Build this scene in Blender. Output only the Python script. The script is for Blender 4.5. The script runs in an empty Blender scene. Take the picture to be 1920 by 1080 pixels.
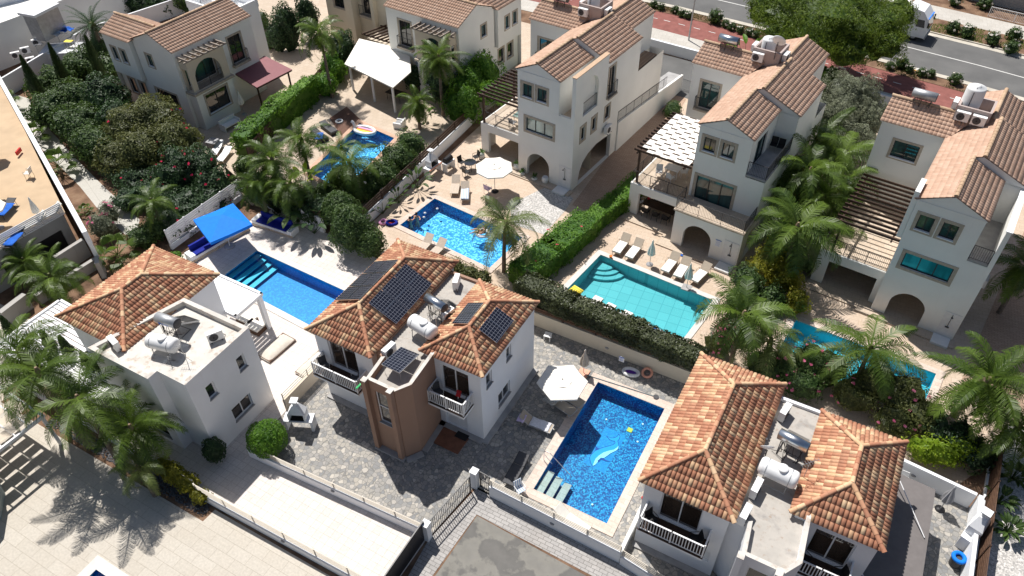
import bpy, bmesh, math, random
from mathutils import Vector, Matrix, noise
from mathutils.geometry import tessellate_polygon
R = math.radians
sc = bpy.context.scene
col = sc.collection
# ---------------------------------------------------------------- camera
FPX, PITCH, ROLL, YAW, CAMZ = 1414.34, R(43.04), R(-0.8855), R(29.5), 35.0
def _cammat():
    cz, sz = math.cos(YAW), math.sin(YAW)
    fw = Vector((0, math.cos(PITCH), -math.sin(PITCH))); rt = Vector((1, 0, 0)); up = rt.cross(fw)
    r2 = rt*math.cos(ROLL) + up*math.sin(ROLL); u2 = -rt*math.sin(ROLL) + up*math.cos(ROLL)
    M = Matrix((r2, u2, -fw)).transposed()
    return Matrix(((cz, -sz, 0), (sz, cz, 0), (0, 0, 1))) @ M
CM = _cammat(); CP = Vector((0, 0, CAMZ))
cd = bpy.data.cameras.new('camera'); cam = bpy.data.objects.new('camera', cd); col.objects.link(cam)
cd.sensor_width = 36; cd.lens = FPX/1920*36; cd.clip_end = 1500; cd.clip_start = 0.5
cam.matrix_world = Matrix.Translation(CP) @ CM.to_4x4(); sc.camera = cam
# ---------------------------------------------------------------- sky, sun, exposure
w = bpy.data.worlds.new('World'); sc.world = w; w.use_nodes = True
nt = w.node_tree; sk = nt.nodes.new('ShaderNodeTexSky'); sk.sky_type = 'NISHITA'; sk.sun_disc = False
sk.sun_elevation = R(60.4); sk.sun_rotation = R(302); sk.altitude = 10; sk.dust_density = 1.5
nt.links.new(sk.outputs[0], nt.nodes['Background'].inputs[0]); nt.nodes['Background'].inputs[1].default_value = 0.060
sl = bpy.data.lights.new('sun', 'SUN'); sl.energy = 4.9; sl.angle = R(0.53); sl.color = (1, 0.965, 0.92)
so = bpy.data.objects.new('sun', sl); col.objects.link(so)
SD = Vector((math.cos(R(-32))*math.cos(R(60.4)), math.sin(R(-32))*math.cos(R(60.4)), -math.sin(R(60.4))))
so.rotation_euler = SD.to_track_quat('-Z', 'Y').to_euler(); so.location = (0, 0, 60)
sc.view_settings.view_transform = 'Standard'; sc.view_settings.look = 'None'
sc.view_settings.exposure = 0.28; sc.view_settings.gamma = 1
sc.render.resolution_x = 1024; sc.render.resolution_y = 576
sc.cycles.max_bounces = 6; sc.cycles.transparent_max_bounces = 12
def G(px, py, z=0.0):
    """point of height z seen at photo pixel (px,py): places things on the ground where they stand"""
    d = CM @ Vector((px-960, -(py-540), -FPX)); t = (z-CAMZ)/d.z
    return CP + d*t
# ---------------------------------------------------------------- node materials
class NM:
    def __init__(s, name, rough=0.8, spec=0.3, metal=0.0):
        s.m = bpy.data.materials.new(name); s.m.use_nodes = True; s.t = s.m.node_tree
        s.b = s.t.nodes['Principled BSDF']; s.b.inputs['Roughness'].default_value = rough
        s.b.inputs['Specular IOR Level'].default_value = spec; s.b.inputs['Metallic'].default_value = metal
        s._tc = None
    def n(s, ty, **k):
        x = s.t.nodes.new(ty)
        for a, v in k.items(): setattr(x, a, v)
        return x
    def l(s, a, b): s.t.links.new(a, b)
    def tc(s):
        if not s._tc: s._tc = s.n('ShaderNodeTexCoord')
        return s._tc.outputs['Object']
    def map(s, rot=0, scale=(1, 1, 1)):
        m = s.n('ShaderNodeMapping'); m.inputs['Rotation'].default_value = (0, 0, R(rot)); m.inputs['Scale'].default_value = scale
        s.l(s.tc(), m.inputs[0]); return m.outputs[0]
    def noise(s, scale, detail=3, vec=None, rough=0.5):
        x = s.n('ShaderNodeTexNoise'); x.inputs['Scale'].default_value = scale; x.inputs['Detail'].default_value = detail
        x.inputs['Roughness'].default_value = rough
        s.l(vec or s.tc(), x.inputs['Vector']); return x.outputs['Fac']
    def ramp(s, fac, stops, interp='LINEAR'):
        r = s.n('ShaderNodeValToRGB'); r.color_ramp.interpolation = interp; e = r.color_ramp.elements
        while len(e) < len(stops): e.new(0.5)
        for i, (p, c) in enumerate(stops): e[i].position = p; e[i].color = (*c, 1) if len(c) == 3 else c
        s.l(fac, r.inputs[0]); return r.outputs[0]
    def mix(s, fac, a, b, mode='MIX'):
        x = s.n('ShaderNodeMix'); x.data_type = 'RGBA'; x.blend_type = mode
        for v, i in ((fac, 0), (a, 6), (b, 7)):
            if isinstance(v, (int, float)): x.inputs[i].default_value = v
            elif isinstance(v, tuple): x.inputs[i].default_value = (*v, 1) if len(v) == 3 else v
            else: s.l(v, x.inputs[i])
        return x.outputs[2]
    def col(s, c):
        if isinstance(c, tuple): s.b.inputs['Base Color'].default_value = (*c, 1)
        else: s.l(c, s.b.inputs['Base Color'])
        return s
    def bump(s, h, strength=0.3, dist=0.02):
        x = s.n('ShaderNodeBump'); x.inputs['Strength'].default_value = strength; x.inputs['Distance'].default_value = dist
        s.l(h, x.inputs['Height']); s.l(x.outputs[0], s.b.inputs['Normal']); return s
def cm(name, c, rough=0.7, spec=0.3, metal=0.0, var=0.12, scale=3.0, bump=0.0):
    """plain coloured material with a little uneven colour"""
    m = NM(name, rough, spec, metal); f = m.noise(scale, 5)
    a = tuple(x*(1-var) for x in c); b = tuple(min(1, x*(1+var)) for x in c)
    m.col(m.ramp(f, [(0.3, a), (0.7, b)]))
    if bump: m.bump(m.noise(scale*12, 3), bump, 0.01)
    return m.m
def plaster(name, c, dirt=(0.42, 0.38, 0.32), amt=0.25, rough=0.85):
    m = NM(name, rough, 0.2); f = m.noise(0.6, 6); g = m.noise(5, 5, m.map(0, (1, 1, 0.15)))
    base = m.ramp(f, [(0.3, tuple(x*0.93 for x in c)), (0.7, c)])
    d = m.ramp(g, [(0.58, (0, 0, 0)), (0.85, (amt, amt, amt))])
    m.col(m.mix(d, base, dirt)); m.bump(m.noise(60, 2), 0.15, 0.004); return m.m
def brick(m, vec, c1, c2, mortar, w, h, ms=0.01, off=0.5, bias=0):
    b = m.n('ShaderNodeTexBrick'); b.offset = off; m.l(vec, b.inputs['Vector'])
    b.inputs['Color1'].default_value = (*c1, 1); b.inputs['Color2'].default_value = (*c2, 1); b.inputs['Mortar'].default_value = (*mortar, 1)
    b.inputs['Scale'].default_value = 1; b.inputs['Brick Width'].default_value = w; b.inputs['Row Height'].default_value = h
    b.inputs['Mortar Size'].default_value = ms; b.inputs['Bias'].default_value = bias; b.inputs['Mortar Smooth'].default_value = 0.1
    return b
def paving(name, c1, c2, mortar, w, h, rot=0, ms=0.008, off=0.5, stain=0.2, stainc=(0.25, 0.2, 0.16), rough=0.75):
    m = NM(name, rough, 0.25); b = brick(m, m.map(rot), c1, c2, mortar, w, h, ms, off)
    f = m.noise(0.5, 6); d = m.ramp(f, [(0.45, (0, 0, 0)), (0.8, (stain,)*3)]); g = m.noise(9, 4)
    c = m.mix(d, b.outputs['Color'], stainc)
    c = m.mix(0.35, c, m.ramp(g, [(0.3, (0.55,)*3), (0.7, (1,)*3)]), 'MULTIPLY')
    m.col(c); m.bump(b.outputs['Fac'], 0.25, -0.004); return m.m
def roofmat(name, stops, var=.5):
    m = NM(name, 0.85, 0.15); a = m.n('ShaderNodeAttribute', attribute_name='rnd')
    c = m.ramp(a.outputs['Fac'], stops); f = m.noise(9, 5); g = m.noise(1.3, 4)
    c = m.mix(var, c, m.ramp(f, [(0.3, (0.72, 0.68, 0.66)), (0.65, (1, 1, 1))]), 'MULTIPLY')
    c = m.mix(m.ramp(g, [(0.5, (0, 0, 0)), (0.8, (var*.4,)*3)]), c, (0.36, 0.29, 0.22))
    m.col(c); m.bump(m.noise(40, 3), 0.25, 0.01); return m.m
def leafmat(name, a, b, tr=0.35, rough=0.5, spec=0.35):
    m = NM(name, rough, spec); at = m.n('ShaderNodeAttribute', attribute_name='rnd')
    c = m.ramp(at.outputs['Fac'], [(0.0, a), (1.0, b)]); m.col(c)
    t = m.n('ShaderNodeBsdfTranslucent'); c2 = m.mix(0.5, c, tuple(min(1, x*1.7) for x in b)); m.l(c2, t.inputs['Color'])
    mx = m.n('ShaderNodeMixShader'); mx.inputs[0].default_value = tr; m.l(m.b.outputs[0], mx.inputs[1]); m.l(t.outputs[0], mx.inputs[2])
    m.l(mx.outputs[0], m.t.nodes['Material Output'].inputs['Surface']); return m.m
def watermat(name, tint, scale=1.2, strength=0.25):
    m = NM(name); t = m.n('ShaderNodeBsdfTransparent'); t.inputs[0].default_value = (*tint, 1)
    g = m.n('ShaderNodeBsdfGlossy'); g.inputs['Roughness'].default_value = 0.03
    bp = m.n('ShaderNodeBump'); bp.inputs['Strength'].default_value = strength; bp.inputs['Distance'].default_value = 0.05
    m.l(m.noise(scale*2.2, 3), bp.inputs['Height']); m.l(bp.outputs[0], g.inputs['Normal'])
    fr = m.n('ShaderNodeFresnel'); fr.inputs[0].default_value = 1.33; m.l(bp.outputs[0], fr.inputs['Normal'])
    mx = m.n('ShaderNodeMixShader'); m.l(fr.outputs[0], mx.inputs[0]); m.l(t.outputs[0], mx.inputs[1]); m.l(g.outputs[0], mx.inputs[2])
    m.l(mx.outputs[0], m.t.nodes['Material Output'].inputs['Surface']); return m.m
M_ = {}
M_['white'] = plaster('white_render', (0.82, 0.83, 0.845), amt=0.10)
M_['white2'] = plaster('villa_render', (0.85, 0.84, 0.80), amt=0.10)
M_['cream'] = plaster('cream_render', (0.72, 0.64, 0.50), amt=0.2)
M_['beige'] = plaster('beige_render', (0.62, 0.53, 0.42), amt=0.2)
M_['brown'] = plaster('brown_render', (0.34, 0.215, 0.155), amt=0.12)
M_['plinth'] = cm('plinth', (0.36, 0.35, 0.34), var=0.15, scale=2)
M_['trim'] = cm('stone_trim', (0.42, 0.36, 0.29), var=0.15, scale=4, bump=0.2)
M_['dark'] = cm('dark_metal', (0.018, 0.018, 0.022), 0.45, 0.5)
M_['darkwood'] = cm('dark_wood', (0.055, 0.03, 0.02), 0.6, var=0.3, scale=6)
M_['wood'] = cm('brown_wood', (0.12, 0.065, 0.04), 0.7, var=0.3, scale=5)
M_['wmetal'] = cm('white_metal', (0.78, 0.78, 0.78), 0.45, var=0.04)
M_['wplastic'] = cm('white_plastic', (0.80, 0.80, 0.79), 0.4, 0.5, var=0.04)
M_['cmetal'] = cm('cream_metal', (0.60, 0.54, 0.45), 0.5, var=0.05)
M_['steel'] = cm('steel', (0.6, 0.62, 0.64), 0.28, 0.5, 1.0, 0.08)
M_['galv'] = cm('galvanised', (0.42, 0.43, 0.44), 0.5, 0.5, 0.6, 0.15)
M_['black'] = cm('black_plastic', (0.012, 0.012, 0.014), 0.5, var=0.1)
M_['grey'] = cm('grey_plastic', (0.3, 0.3, 0.31), 0.6)
M_['dgrey'] = cm('dark_grey', (0.07, 0.07, 0.075), 0.7)
M_['fabric_w'] = cm('white_canvas', (0.80, 0.77, 0.70), 0.9, 0.1, var=0.04, scale=6)
M_['fabric_b'] = cm('beige_canvas', (0.52, 0.44, 0.36), 0.9, 0.1, var=0.1, scale=8)
M_['fabric_t'] = cm('taupe_mesh', (0.40, 0.34, 0.27), 0.8, 0.1, var=0.06, scale=8)
M_['cushion'] = cm('white_cushion', (0.82, 0.79, 0.74), 0.9, 0.1, var=0.04, scale=6)
M_['stonecush'] = cm('stone_cushion', (0.58, 0.53, 0.46), 0.9, 0.1, var=0.08, scale=4)
M_['blue'] = cm('blue_canvas', (0.008, 0.19, 0.72), 0.7, 0.2, var=0.06, scale=4)
M_['navy'] = cm('navy_cushion', (0.01, 0.02, 0.24), 0.8, 0.2, var=0.15, scale=4)
M_['bluetowel'] = cm('blue_towel', (0.02, 0.12, 0.5), 0.9, var=0.2)
M_['maroon'] = cm('maroon_roof', (0.24, 0.09, 0.10), 0.6, var=0.05)
M_['red'] = cm('red_paint', (0.55, 0.02, 0.02), 0.4)
M_['pink'] = cm('pink_cloth', (0.75, 0.35, 0.55), 0.8)
M_['lilac'] = cm('lilac_towel', (0.62, 0.50, 0.70), 0.9, var=0.1)
M_['towel'] = cm('white_towel', (0.72, 0.72, 0.76), 0.95, var=0.1, scale=10)
M_['purple'] = cm('purple', (0.12, 0.03, 0.32), 0.5)
M_['peach'] = cm('peach_vinyl', (0.75, 0.36, 0.25), 0.5)
M_['yellow'] = cm('yellow_vinyl', (0.8, 0.66, 0.08), 0.5)
M_['orange'] = cm('orange', (0.8, 0.18, 0.03), 0.5)
M_['green'] = cm('green_vinyl', (0.03, 0.4, 0.12), 0.5)
M_['concrete'] = plaster('concrete', (0.40, 0.385, 0.36), (0.2, 0.18, 0.15), 0.5)
M_['rustc'] = plaster('stained_concrete', (0.46, 0.38, 0.35), (0.28, 0.15, 0.10), 0.6)
M_['skin'] = cm('skin', (0.55, 0.30, 0.20), 0.5, var=0.05)
M_['hair'] = cm('hair', (0.03, 0.015, 0.01), 0.6)
M_['bark'] = cm('bark', (0.19, 0.15, 0.12), 0.9, 0.1, var=0.35, scale=6, bump=0.5)
M_['barkdry'] = cm('dry_bark', (0.26, 0.19, 0.13), 0.95, 0.1, var=0.35, scale=8, bump=0.5)
M_['stoneclad'] = None
m = NM('stone_cladding', 0.85); b = brick(m, m.map(0, (1, 1, 1)), (0.42, 0.28, 0.18), (0.30, 0.19, 0.12), (0.22, 0.17, 0.13), 0.35, 0.14, 0.012)
mp = m.n('ShaderNodeMapping'); mp.inputs['Rotation'].default_value = (R(90), 0, R(90)); m.l(m.tc(), mp.inputs[0]); m.l(mp.outputs[0], b.inputs['Vector'])
m.col(b.outputs['Color']); M_['stoneclad'] = m.m
# flat roof screed: dirty, patched
m = NM('roof_screed', 0.9, 0.15); f = m.noise(0.7, 7, rough=0.62); g = m.noise(2.4, 6, rough=0.6)
c = m.ramp(f, [(0.32, (0.50, 0.47, 0.43)), (0.55, (0.62, 0.59, 0.54)), (0.72, (0.38, 0.34, 0.30))])
c = m.mix(m.ramp(g, [(0.56, (0, 0, 0)), (0.70, (0.8,)*3)]), c, (0.36, 0.27, 0.20)); m.col(c); m.bump(g, 0.2, 0.02); M_['screed'] = m.m
m = NM('grey_screed', 0.9, 0.15); f = m.noise(0.9, 7, rough=0.62); g = m.noise(3.4, 6, rough=0.65)
c = m.ramp(f, [(0.32, (0.36, 0.34, 0.31)), (0.55, (0.44, 0.41, 0.37)), (0.72, (0.27, 0.255, 0.24))])
c = m.mix(m.ramp(g, [(0.55, (0, 0, 0)), (0.72, (0.7,)*3)]), c, (0.30, 0.22, 0.16)); m.col(c); M_['gscreed'] = m.m
# glass: dark reflective panes; tinted versions show curtains
def glass(name, c, rough=0.03):
    m = NM(name, rough, 0.8); f = m.noise(1.6, 2, m.map(0, (1, 1, 0.2)))
    m.col(m.ramp(f, [(0.4, tuple(x*0.5 for x in c)), (0.6, c)])); m.b.inputs['Coat Weight'].default_value = 0.5
    m.b.inputs['Coat Roughness'].default_value = 0.02; return m.m
M_['glass'] = glass('dark_glass', (0.025, 0.028, 0.032)); M_['glassb'] = glass('brown_glass', (0.055, 0.04, 0.03))
M_['glassg'] = glass('green_glass', (0.03, 0.085, 0.085)); M_['glasst'] = glass('teal_glass', (0.03, 0.32, 0.34))
M_['glassc'] = glass('curtain_glass', (0.30, 0.42, 0.38))
# solar cells
m = NM('solar_cells', 0.18, 0.6); at = m.n('ShaderNodeUVMap'); b = m.n('ShaderNodeTexBrick'); m.l(at.outputs[0], b.inputs['Vector']); b.offset = 0
for k, v in (('Color1', (0.006, 0.007, 0.014, 1)), ('Color2', (0.009, 0.010, 0.020, 1)), ('Mortar', (0.22, 0.23, 0.27, 1))): b.inputs[k].default_value = v
b.inputs['Scale'].default_value = 1; b.inputs['Brick Width'].default_value = 0.18; b.inputs['Row Height'].default_value = 0.18; b.inputs['Mortar Size'].default_value = 0.007
m.col(b.outputs['Color']); M_['solar'] = m.m
M_['tileS'] = roofmat('pantiles', [(0, (0.42, 0.19, 0.115)), (0.35, (0.50, 0.245, 0.15)), (0.6, (0.56, 0.31, 0.19)), (0.78, (0.68, 0.45, 0.265)), (1, (0.72, 0.52, 0.33))])
M_['tileN'] = roofmat('villa_tiles', [(0, (0.50, 0.325, 0.235)), (0.5, (0.55, 0.37, 0.27)), (1, (0.60, 0.415, 0.31))], .3)
M_['ridgeN'] = roofmat('villa_ridge', [(0, (0.46, 0.32, 0.21)), (0.5, (0.52, 0.37, 0.25)), (1, (0.58, 0.42, 0.29))])
# ---------------------------------------------------------------- mesh builder
class MB:
    def __init__(s, T=None): s.v = []; s.f = []; s.mi = []; s.r = []; s.T = T or Matrix(); s.sm = []; s.uv = None
    def add(s, vs, fs, mi=0, r=None, smooth=False):
        o = len(s.v); s.v += [s.T @ Vector(p) for p in vs]
        for f in fs: s.f.append([o+i for i in f]); s.mi.append(mi); s.r.append(random.random() if r is None else r); s.sm.append(smooth)
        return s
    def box(s, c, d, rz=0, mi=0, tilt=None):
        x, y, z = d[0]/2, d[1]/2, d[2]/2
        vs = [Vector((sx*x, sy*y, sz*z)) for sz in (-1, 1) for sy in (-1, 1) for sx in (-1, 1)]
        m = Matrix.Rotation(rz, 3, 'Z')
        if tilt: m = m @ Matrix.Rotation(tilt[1], 3, tilt[0])
        c = Vector(c); vs = [m @ v + c for v in vs]
        return s.add(vs, [(0, 2, 3, 1), (4, 5, 7, 6), (0, 1, 5, 4), (2, 6, 7, 3), (0, 4, 6, 2), (1, 3, 7, 5)], mi)
    def b2(s, lo, hi, mi=0):
        return s.box([(a+b)/2 for a, b in zip(lo, hi)], [abs(b-a) for a, b in zip(lo, hi)], 0, mi)
    def prism(s, poly, z0, z1, mi=0, bottom=True, top=True, mitop=None):
        n = len(poly); vs = [(p[0], p[1], z0) for p in poly]+[(p[0], p[1], z1) for p in poly]
        s.add(vs, [(i, (i+1) % n, n+(i+1) % n, n+i) for i in range(n)], mi)
        if top: s.add(vs[n:], [tuple(range(n))], mi if mitop is None else mitop)
        if bottom: s.add(vs[:n], [tuple(range(n))[::-1]], mi)
        return s
    def tube(s, p0, p1, r, n=6, r2=None, mi=0, smooth=True, cap=True):
        p0, p1 = Vector(p0), Vector(p1); d = (p1-p0)
        if d.length < 1e-6: return s
        q = d.to_track_quat('Z', 'Y'); r2 = r if r2 is None else r2
        a = [p0 + q @ Vector((math.cos(2*math.pi*i/n)*r, math.sin(2*math.pi*i/n)*r, 0)) for i in range(n)]
        b = [p1 + q @ Vector((math.cos(2*math.pi*i/n)*r2, math.sin(2*math.pi*i/n)*r2, 0)) for i in range(n)]
        s.add(a+b, [(i, (i+1) % n, n+(i+1) % n, n+i) for i in range(n)], mi, None, smooth and n > 4)
        if cap: s.add(a, [tuple(range(n))[::-1]], mi); s.add(b, [tuple(range(n))], mi)
        return s
    def path(s, pts, r, n=6, mi=0):
        for a, b in zip(pts, pts[1:]): s.tube(a, b, r, n, mi=mi)
        return s
    def lathe(s, prof, c=(0, 0, 0), n=16, ax='Z', rot=None, mi=0, smooth=True, sc_=(1, 1)):
        vs = []; fs = []; c = Vector(c); m = rot.to_3x3() if rot else Matrix.Identity(3)
        for r, z in prof:
            for i in range(n):
                a = 2*math.pi*i/n; vs.append(m @ Vector((r*math.cos(a)*sc_[0], r*math.sin(a)*sc_[1], z)) + c)
        for j in range(len(prof)-1):
            for i in range(n): fs.append((j*n+i, j*n+(i+1) % n, (j+1)*n+(i+1) % n, (j+1)*n+i))
        s.add(vs, fs, mi, None, smooth); s.add(vs[:n], [tuple(range(n))[::-1]], mi); s.add(vs[-n:], [tuple(range(n))], mi)
        return s
    def tess(s, loops, z=None, f3=None, mi=0):
        """planar polygon with holes; loops of (x,y), f3 maps to 3d"""
        f3 = f3 or (lambda a, b: (a, b, z))
        flat = [p for lp in loops for p in lp]
        tr = tessellate_polygon([[Vector((p[0], p[1], 0)) for p in lp] for lp in loops])
        return s.add([f3(*p) for p in flat], [tuple(t) for t in tr], mi)
    def build(s, name, mats, parent=None, loc=None):
        me = bpy.data.meshes.new(name); me.from_pydata([tuple(v) for v in s.v], [], s.f)
        if not isinstance(mats, (list, tuple)): mats = [mats]
        for m in mats: me.materials.append(M_[m] if isinstance(m, str) else m)
        me.polygons.foreach_set('material_index', s.mi); me.polygons.foreach_set('use_smooth', s.sm)
        a = me.attributes.new('rnd', 'FLOAT', 'FACE'); a.data.foreach_set('value', s.r)
        if s.uv:
            u = me.uv_layers.new(name='UVMap'); u.data.foreach_set('uv', [c for p in s.uv for c in p])
        me.update()
        o = bpy.data.objects.new(name, me); col.objects.link(o)
        if parent: o.parent = parent
        if loc: o.location = loc
        return o
def norm2(p0, p1):
    d = Vector((p1[0]-p0[0], p1[1]-p0[1])); L = d.length; d /= L; return d, Vector((d.y, -d.x)), L
def panel(mb, p0, p1, z0, z1, holes=(), top=None, th=0.22, inner=False, mi=0, cap=False):
    """wall with outward side to the right of p0->p1; openings get reveals"""
    d, n, L = norm2(p0, p1)
    out = [(0, z0), (L, z0)] + (top if top else [(L, z1), (0, z1)])
    f = lambda dep: (lambda a, z: (p0[0]+d.x*a-n.x*dep, p0[1]+d.y*a-n.y*dep, z))
    mb.tess([out]+[list(h) for h in holes], f3=f(0), mi=mi)
    if inner: mb.tess([out]+[list(h) for h in holes], f3=f(th), mi=mi)
    for h in holes:
        k = len(h)
        for i in range(k):
            a, b = h[i], h[(i+1) % k]; mb.add([f(0)(*a), f(0)(*b), f(th)(*b), f(th)(*a)], [(0, 1, 2, 3)], mi)
    if cap:
        tp = out[2:] if top else [(L, z1), (0, z1)]
        for a, b in zip(tp, tp[1:]): mb.add([f(0)(*a), f(0)(*b), f(th)(*b), f(th)(*a)], [(0, 1, 2, 3)], mi)
    return mb
def rect(a, b, z0, z1): return [(a, z0), (b, z0), (b, z1), (a, z1)]
def arch(a, b, z0, zs, zt=None, n=12):
    """opening with a round head; zs = springing"""
    r = (b-a)/2; h = (zt-zs) if zt else r
    return [(a, z0), (b, z0)] + [((a+b)/2+r*math.cos(math.pi*i/n), zs+h*math.sin(math.pi*i/n)) for i in range(n+1)]
# ---------------------------------------------------------------- scene tree helpers
def empty(name, loc=(0, 0, 0), rz=0, label=None, cat=None, group=None):
    o = bpy.data.objects.new(name, None); col.objects.link(o); o.location = loc; o.rotation_euler = (0, 0, rz); o.empty_display_size = 0.2
    tag(o, label, cat, group); return o
def tag(o, label=None, cat=None, group=None, kind=None):
    if label and len(label.split()) > 16: print('LONG', label)
    if label: o['label'] = label
    if cat: o['category'] = cat
    if group: o['group'] = group
    if kind: o['kind'] = kind
    return o
KIDS = {}
def copy_tree(o, parent=None, loc=None, rz=None, label=None, s=None):
    c = o.copy(); col.objects.link(c)
    if parent: c.parent = parent
    if loc is not None: c.location = loc
    if rz is not None: c.rotation_euler = (0, 0, rz)
    if label: c['label'] = label
    if s is not None: c.scale = s if isinstance(s, (tuple, list)) else (s, s, s)
    for ch in [x for x in bpy.data.objects if x.parent is o]: copy_tree(ch, c)
    return c
def struct(o): o['kind'] = 'structure'; return o
def window(par, p0, p1, a, b, z0, z1, n=2, dep=0.1, gl='glass', frame='dark', trim=None, sill=None, tw=0.17, fw=0.06, mul_h=None, name='window', kill=False):
    """window in the wall p0->p1: frame mesh with pane (and stone surround) as its parts"""
    d, nn, L = norm2(p0, p1)
    T = Matrix(((d.x, nn.x, 0, p0[0]), (d.y, nn.y, 0, p0[1]), (0, 0, 1, 0), (0, 0, 0, 1)))
    m = MB(T)
    for x in (a+fw/2, b-fw/2): m.box((x, -dep, (z0+z1)/2), (fw, 0.06, z1-z0))
    for z in (z0+fw/2, z1-fw/2): m.box(((a+b)/2, -dep, z), (b-a-2*fw, 0.058, fw))
    for i in range(1, n): m.box((a+(b-a)*i/n, -dep, (z0+z1)/2), (fw, 0.058, z1-z0-2*fw))
    if mul_h: m.box(((a+b)/2, -dep, mul_h), (b-a-2*fw, 0.05, fw))
    o = m.build(name, frame, par)
    g = MB(T); g.b2((a+.01, -dep-.03, z0+.01), (b-.01, -dep-.012, z1-.01)); g.build('pane', gl, o)
    if trim:
        t = MB(T); e = 0.03
        t.b2((a-tw, -.05, z0-tw), (a-.002, e, z1+tw)); t.b2((b+.002, -.05, z0-tw), (b+tw, e, z1+tw))
        t.b2((a-.002, -.05, z1+.002), (b+.002, e-.002, z1+tw)); t.b2((a-.002, -.05, z0-tw), (b+.002, e-.002, z0-.002)); t.build('surround', trim, o)
    if sill:
        t = MB(T); t.b2((a-.04, -.09, z0-.05), (b+.04, .06, z0+.004)); t.build('sill', sill, o)
    return o
def railing(mb, p0, p1, z, h=1.0, sp=0.12, r=0.01, post=1.5, rr=0.022, low=True):
    p0, p1 = Vector((*p0, z)), Vector((*p1, z)); L = (p1-p0).length; up = Vector((0, 0, 1))
    mb.tube(p0+up*h, p1+up*h, rr, 5)
    if low: mb.tube(p0+up*.1, p1+up*.1, rr*.7, 4)
    n = max(1, round(L/post))
    for i in range(n+1): q = p0.lerp(p1, i/n); mb.tube(q, q+up*h, rr, 5)
    n = max(1, round(L/sp))
    for i in range(1, n): q = p0.lerp(p1, i/n); mb.tube(q+up*.1, q+up*(h-.01), r, 4, cap=False)
    return mb
# ---------------------------------------------------------------- tiled roofs
def tiles(bm_parts, poly, cw, rh, amp, bright=1.0, prof=(-1.2, .2, .85, 1, .85, .2, -1.2), xs=(0, .10, .30, .5, .70, .90, 1)):
    """rows of curved tiles over a planar polygon whose first edge is the eave"""
    P = [Vector(p) for p in poly]; e = (P[1]-P[0]).normalized()
    nrm = Vector((0, 0, 0))
    for i in range(len(P)): nrm += P[i].cross(P[(i+1) % len(P)])
    nrm.normalize()
    if nrm.z < 0: nrm = -nrm
    up = nrm.cross(e)
    if up.z < 0: up = -up
    ss = [(p-P[0]).dot(e) for p in P]; tt = [(p-P[0]).dot(up) for p in P]
    bm = bmesh.new(); rl = bm.faces.layers.float.new('rnd')
    nc = int((max(ss)-min(ss))/cw)+2; nr = int(max(tt)/rh)+2; s0 = min(ss)
    for j in range(nr):
        t0 = j*rh-.03; t1 = t0+rh+.03
        # skip tiles well outside the polygon's span in this row
        lo, hi = [], []
        for k in range(len(P)):
            a, b = (ss[k], tt[k]), (ss[(k+1) % len(P)], tt[(k+1) % len(P)])
            for t in (max(0, t0), t1):
                if (a[1]-t)*(b[1]-t) <= 0 and abs(a[1]-b[1]) > 1e-6: x = a[0]+(b[0]-a[0])*(t-a[1])/(b[1]-a[1]); lo.append(x)
        for a, b in zip(ss, tt):
            if t0 <= b <= t1: lo.append(a)
        if not lo: continue
        l_, h_ = min(lo), max(lo)
        for i in range(nc):
            x0 = s0+i*cw
            if x0+cw < l_ or x0 > h_: continue
            r = random.random(); up0 = .022+random.uniform(0, .006); v0 = []; v1 = []; vb = []
            for x, hgt in zip(xs, prof):
                b = P[0]+e*(x0+x*cw)
                v0.append(bm.verts.new(b+up*t0+nrm*(hgt*amp+up0))); v1.append(bm.verts.new(b+up*t1+nrm*(hgt*amp*.85+.004)))
                vb.append(bm.verts.new(b+up*t0+nrm*(hgt*amp*.9-.012)))
            for k in range(len(xs)-1):
                f = bm.faces.new((v0[k], v0[k+1], v1[k+1], v1[k])); f[rl] = r; f.smooth = True
                f = bm.faces.new((vb[k], vb[k+1], v0[k+1], v0[k])); f[rl] = r*.7
    cen = sum(P, Vector())/len(P)
    for k in range(len(P)):
        a, b = P[k], P[(k+1) % len(P)]; pn = (b-a).cross(nrm).normalized()
        if pn.dot(cen-a) > 0: pn = -pn
        off = .05 if k == 0 else (0.0)
        bmesh.ops.bisect_plane(bm, geom=bm.verts[:]+bm.edges[:]+bm.faces[:], plane_co=a+pn*off, plane_no=pn, clear_outer=True)
    # underside
    vs = [bm.verts.new(p-nrm*.03) for p in P]; f = bm.faces.new(vs); f[rl] = .3
    bm_parts.append(bm)
def roof_obj(name, bms, mat, parent):
    me = bpy.data.meshes.new(name); big = bmesh.new(); tmp = bpy.data.meshes.new('t')
    for b in bms: b.to_mesh(tmp); big.from_mesh(tmp); b.free()
    big.to_mesh(me); big.free(); me.materials.append(M_[mat]); bpy.data.meshes.remove(tmp)
    o = bpy.data.objects.new(name, me); col.objects.link(o); o.parent = parent; return o
def ridge(mb, a, b, r=0.1, step=0.36, n=6):
    """half-round capping tiles laid from a up/along to b"""
    a, b = Vector(a), Vector(b); L = (b-a).length; d = (b-a)/L; k = max(1, round(L/step)); st = L/k
    side = d.cross(Vector((0, 0, 1))).normalized(); up = side.cross(d).normalized()
    for i in range(k):
        rr = random.random(); p = a+d*(i*st-.03); q = a+d*((i+1)*st+.03); vs = []
        for c, ra in ((p, r*1.12), (q, r*.95)):
            for j in range(n+1):
                an = math.pi*j/n; vs.append(c+side*math.cos(an)*ra+up*(math.sin(an)*ra*.95-.01))
        m = n+1; mb.add(vs, [(j, j+1, m+j+1, m+j) for j in range(n)], 0, rr, True)
        mb.add(vs[:m], [tuple(range(m))], 0, rr*.4)
        if i == k-1: mb.add(vs[m:], [tuple(range(m))[::-1]], 0, rr*.4)
    return mb
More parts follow.
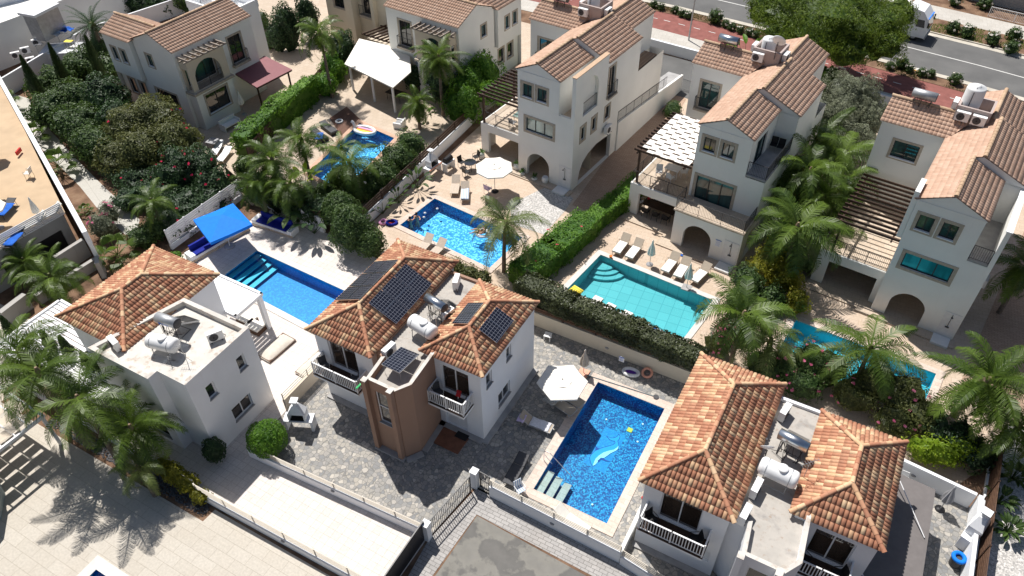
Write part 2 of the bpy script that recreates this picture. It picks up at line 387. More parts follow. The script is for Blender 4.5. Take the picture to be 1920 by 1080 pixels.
def hip_roof(par, x0, x1, y0, y1, z, rz, yr0, yr1, mat='tileS', cw=.2, rh=.36, amp=.034, cut=None):
    """hipped roof, ridge along y from yr0 to yr1 at rz"""
    xm = (x0+x1)/2; A, B, C_, D = (x0, y0, z), (x1, y0, z), (x1, y1, z), (x0, y1, z); r0, r1 = (xm, yr0, rz), (xm, yr1, rz)
    bs = []
    tiles(bs, [A, B, r0], cw, rh, amp); tiles(bs, [B, C_, r1, r0], cw, rh, amp)
    tiles(bs, [C_, D, r1], cw, rh, amp); tiles(bs, [D, A, r0, r1], cw, rh, amp)
    o = roof_obj('roof', bs, mat, par)
    m = MB(); up = Vector((0, 0, .06))
    for p, q in ((A, r0), (B, r0), (C_, r1), (D, r1), (r0, r1)): m = MB(); ridge(m, Vector(p)+up, Vector(q)+up, .10); m.build('ridge_cap', mat, o)
    e = MB(); e.b2((x0+.12, y0+.12, z-.14), (x1-.12, y1-.12, z-.045)); e.build('eave_board', 'white', o)
    return o
# ================================================================ SETTING: ground, pavings, roads, pools
PV = {}
PV['earth'] = NM('earth', 0.95, 0.1); m = PV['earth']
m.col(m.ramp(m.noise(0.8, 7), [(0.3, (0.10, 0.06, 0.04)), (0.55, (0.21, 0.13, 0.085)), (0.8, (0.30, 0.21, 0.14))])).bump(m.noise(6, 6), 0.8, 0.1); PV['earth'] = m.m
# crazy pebble paving: cells of differing colour with dark joints
m = NM('cobble_paving', 0.7, 0.3); v = m.n('ShaderNodeTexVoronoi'); v.inputs['Scale'].default_value = 4.4; v.inputs['Randomness'].default_value = 0.75; m.l(m.tc(), v.inputs['Vector'])
v2 = m.n('ShaderNodeTexVoronoi', feature='DISTANCE_TO_EDGE'); v2.inputs['Scale'].default_value = 4.4; v2.inputs['Randomness'].default_value = 0.75; m.l(m.tc(), v2.inputs['Vector'])
sp = m.n('ShaderNodeSeparateColor'); m.l(v.outputs['Color'], sp.inputs[0])
c = m.ramp(sp.outputs[0], [(0.0, (0.21, 0.215, 0.22)), (0.3, (0.28, 0.272, 0.255)), (0.55, (0.385, 0.355, 0.305)), (0.8, (0.30, 0.288, 0.272)), (1, (0.50, 0.46, 0.40))])
c = m.mix(0.3, c, m.ramp(m.noise(14, 4), [(0.3, (0.6,)*3), (0.7, (1,)*3)]), 'MULTIPLY')
c = m.mix(m.ramp(v2.outputs['Distance'], [(0.02, (1,)*3), (0.07, (0,)*3)]), c, (0.17, 0.165, 0.155)); m.col(c).bump(v2.outputs['Distance'], 0.5, 0.02); PV['cobble'] = m.m
PV['whitetile'] = paving('white_terrace_tiles', (0.66, 0.60, 0.55), (0.72, 0.66, 0.61), (0.44, 0.36, 0.31), 0.42, 0.42, 0, 0.007, 0.0, 0.12, (0.5, 0.4, 0.33))
PV['plaza'] = paving('plaza_slabs', (0.52, 0.475, 0.405), (0.555, 0.51, 0.44), (0.36, 0.32, 0.26), 1.2, 0.6, 0, 0.009, 0.5, 0.18, (0.45, 0.37, 0.28))
PV['stone'] = paving('stamped_stone', (0.56, 0.44, 0.33), (0.61, 0.49, 0.385), (0.46, 0.345, 0.255), 0.55, 0.36, -6, 0.010, 0.37, 0.4, (0.44, 0.33, 0.25))
PV['stone2'] = paving('beige_stone', (0.53, 0.43, 0.33), (0.58, 0.48, 0.38), (0.42, 0.33, 0.25), 0.5, 0.5, -6, 0.01, 0.5, 0.2, (0.5, 0.36, 0.26))
PV['drive'] = paving('drive_blocks', (0.44, 0.30, 0.215), (0.52, 0.37, 0.27), (0.28, 0.19, 0.14), 0.36, 0.12, -6, 0.012, 0.5, 0.3, (0.3, 0.22, 0.17))
PV['pavers'] = paving('grey_block_pavers', (0.36, 0.345, 0.33), (0.44, 0.42, 0.40), (0.2, 0.19, 0.18), 0.42, 0.2, 0, 0.014, 0.5, 0.2)
PV['coping'] = paving('pool_coping', (0.62, 0.50, 0.42), (0.68, 0.57, 0.49), (0.45, 0.38, 0.33), 0.6, 0.3, 0, 0.008)
PV['copingw'] = cm('white_coping', (0.60, 0.57, 0.53), 0.6, var=0.08); PV['copingo'] = cm('terracotta_coping', (0.52, 0.33, 0.23), 0.6, var=0.1)
m = NM('gravel', 0.9, 0.1); v = m.n('ShaderNodeTexVoronoi'); v.inputs['Scale'].default_value = 14; m.l(m.tc(), v.inputs[0]); sp = m.n('ShaderNodeSeparateColor'); m.l(v.outputs['Color'], sp.inputs[0])
m.col(m.ramp(sp.outputs[0], [(0, (0.30, 0.29, 0.28)), (0.5, (0.48, 0.46, 0.43)), (1, (0.66, 0.63, 0.60))])).bump(sp.outputs[0], 0.5, 0.02); PV['gravel'] = m.m
m = NM('asphalt', 0.92, 0.15); f = m.noise(0.35, 6); g = m.noise(40, 3)
c = m.ramp(f, [(0.35, (0.125, 0.124, 0.122)), (0.65, (0.165, 0.163, 0.158))]); m.col(m.mix(0.3, c, m.ramp(g, [(0.3, (0.6,)*3), (0.7, (1,)*3)]), 'MULTIPLY')).bump(g, 0.3, 0.01); PV['asphalt'] = m.m
m = NM('worn_asphalt', 0.92, 0.15); f = m.noise(0.42, 7, rough=0.55); g = m.noise(1.8, 6)
c = m.ramp(f, [(0.38, (0.205, 0.198, 0.182)), (0.50, (0.235, 0.225, 0.20)), (0.54, (0.15, 0.145, 0.136)), (0.66, (0.175, 0.168, 0.157)), (0.70, (0.225, 0.18, 0.145)), (0.76, (0.22, 0.205, 0.185))])
m.col(m.mix(0.4, c, m.ramp(g, [(0.3, (0.7,)*3), (0.7, (1,)*3)]), 'MULTIPLY')); PV['worn'] = m.m
PV['red'] = cm('red_track', (0.25, 0.10, 0.085), 0.85, 0.15, var=0.16, scale=1.5); PV['kerb'] = cm('kerb_stone', (0.50, 0.46, 0.39), 0.85, var=0.14, scale=1)
PV['path'] = paving('concrete_path', (0.52, 0.50, 0.45), (0.56, 0.54, 0.49), (0.36, 0.34, 0.30), 2.4, 60, -68, 0.012, 0.0, 0.3, (0.38, 0.35, 0.3))
PV['sand'] = cm('tan_screed', (0.50, 0.37, 0.24), 0.9, var=0.1, scale=0.8); PV['wline'] = cm('white_line', (0.62, 0.61, 0.58), 0.7, var=0.1, scale=3); PV['yline'] = cm('yellow_line', (0.62, 0.33, 0.05), 0.7, var=0.15)
PV['pavelight'] = paving('light_pavement', (0.50, 0.47, 0.42), (0.55, 0.52, 0.47), (0.38, 0.35, 0.31), 0.8, 0.8, -8, 0.01); PV['brownwood'] = paving('deck_boards', (0.15, 0.075, 0.05), (0.2, 0.10, 0.07), (0.05, 0.03, 0.02), 3, 0.14, 84, 0.01)
M_.update({'pv_'+k: v for k, v in PV.items()})
P_DOL = [(-9.92, 19.5), (-5.72, 19.5), (-5.72, 27.8), (-9.92, 27.8)]
P_LEFT = [(-36.75, 23.9), (-27.0, 23.2), (-26.75, 26.9), (-36.6, 27.35)]
P_TURQ = [(-15.1, 34.24), (-6.65, 33.5), (-6.1, 37.85), (-14.55, 38.6)]
P_MID = [(-29.14, 34.65), (-20.82, 33.65), (-20.37, 37.68), (-28.69, 38.68)]
P_TOP = [(-39.7, 36.8), (-35.6, 36.2), (-36.6, 44.4), (-40.8, 45.0)]
P_RIGHT = [(-1.2, 34.9), (7.2, 34.2), (7.65, 38.0), (-0.8, 38.6)]
P_SMALL = [(-26.6, 1.0), (-22.6, 1.0), (-22.6, 5.35), (-26.6, 5.35)]
POOLS = [P_DOL, P_LEFT, P_TURQ, P_MID, P_TOP, P_RIGHT, P_SMALL]
def sheet(name, poly, z, mat, holes=()):
    m = MB(); m.tess([poly]+list(holes), z=z); return struct(m.build(name, mat))
sheet('ground', [(-260, -60), (160, -60), (160, 300), (-260, 300)], 0, 'pv_earth', POOLS)
sheet('cobbled_yard', [(-24.95, 14.05), (-13.25, 14.6), (-12.75, 18.1), (-4.45, 18.0), (-4.45, 30.2), (-24.9, 30.2)], 0.010, 'pv_cobble', [P_DOL])
sheet('cobbled_side_yard', [(-4.4, 17.95), (10.3, 17.2), (10.4, 29.3), (-4.4, 30.2)], 0.013, 'pv_cobble')
sheet('white_terrace', [(-36.4, 10.95), (-13.35, 11.0), (-13.3, 14.5), (-24.98, 14.02), (-24.93, 30.1), (-30.8, 31.2), (-39.0, 31.6), (-41.3, 23.6), (-40.0, 15.5)], 0.010, 'pv_whitetile', [P_LEFT])
sheet('lower_plaza', [(-60, -20), (-12, -20), (-12.9, 10.6), (-23.9, 10.55), (-23.95, 9.75), (-41, 9.7), (-41, 15), (-60, 15)], 0.010, 'pv_plaza', [P_SMALL])
sheet('stone_terrace', [(-31.2, 31.5), (-15.0, 30.3), (9.4, 30.0), (13.4, 37), (17, 66), (-23.5, 69.8), (-31.0, 69.8)], 0.006, 'pv_stone', [P_TURQ, P_MID, P_RIGHT])
sheet('upper_terrace', [(-47.0, 33.2), (-31.5, 32.0), (-31.9, 52), (-30.5, 69.9), (-75, 73), (-72, 52), (-58, 50), (-53.5, 36.2), (-48, 33.2)], 0.008, 'pv_stone2', [P_TOP])
sheet('gravel_patch', [tuple(G(*p)[:2]) for p in ((955, 378), (980, 372), (1035, 345), (1075, 372), (1060, 395), (1020, 440), (960, 420))], 0.018, 'pv_gravel')
sheet('block_driveway', [(-18.9, 43.0), (-15.4, 42.5), (-16.6, 62.5), (-18.3, 64.5), (-19.4, 58)], 0.018, 'pv_drive')
sheet('side_driveway', [(9.0, 38.0), (14.0, 37.0), (17, 60), (12.5, 62)], 0.018, 'pv_drive')
sheet('parking_lot', [(-30, 62.5), (-17.0, 62.8), (-12.5, 62.0), (-12, 69.6), (-30, 70.6)], 0.024, 'pv_asphalt')
sheet('deck_boards', [tuple(G(*p)[:2]) for p in ((618, 222), (650, 200), (680, 228), (640, 255))], 0.018, 'pv_brownwood')
sheet('driveway', [(-12.05, 8), (8, 8), (8, 16.3), (-4.0, 16.45), (-11.75, 16.75)], 0.014, 'pv_worn')
sheet('block_pavement', [(-12.9, 11.0), (-12.10, 11.0), (-11.80, 16.80), (8, 16.35), (8, 17.9), (-12.6, 18.2), (-13.2, 14.4)], 0.010, 'pv_pavers')
sheet('pebble_bed', [(-40.5, 9.85), (-24.1, 9.95), (-24.0, 10.6), (-40.5, 10.75)], 0.012, 'pv_earth')
sheet('garden_path', [tuple(G(*p)[:2]) for p in ((20, 175), (55, 185), (95, 245), (140, 295), (200, 355), (262, 412), (255, 440), (235, 440), (190, 400), (150, 350), (110, 310), (60, 262), (30, 212))], 0.012, 'pv_path')
def strip(name, line, o0, o1, z, mat, ext=None):
    """a band beside a polyline, between offsets o0 and o1 to its left"""
    L = []; Rr = []
    for i, p in enumerate(line):
        a = Vector(line[max(0, i-1)]); b = Vector(line[min(len(line)-1, i+1)]); d = (b-a).normalized(); n = Vector((-d.y, d.x))
        L.append(Vector(p)+n*o0); Rr.append(Vector(p)+n*o1)
    m = MB()
    for i in range(len(line)-1):
        m.add([(*L[i], z), (*L[i+1], z), (*Rr[i+1], z), (*Rr[i], z)], [(0, 1, 2, 3)])
    return struct(m.build(name, mat))
NK = [(-90, 80.0), (-60, 81.6), (-45, 81.9), (-24.5, 81.4), (-15, 80.45), (-3.2, 78.7), (5.6, 77.4), (20, 74.6), (45, 68), (90, 52)]
strip('road', NK, 0, 9.6, 0.02, 'pv_asphalt'); strip('gutter', NK, 0.0, 0.75, 0.026, 'pv_kerb'); strip('far_gutter', NK, 8.95, 9.6, 0.026, 'pv_kerb')
strip('lane_line', NK, 4.75, 4.90, 0.027, 'pv_wline')
strip('verge', NK, -1.7, -0.15, 0.06, 'pv_earth'); strip('red_cycle_path', NK, -5.9, -1.7, 0.03, 'pv_red'); strip('pavement', NK, -8.6, -5.9, 0.034, 'pv_pavelight')
strip('far_verge', NK, 9.8, 13.6, 0.06, 'pv_earth'); strip('far_pavement', NK, 13.6, 17.0, 0.04, 'pv_pavelight')
def kerb(name, line, o, w=0.15, h=0.13, z=0.0, mat='pv_kerb'):
    m = MB()
    for i in range(len(line)-1):
        a = Vector(line[i]); b = Vector(line[i+1]); d = (b-a).normalized(); n = Vector((-d.y, d.x)); c = (a+b)/2+n*(o-w/2)
        m.box((c.x, c.y, z+h/2), ((b-a).length, w, h), math.atan2(d.y, d.x))
    return struct(m.build(name, mat))
kerb('kerb', NK, 0.0); kerb('far_kerb', NK, 9.78); 
def along(line, t):
    for i in range(len(line)-1):
        a = Vector(line[i]); b = Vector(line[i+1]); L = (b-a).length
        if t <= L: d = (b-a)/L; return a+d*t, d
        t -= L
    return Vector(line[-1]), (Vector(line[-1])-Vector(line[-2])).normalized()
m = MB(); t = 40
while t < 135:
    p, d = along(NK, t); n = Vector((-d.y, d.x)); q = p-n*3.5
    m.box((q.x, q.y, 0.037), (0.75, 0.10, 0.006), math.atan2(d.y, d.x)); t += 1.75
struct(m.build('cycle_path_dashes', 'pv_wline'))
m = MB(); y = MB()
for t in (91.5, 84.5, 103.5, 128, 118):
    p, d = along(NK, t); n = Vector((-d.y, d.x)); q = p-n*0.075; y.box((q.x, q.y, 0.132), (1.2, 0.14, 0.012), math.atan2(d.y, d.x))
struct(y.build('yellow_kerb_marks', 'pv_yline'))
for t, o, gl_ in ((92, 0.4, 'near gutter beside the pine'), (104, 0.4, 'near gutter above the right villa tank'), (103.0, 9.25, 'far gutter, left one'), (105.2, 9.25, 'far gutter, right one')):
    p, d = along(NK, t); n = Vector((-d.y, d.x)); q = p+n*o
    e = empty('drain_grate', (q.x, q.y, 0), math.atan2(d.y, d.x), 'white framed drain grate in the '+gl_, 'drain', 'drain grates along the road gutters')
    f = MB(); f.b2((-.6, -.38, .028), (.6, .38, .034)); f.build('frame', 'pv_wline', e); f = MB(); f.b2((-.42, -.22, .036), (.42, .22, .042)); f.build('grate', 'dgrey', e)
# ---- pools
def mosaic(name, cs, scale, rot=0):
    m = NM(name, 0.4, 0.3); mp = m.map(rot, (scale,)*3); v = m.n('ShaderNodeTexWhiteNoise', noise_dimensions='3D')
    fl = m.n('ShaderNodeVectorMath', operation='FLOOR'); m.l(mp, fl.inputs[0]); m.l(fl.outputs[0], v.inputs[0])
    m.col(m.ramp(v.outputs['Value'], cs, 'CONSTANT')); return m.m
M_['mos'] = mosaic('blue_mosaic', [(0, (0.003, 0.075, 0.25)), (0.35, (0.006, 0.16, 0.39)), (0.62, (0.012, 0.26, 0.51)), (0.85, (0.03, 0.38, 0.61))], 14)
m = NM('mosaic_painted_caustics', 0.5); v = m.n('ShaderNodeTexWhiteNoise', noise_dimensions='3D'); fl = m.n('ShaderNodeVectorMath', operation='FLOOR'); m.l(m.map(0, (9,)*3), fl.inputs[0]); m.l(fl.outputs[0], v.inputs[0])
m.col(m.ramp(v.outputs['Value'], [(0, (0.012, 0.22, 0.52)), (0.5, (0.03, 0.36, 0.68)), (0.8, (0.22, 0.66, 0.88))])); M_['mosmid'] = m.m  # mosaic tones; the palest stand in for caustic light, painted into the colour
M_['poolblue'] = mosaic('blue_pool_tiles', [(0, (0.006, 0.22, 0.50)), (0.4, (0.010, 0.26, 0.56)), (0.75, (0.02, 0.31, 0.61))], 9)
m = NM('turquoise_tiles', 0.4, 0.4); b = brick(m, m.map(-5), (0.15, 0.44, 0.48), (0.17, 0.48, 0.52), (0.09, 0.33, 0.38), 0.75, 0.75, 0.02, 0.0); m.col(b.outputs['Color']); M_['poolturq'] = m.m
M_['poolcyan'] = cm('cyan_pool_liner', (0.08, 0.50, 0.62), 0.5, var=0.06, scale=6)
M_['w_deep'] = watermat('pool_water', (0.74, 0.93, 0.985)); M_['w_mid'] = watermat('rippled_water', (0.80, 0.95, 0.99), 1.6, 0.6); M_['w_turq'] = watermat('turquoise_water', (0.72, 0.95, 0.955), 0.8, 0.12)
def offset_poly(poly, d):
    out = []; n = len(poly)
    for i in range(n):
        a, b, c = Vector(poly[i-1]), Vector(poly[i]), Vector(poly[(i+1) % n])
        e1 = (b-a).normalized(); e2 = (c-b).normalized(); n1 = Vector((e1.y, -e1.x)); n2 = Vector((e2.y, -e2.x)); k = (n1+n2)/(1+n1.dot(n2)); out.append(tuple(b+k*d))
    return out
def pool(poly, depth, wallm, floorm, waterm, cop, copm, label, hcop=0.06):
    c = sum((Vector(p) for p in poly), Vector((0, 0)))/len(poly); e = empty('swimming_pool', (c.x, c.y, 0), 0, label, 'swimming pool', 'swimming pools')
    T = Matrix.Translation((-c.x, -c.y, 0)); b = MB(T); n = len(poly)
    for i in range(n): p, q = poly[i], poly[(i+1) % n]; b.add([(*p, -depth), (*q, -depth), (*q, .02), (*p, .02)], [(0, 1, 2, 3)])
    b.build('basin_wall', wallm, e)
    f = MB(T); f.tess([poly], z=-depth); f.build('basin_floor', floorm, e)
    wt = MB(T); wt.tess([offset_poly(poly, -.004)], z=-.10); wt.build('water', waterm, e)
    o = offset_poly(poly, cop); k = MB(T); k.tess([o, poly], z=hcop)
    for i in range(n):
        p, q = o[i], o[(i+1) % n]; k.add([(*p, 0), (*q, 0), (*q, hcop), (*p, hcop)], [(0, 1, 2, 3)])
        p, q = poly[i], poly[(i+1) % n]; k.add([(*p, .02), (*q, .02), (*q, hcop), (*p, hcop)], [(0, 1, 2, 3)])
    k.build('coping', copm, e)
    return e, T
def pool_steps(e, T, pts, n, z, rise, mat, ax):
    """n treads from corner region pts=(origin, along, down)"""
    o, a, d = [Vector(p) for p in pts]
    for i in range(n):
        m = MB(T); q = o+d*i; zz = z-rise*i
        m.prism([tuple(q), tuple(q+a), tuple(q+a+d*.80), tuple(q+d*.80)], zz-.05, zz); m.build('step', mat, e)
e, T = pool(P_DOL, .94, 'mos', 'mos', 'w_deep', 0.55, 'pv_coping', 'deep blue mosaic swimming pool with a dolphin picture on its floor')
# the dolphin laid in the floor mosaic, flat tiles at real size
def flat(name, pts, z, mat, parent, T):
    m = MB(T); m.tess([pts], z=z); return m.build(name, mat, parent)
M_['dpanel'] = mosaic('pale_mosaic', [(0, (0.008, 0.24, 0.54)), (0.5, (0.012, 0.29, 0.60)), (0.8, (0.02, 0.33, 0.64))], 16); M_['dbody'] = cm('dolphin_tiles', (0.02, 0.36, 0.66), 0.4, var=0.06, scale=16)
M_['dbelly'] = cm('dolphin_belly_tiles', (0.45, 0.85, 0.85), 0.4, var=0.06, scale=16); M_['dline'] = cm('dolphin_outline_tiles', (0.005, 0.06, 0.30), 0.4, var=0.1)
zz = -.94; gp = lambda pts, z: [tuple(G(1080+x/6.825, 785+y/6.825, z)[:2]) for x, y in pts]
flat('dolphin_panel', gp([(380, 100), (640, 220), (360, 700), (90, 560)], zz+.004), zz+.004, 'dpanel', e, T)
body = gp([(210, 605), (190, 560), (178, 500), (195, 465), (245, 415), (300, 390), (360, 370), (430, 352), (480, 335), (505, 310), (495, 285), (465, 283), (430, 265), (405, 235), (450, 250), (490, 250), (530, 230), (548, 205), (560, 230), (550, 262), (530, 285), (540, 320), (545, 350), (540, 380), (520, 405), (480, 425), (440, 445), (400, 475), (360, 500), (300, 520), (260, 560), (235, 598)], zz)
db = flat('dolphin_emblem', offset_poly(body[::-1], .035), zz+.008, 'dline', e, T); flat('dolphin_body', body, zz+.012, 'dbody', db, T)
flat('dolphin_belly', gp([(215, 605), (230, 560), (250, 515), (290, 475), (350, 435), (420, 412), (480, 400), (520, 375), (545, 350), (540, 380), (520, 405), (480, 425), (440, 445), (400, 475), (360, 502), (320, 505), (290, 540), (245, 590)], zz), zz+.016, 'dbelly', db, T)
flat('dolphin_fin', gp([(240, 330), (270, 370), (305, 390), (243, 415), (250, 380)], zz), zz+.016, 'dline', db, T); flat('dolphin_fin', gp([(275, 540), (320, 500), (355, 510), (385, 532), (445, 552), (380, 548), (320, 525), (285, 565)], zz), zz+.020, 'dline', db, T)
pool_steps(e, T, ((-9.85, 19.6), (0, 1.45), (.52, 0)), 3, -.2, .2, 'pv_coping', 0)
m = MB(T)
for y in (21.35,):
    m.path([(-10.25, y, 0), (-10.25, y, .85), (-10.15, y, .95), (-9.9, y, .95), (-8.6, y-.05, -.15), (-8.55, y-.05, -.75)], .022); m.tube((-9.75, y, 0.05), (-10.2, y, .6), .018)
m.build('handrail', 'steel', e)
for p in ((-6.6, 26.9), (-8.6, 26.2), (-6.4, 25.6), (-7.0, 20.7), (-8.9, 20.9)):
    k = MB(T); k.lathe([(.06, -.935), (.06, -.90)], (p[0], p[1], 0), 10); k.build('pool_light', 'wplastic', e)
k = MB(T); k.b2((-7.25, 26.0, -.925), (-6.95, 26.3, -.90)); k.build('floor_drain', 'yellow', e)
e, T = pool(P_LEFT, .95, 'poolblue', 'poolblue', 'w_deep', 0.45, 'pv_copingw', 'bright blue pool with steps beside the blue rectangular parasol')
pool_steps(e, T, ((-36.7, 23.95), (.14, 3.35), (.50, -.03)), 4, -.2, .18, 'poolcyan', 0)
e, T = pool(P_TURQ, .95, 'poolturq', 'poolturq', 'w_turq', 0.40, 'pv_copingw', 'turquoise tiled pool between the long dark hedge and the row of loungers')
for i in range(3):
    rr = .95+.36*i; q = MB(T); o = Vector((-14.56, 38.6)); pts = [tuple(o)] + [(o.x+rr*1.25*math.cos(R(a)), o.y+rr*math.sin(R(a))) for a in range(-94, -4, 10)]
    q.prism(pts, -.94, -.50-.13*i); q.build('step', 'poolturq', e)
e, T = pool(P_MID, .95, 'mos', 'mosmid', 'w_mid', 0.42, 'pv_coping', 'blue mosaic pool with rippled water where three people are swimming')
e, T = pool(P_TOP, .95, 'mos', 'mosmid', 'w_mid', 0.40, 'pv_copingo', 'narrow blue pool behind palms with an inflatable unicorn floating in it')
e, T = pool(P_RIGHT, .95, 'poolcyan', 'poolcyan', 'w_turq', 0.45, 'pv_coping', 'light blue pool half hidden by palms and flowering shrubs')
m = MB(T)
for y in (37.3, 37.75): m.path([(-1.3, y, 0), (-1.3, y, .6), (-1.1, y, .72), (-.85, y, .6), (-.72, y, -.7)], .02)
for z in (-.2, -.45): m.tube((-.74, 37.3, z), (-.74, 37.75, z), .02)
m.build('ladder', 'steel', e)
e, T = pool(P_SMALL, 1.2, 'mos', 'mos', 'w_deep', 0.55, 'pv_copingw', 'small pool corner at the bottom edge of the cream plaza')
# ================================================================ HOUSES
def facade(par, verts, z0, z1, mat, openings={}, name='wall', inner=False, th=.22, closed=True, extra=None):
    """walls round a footprint (counter-clockwise); openings {edge index: [loops]}; extra adds tops"""
    m = MB(); n = len(verts)
    for i in range(n if closed else n-1):
        panel(m, verts[i], verts[(i+1) % n], z0, z1, openings.get(i, []), top=(extra or {}).get(i), th=th, inner=inner)
    return m.build(name, mat, par)
def slab(par, verts, z0, z1, mat, name='floor_slab'): m = MB(); m.prism(verts, z0, z1); return m.build(name, mat, par)
def balcony_rail_white(par, pts, z, h=.92):
    m = MB()
    for a, b in zip(pts, pts[1:]):
        A, B = Vector((*a, z)), Vector((*b, z)); L = (B-A).length; d = (B-A)/L; an = math.atan2(d.y, d.x); c = (A+B)/2
        m.box((c.x, c.y, z+h), (L+.06, .07, .045), an); m.box((c.x, c.y, z+.08), (L, .04, .035), an)
        n = max(1, round(L/.135))
        for i in range(1, n): q = A.lerp(B, i/n); m.box((q.x, q.y, z+h/2+.04), (.042, .03, h-.10), an)
    for p in pts: m.box((p[0], p[1], z+h/2-.05), (.07, .07, h+.1))
    return m.build('railing', 'wmetal', par)
def house_s(name, loc, label, tower='brown', chim=True):
    """two hipped-roof wings with a flat roof and an angular stair tower between them; local = C1 coordinates minus (-18,21)"""
    H = empty(name, (*loc, 0), 0, label, 'house'); ox, oy = -18.0, 21.0
    L = lambda x, y: (x-ox, y-oy)
    RX0, RX1, RY0, RY1 = -17.2, -13.8, 20.95, 26.9; LX0, LX1, LY0, LY1 = -23.5, -19.6, 19.5, 27.6
    def wall(vs, z1, op, nm='wall', mat='white', z0=-.1): return facade(H, [L(*v) for v in vs], z0, z1, mat, op, nm)
    # right wing: front has balcony door above and entrance door below, right side has windows
    dR = [rect(.95, 2.65, 3.05, 5.15), rect(.95, 2.35, .12, 2.2)]
    wR = [rect(.55, 1.15, 3.9, 4.9), rect(2.7, 3.25, 3.9, 4.9), rect(1.7, 3.05, 1.0, 2.1)]
    wall([(RX0, RY0), (RX1, RY0), (RX1, RY1), (RX0, RY1)], 5.55, {0: dR, 1: wR})
    dL = [rect(.85, 2.75, 3.05, 5.15)] + ([rect(2.9, 3.6, 1.2, 2.1)] if True else [])
    wall([(LX0, LY0), (LX1, LY0), (LX1, LY1), (LX0, LY1)], 5.55, {0: dL, 3: [rect(2, 3, 3.6, 4.8)]})
    a, b = L(RX0, RY0), L(RX1, RY0)
    window(H, a, b, .95, 2.65, 3.05, 5.15, 2, .13, 'glassb', 'wmetal', name='balcony_door')
    dr = window(H, a, b, .95, 2.35, .12, 2.2, 2, .13, 'wplastic', 'wmetal', name='front_door')
    a, b = L(RX1, RY0), L(RX1, RY1)
    window(H, a, b, .55, 1.15, 3.9, 4.9, 1, .13, 'glass', 'wmetal', sill='plinth'); window(H, a, b, 2.7, 3.25, 3.9, 4.9, 1, .13, 'glass', 'wmetal', sill='plinth')
    window(H, a, b, 1.7, 3.05, 1.0, 2.1, 2, .13, 'glass', 'wmetal', sill='plinth')
    a, b = L(LX0, LY0), L(LX1, LY0)
    window(H, a, b, .85, 2.75, 3.05, 5.15, 2, .13, 'glassb', 'wmetal', name='balcony_door'); window(H, a, b, 2.9, 3.6, 1.2, 2.1, 1, .1, 'wplastic', 'wmetal')
    window(H, L(LX0, LY1), L(LX0, LY0), 2, 3, 3.6, 4.8, 1, .13, 'glass', 'wmetal')
    # stair tower
    tw = [(-19.6, 19.6), (-19.0, 19.2), (-18.78, 17.95), (-18.55, 17.86), (-17.05, 17.86), (-16.45, 18.72), (-16.62, 20.95)]
    tw = [(-18.9, 19.5), (-18.72, 17.93), (-16.95, 17.93), (-16.45, 18.70), (-16.62, 21.1), (-17.2, 27.2), (-19.6, 27.2), (-19.6, 19.9)]
    tm = MB(); n = len(tw); op = {1: [rect(.42, 1.36, 2.45, 5.0)]}
    for i in range(n): panel(tm, L(*tw[i]), L(*tw[(i+1) % n]), -.1, 5.72 if i not in (4, 5, 6) else 5.45, op.get(i, []), th=.16)
    ins = offset_poly([L(*p) for p in tw], -.17); 
    for i in range(n):
        hh = 5.72 if i in (0, 1, 2, 3) else 5.44; j = (i+1) % n; tm.add([(*ins[i], 5.2), (*ins[j], 5.2), (*ins[j], hh), (*ins[i], hh)], [(0, 1, 2, 3)]); tm.add([(*L(*tw[i]), hh), (*L(*tw[j]), hh), (*ins[j], hh), (*ins[i], hh)], [(0, 1, 2, 3)])
    t = tm.build('stair_tower', tower, H)
    f = MB(); f.tess([ins], z=5.28); f.build('flat_roof', 'gscreed', H)
    cp = MB(); i2 = offset_poly([L(*p) for p in tw], .01); i3 = offset_poly([L(*p) for p in tw], -.18)
    for i in (0, 1, 2, 3): cp.add([(*i2[i], 5.735), (*i2[(i+1) % n], 5.735), (*i3[(i+1) % n], 5.735), (*i3[i], 5.735)], [(0, 1, 2, 3)])
    cp.build('parapet_coping', 'screed', t)
    for x in (-18.72, -17.15): p = L(x, 17.86); fin = MB(); fin.b2((p[0]-.14, p[1]-.20, -.1), (p[0]+.14, p[1]+.1, 5.76), 0); fin.build('buttress', tower, t); fc = MB(); fc.b2((p[0]-.15, p[1]-.21, 5.762), (p[0]+.15, p[1]+.11, 5.80)); fc.build('buttress_cap', 'screed', t)
    window(H, L(*tw[1]), L(*tw[2]), .42, 1.36, 2.45, 5.0, 1, .13, 'glassb', 'wmetal', mul_h=3.75, sill='plinth')
    # plinths and step
    pl = MB()
    for p, q in (((-17.1, 20.95), (-13.8, 20.95)), ((-13.8, 20.75), (-13.8, 26.9)), ((-23.5, 19.5), (-18.9, 19.5)), ((-18.85, 17.93), (-16.9, 17.93)), ((-16.95, 17.85), (-16.42, 18.66)), ((-16.45, 18.70), (-16.62, 21.1))):
        a, b = Vector(L(*p)), Vector(L(*q)); d = (b-a); c = (a+b)/2+Vector((d.y, -d.x)).normalized()*.16; pl.box((c.x, c.y, .06), (d.length, .34, .12), math.atan2(d.y, d.x))
    pl.build('plinth', 'plinth', H)
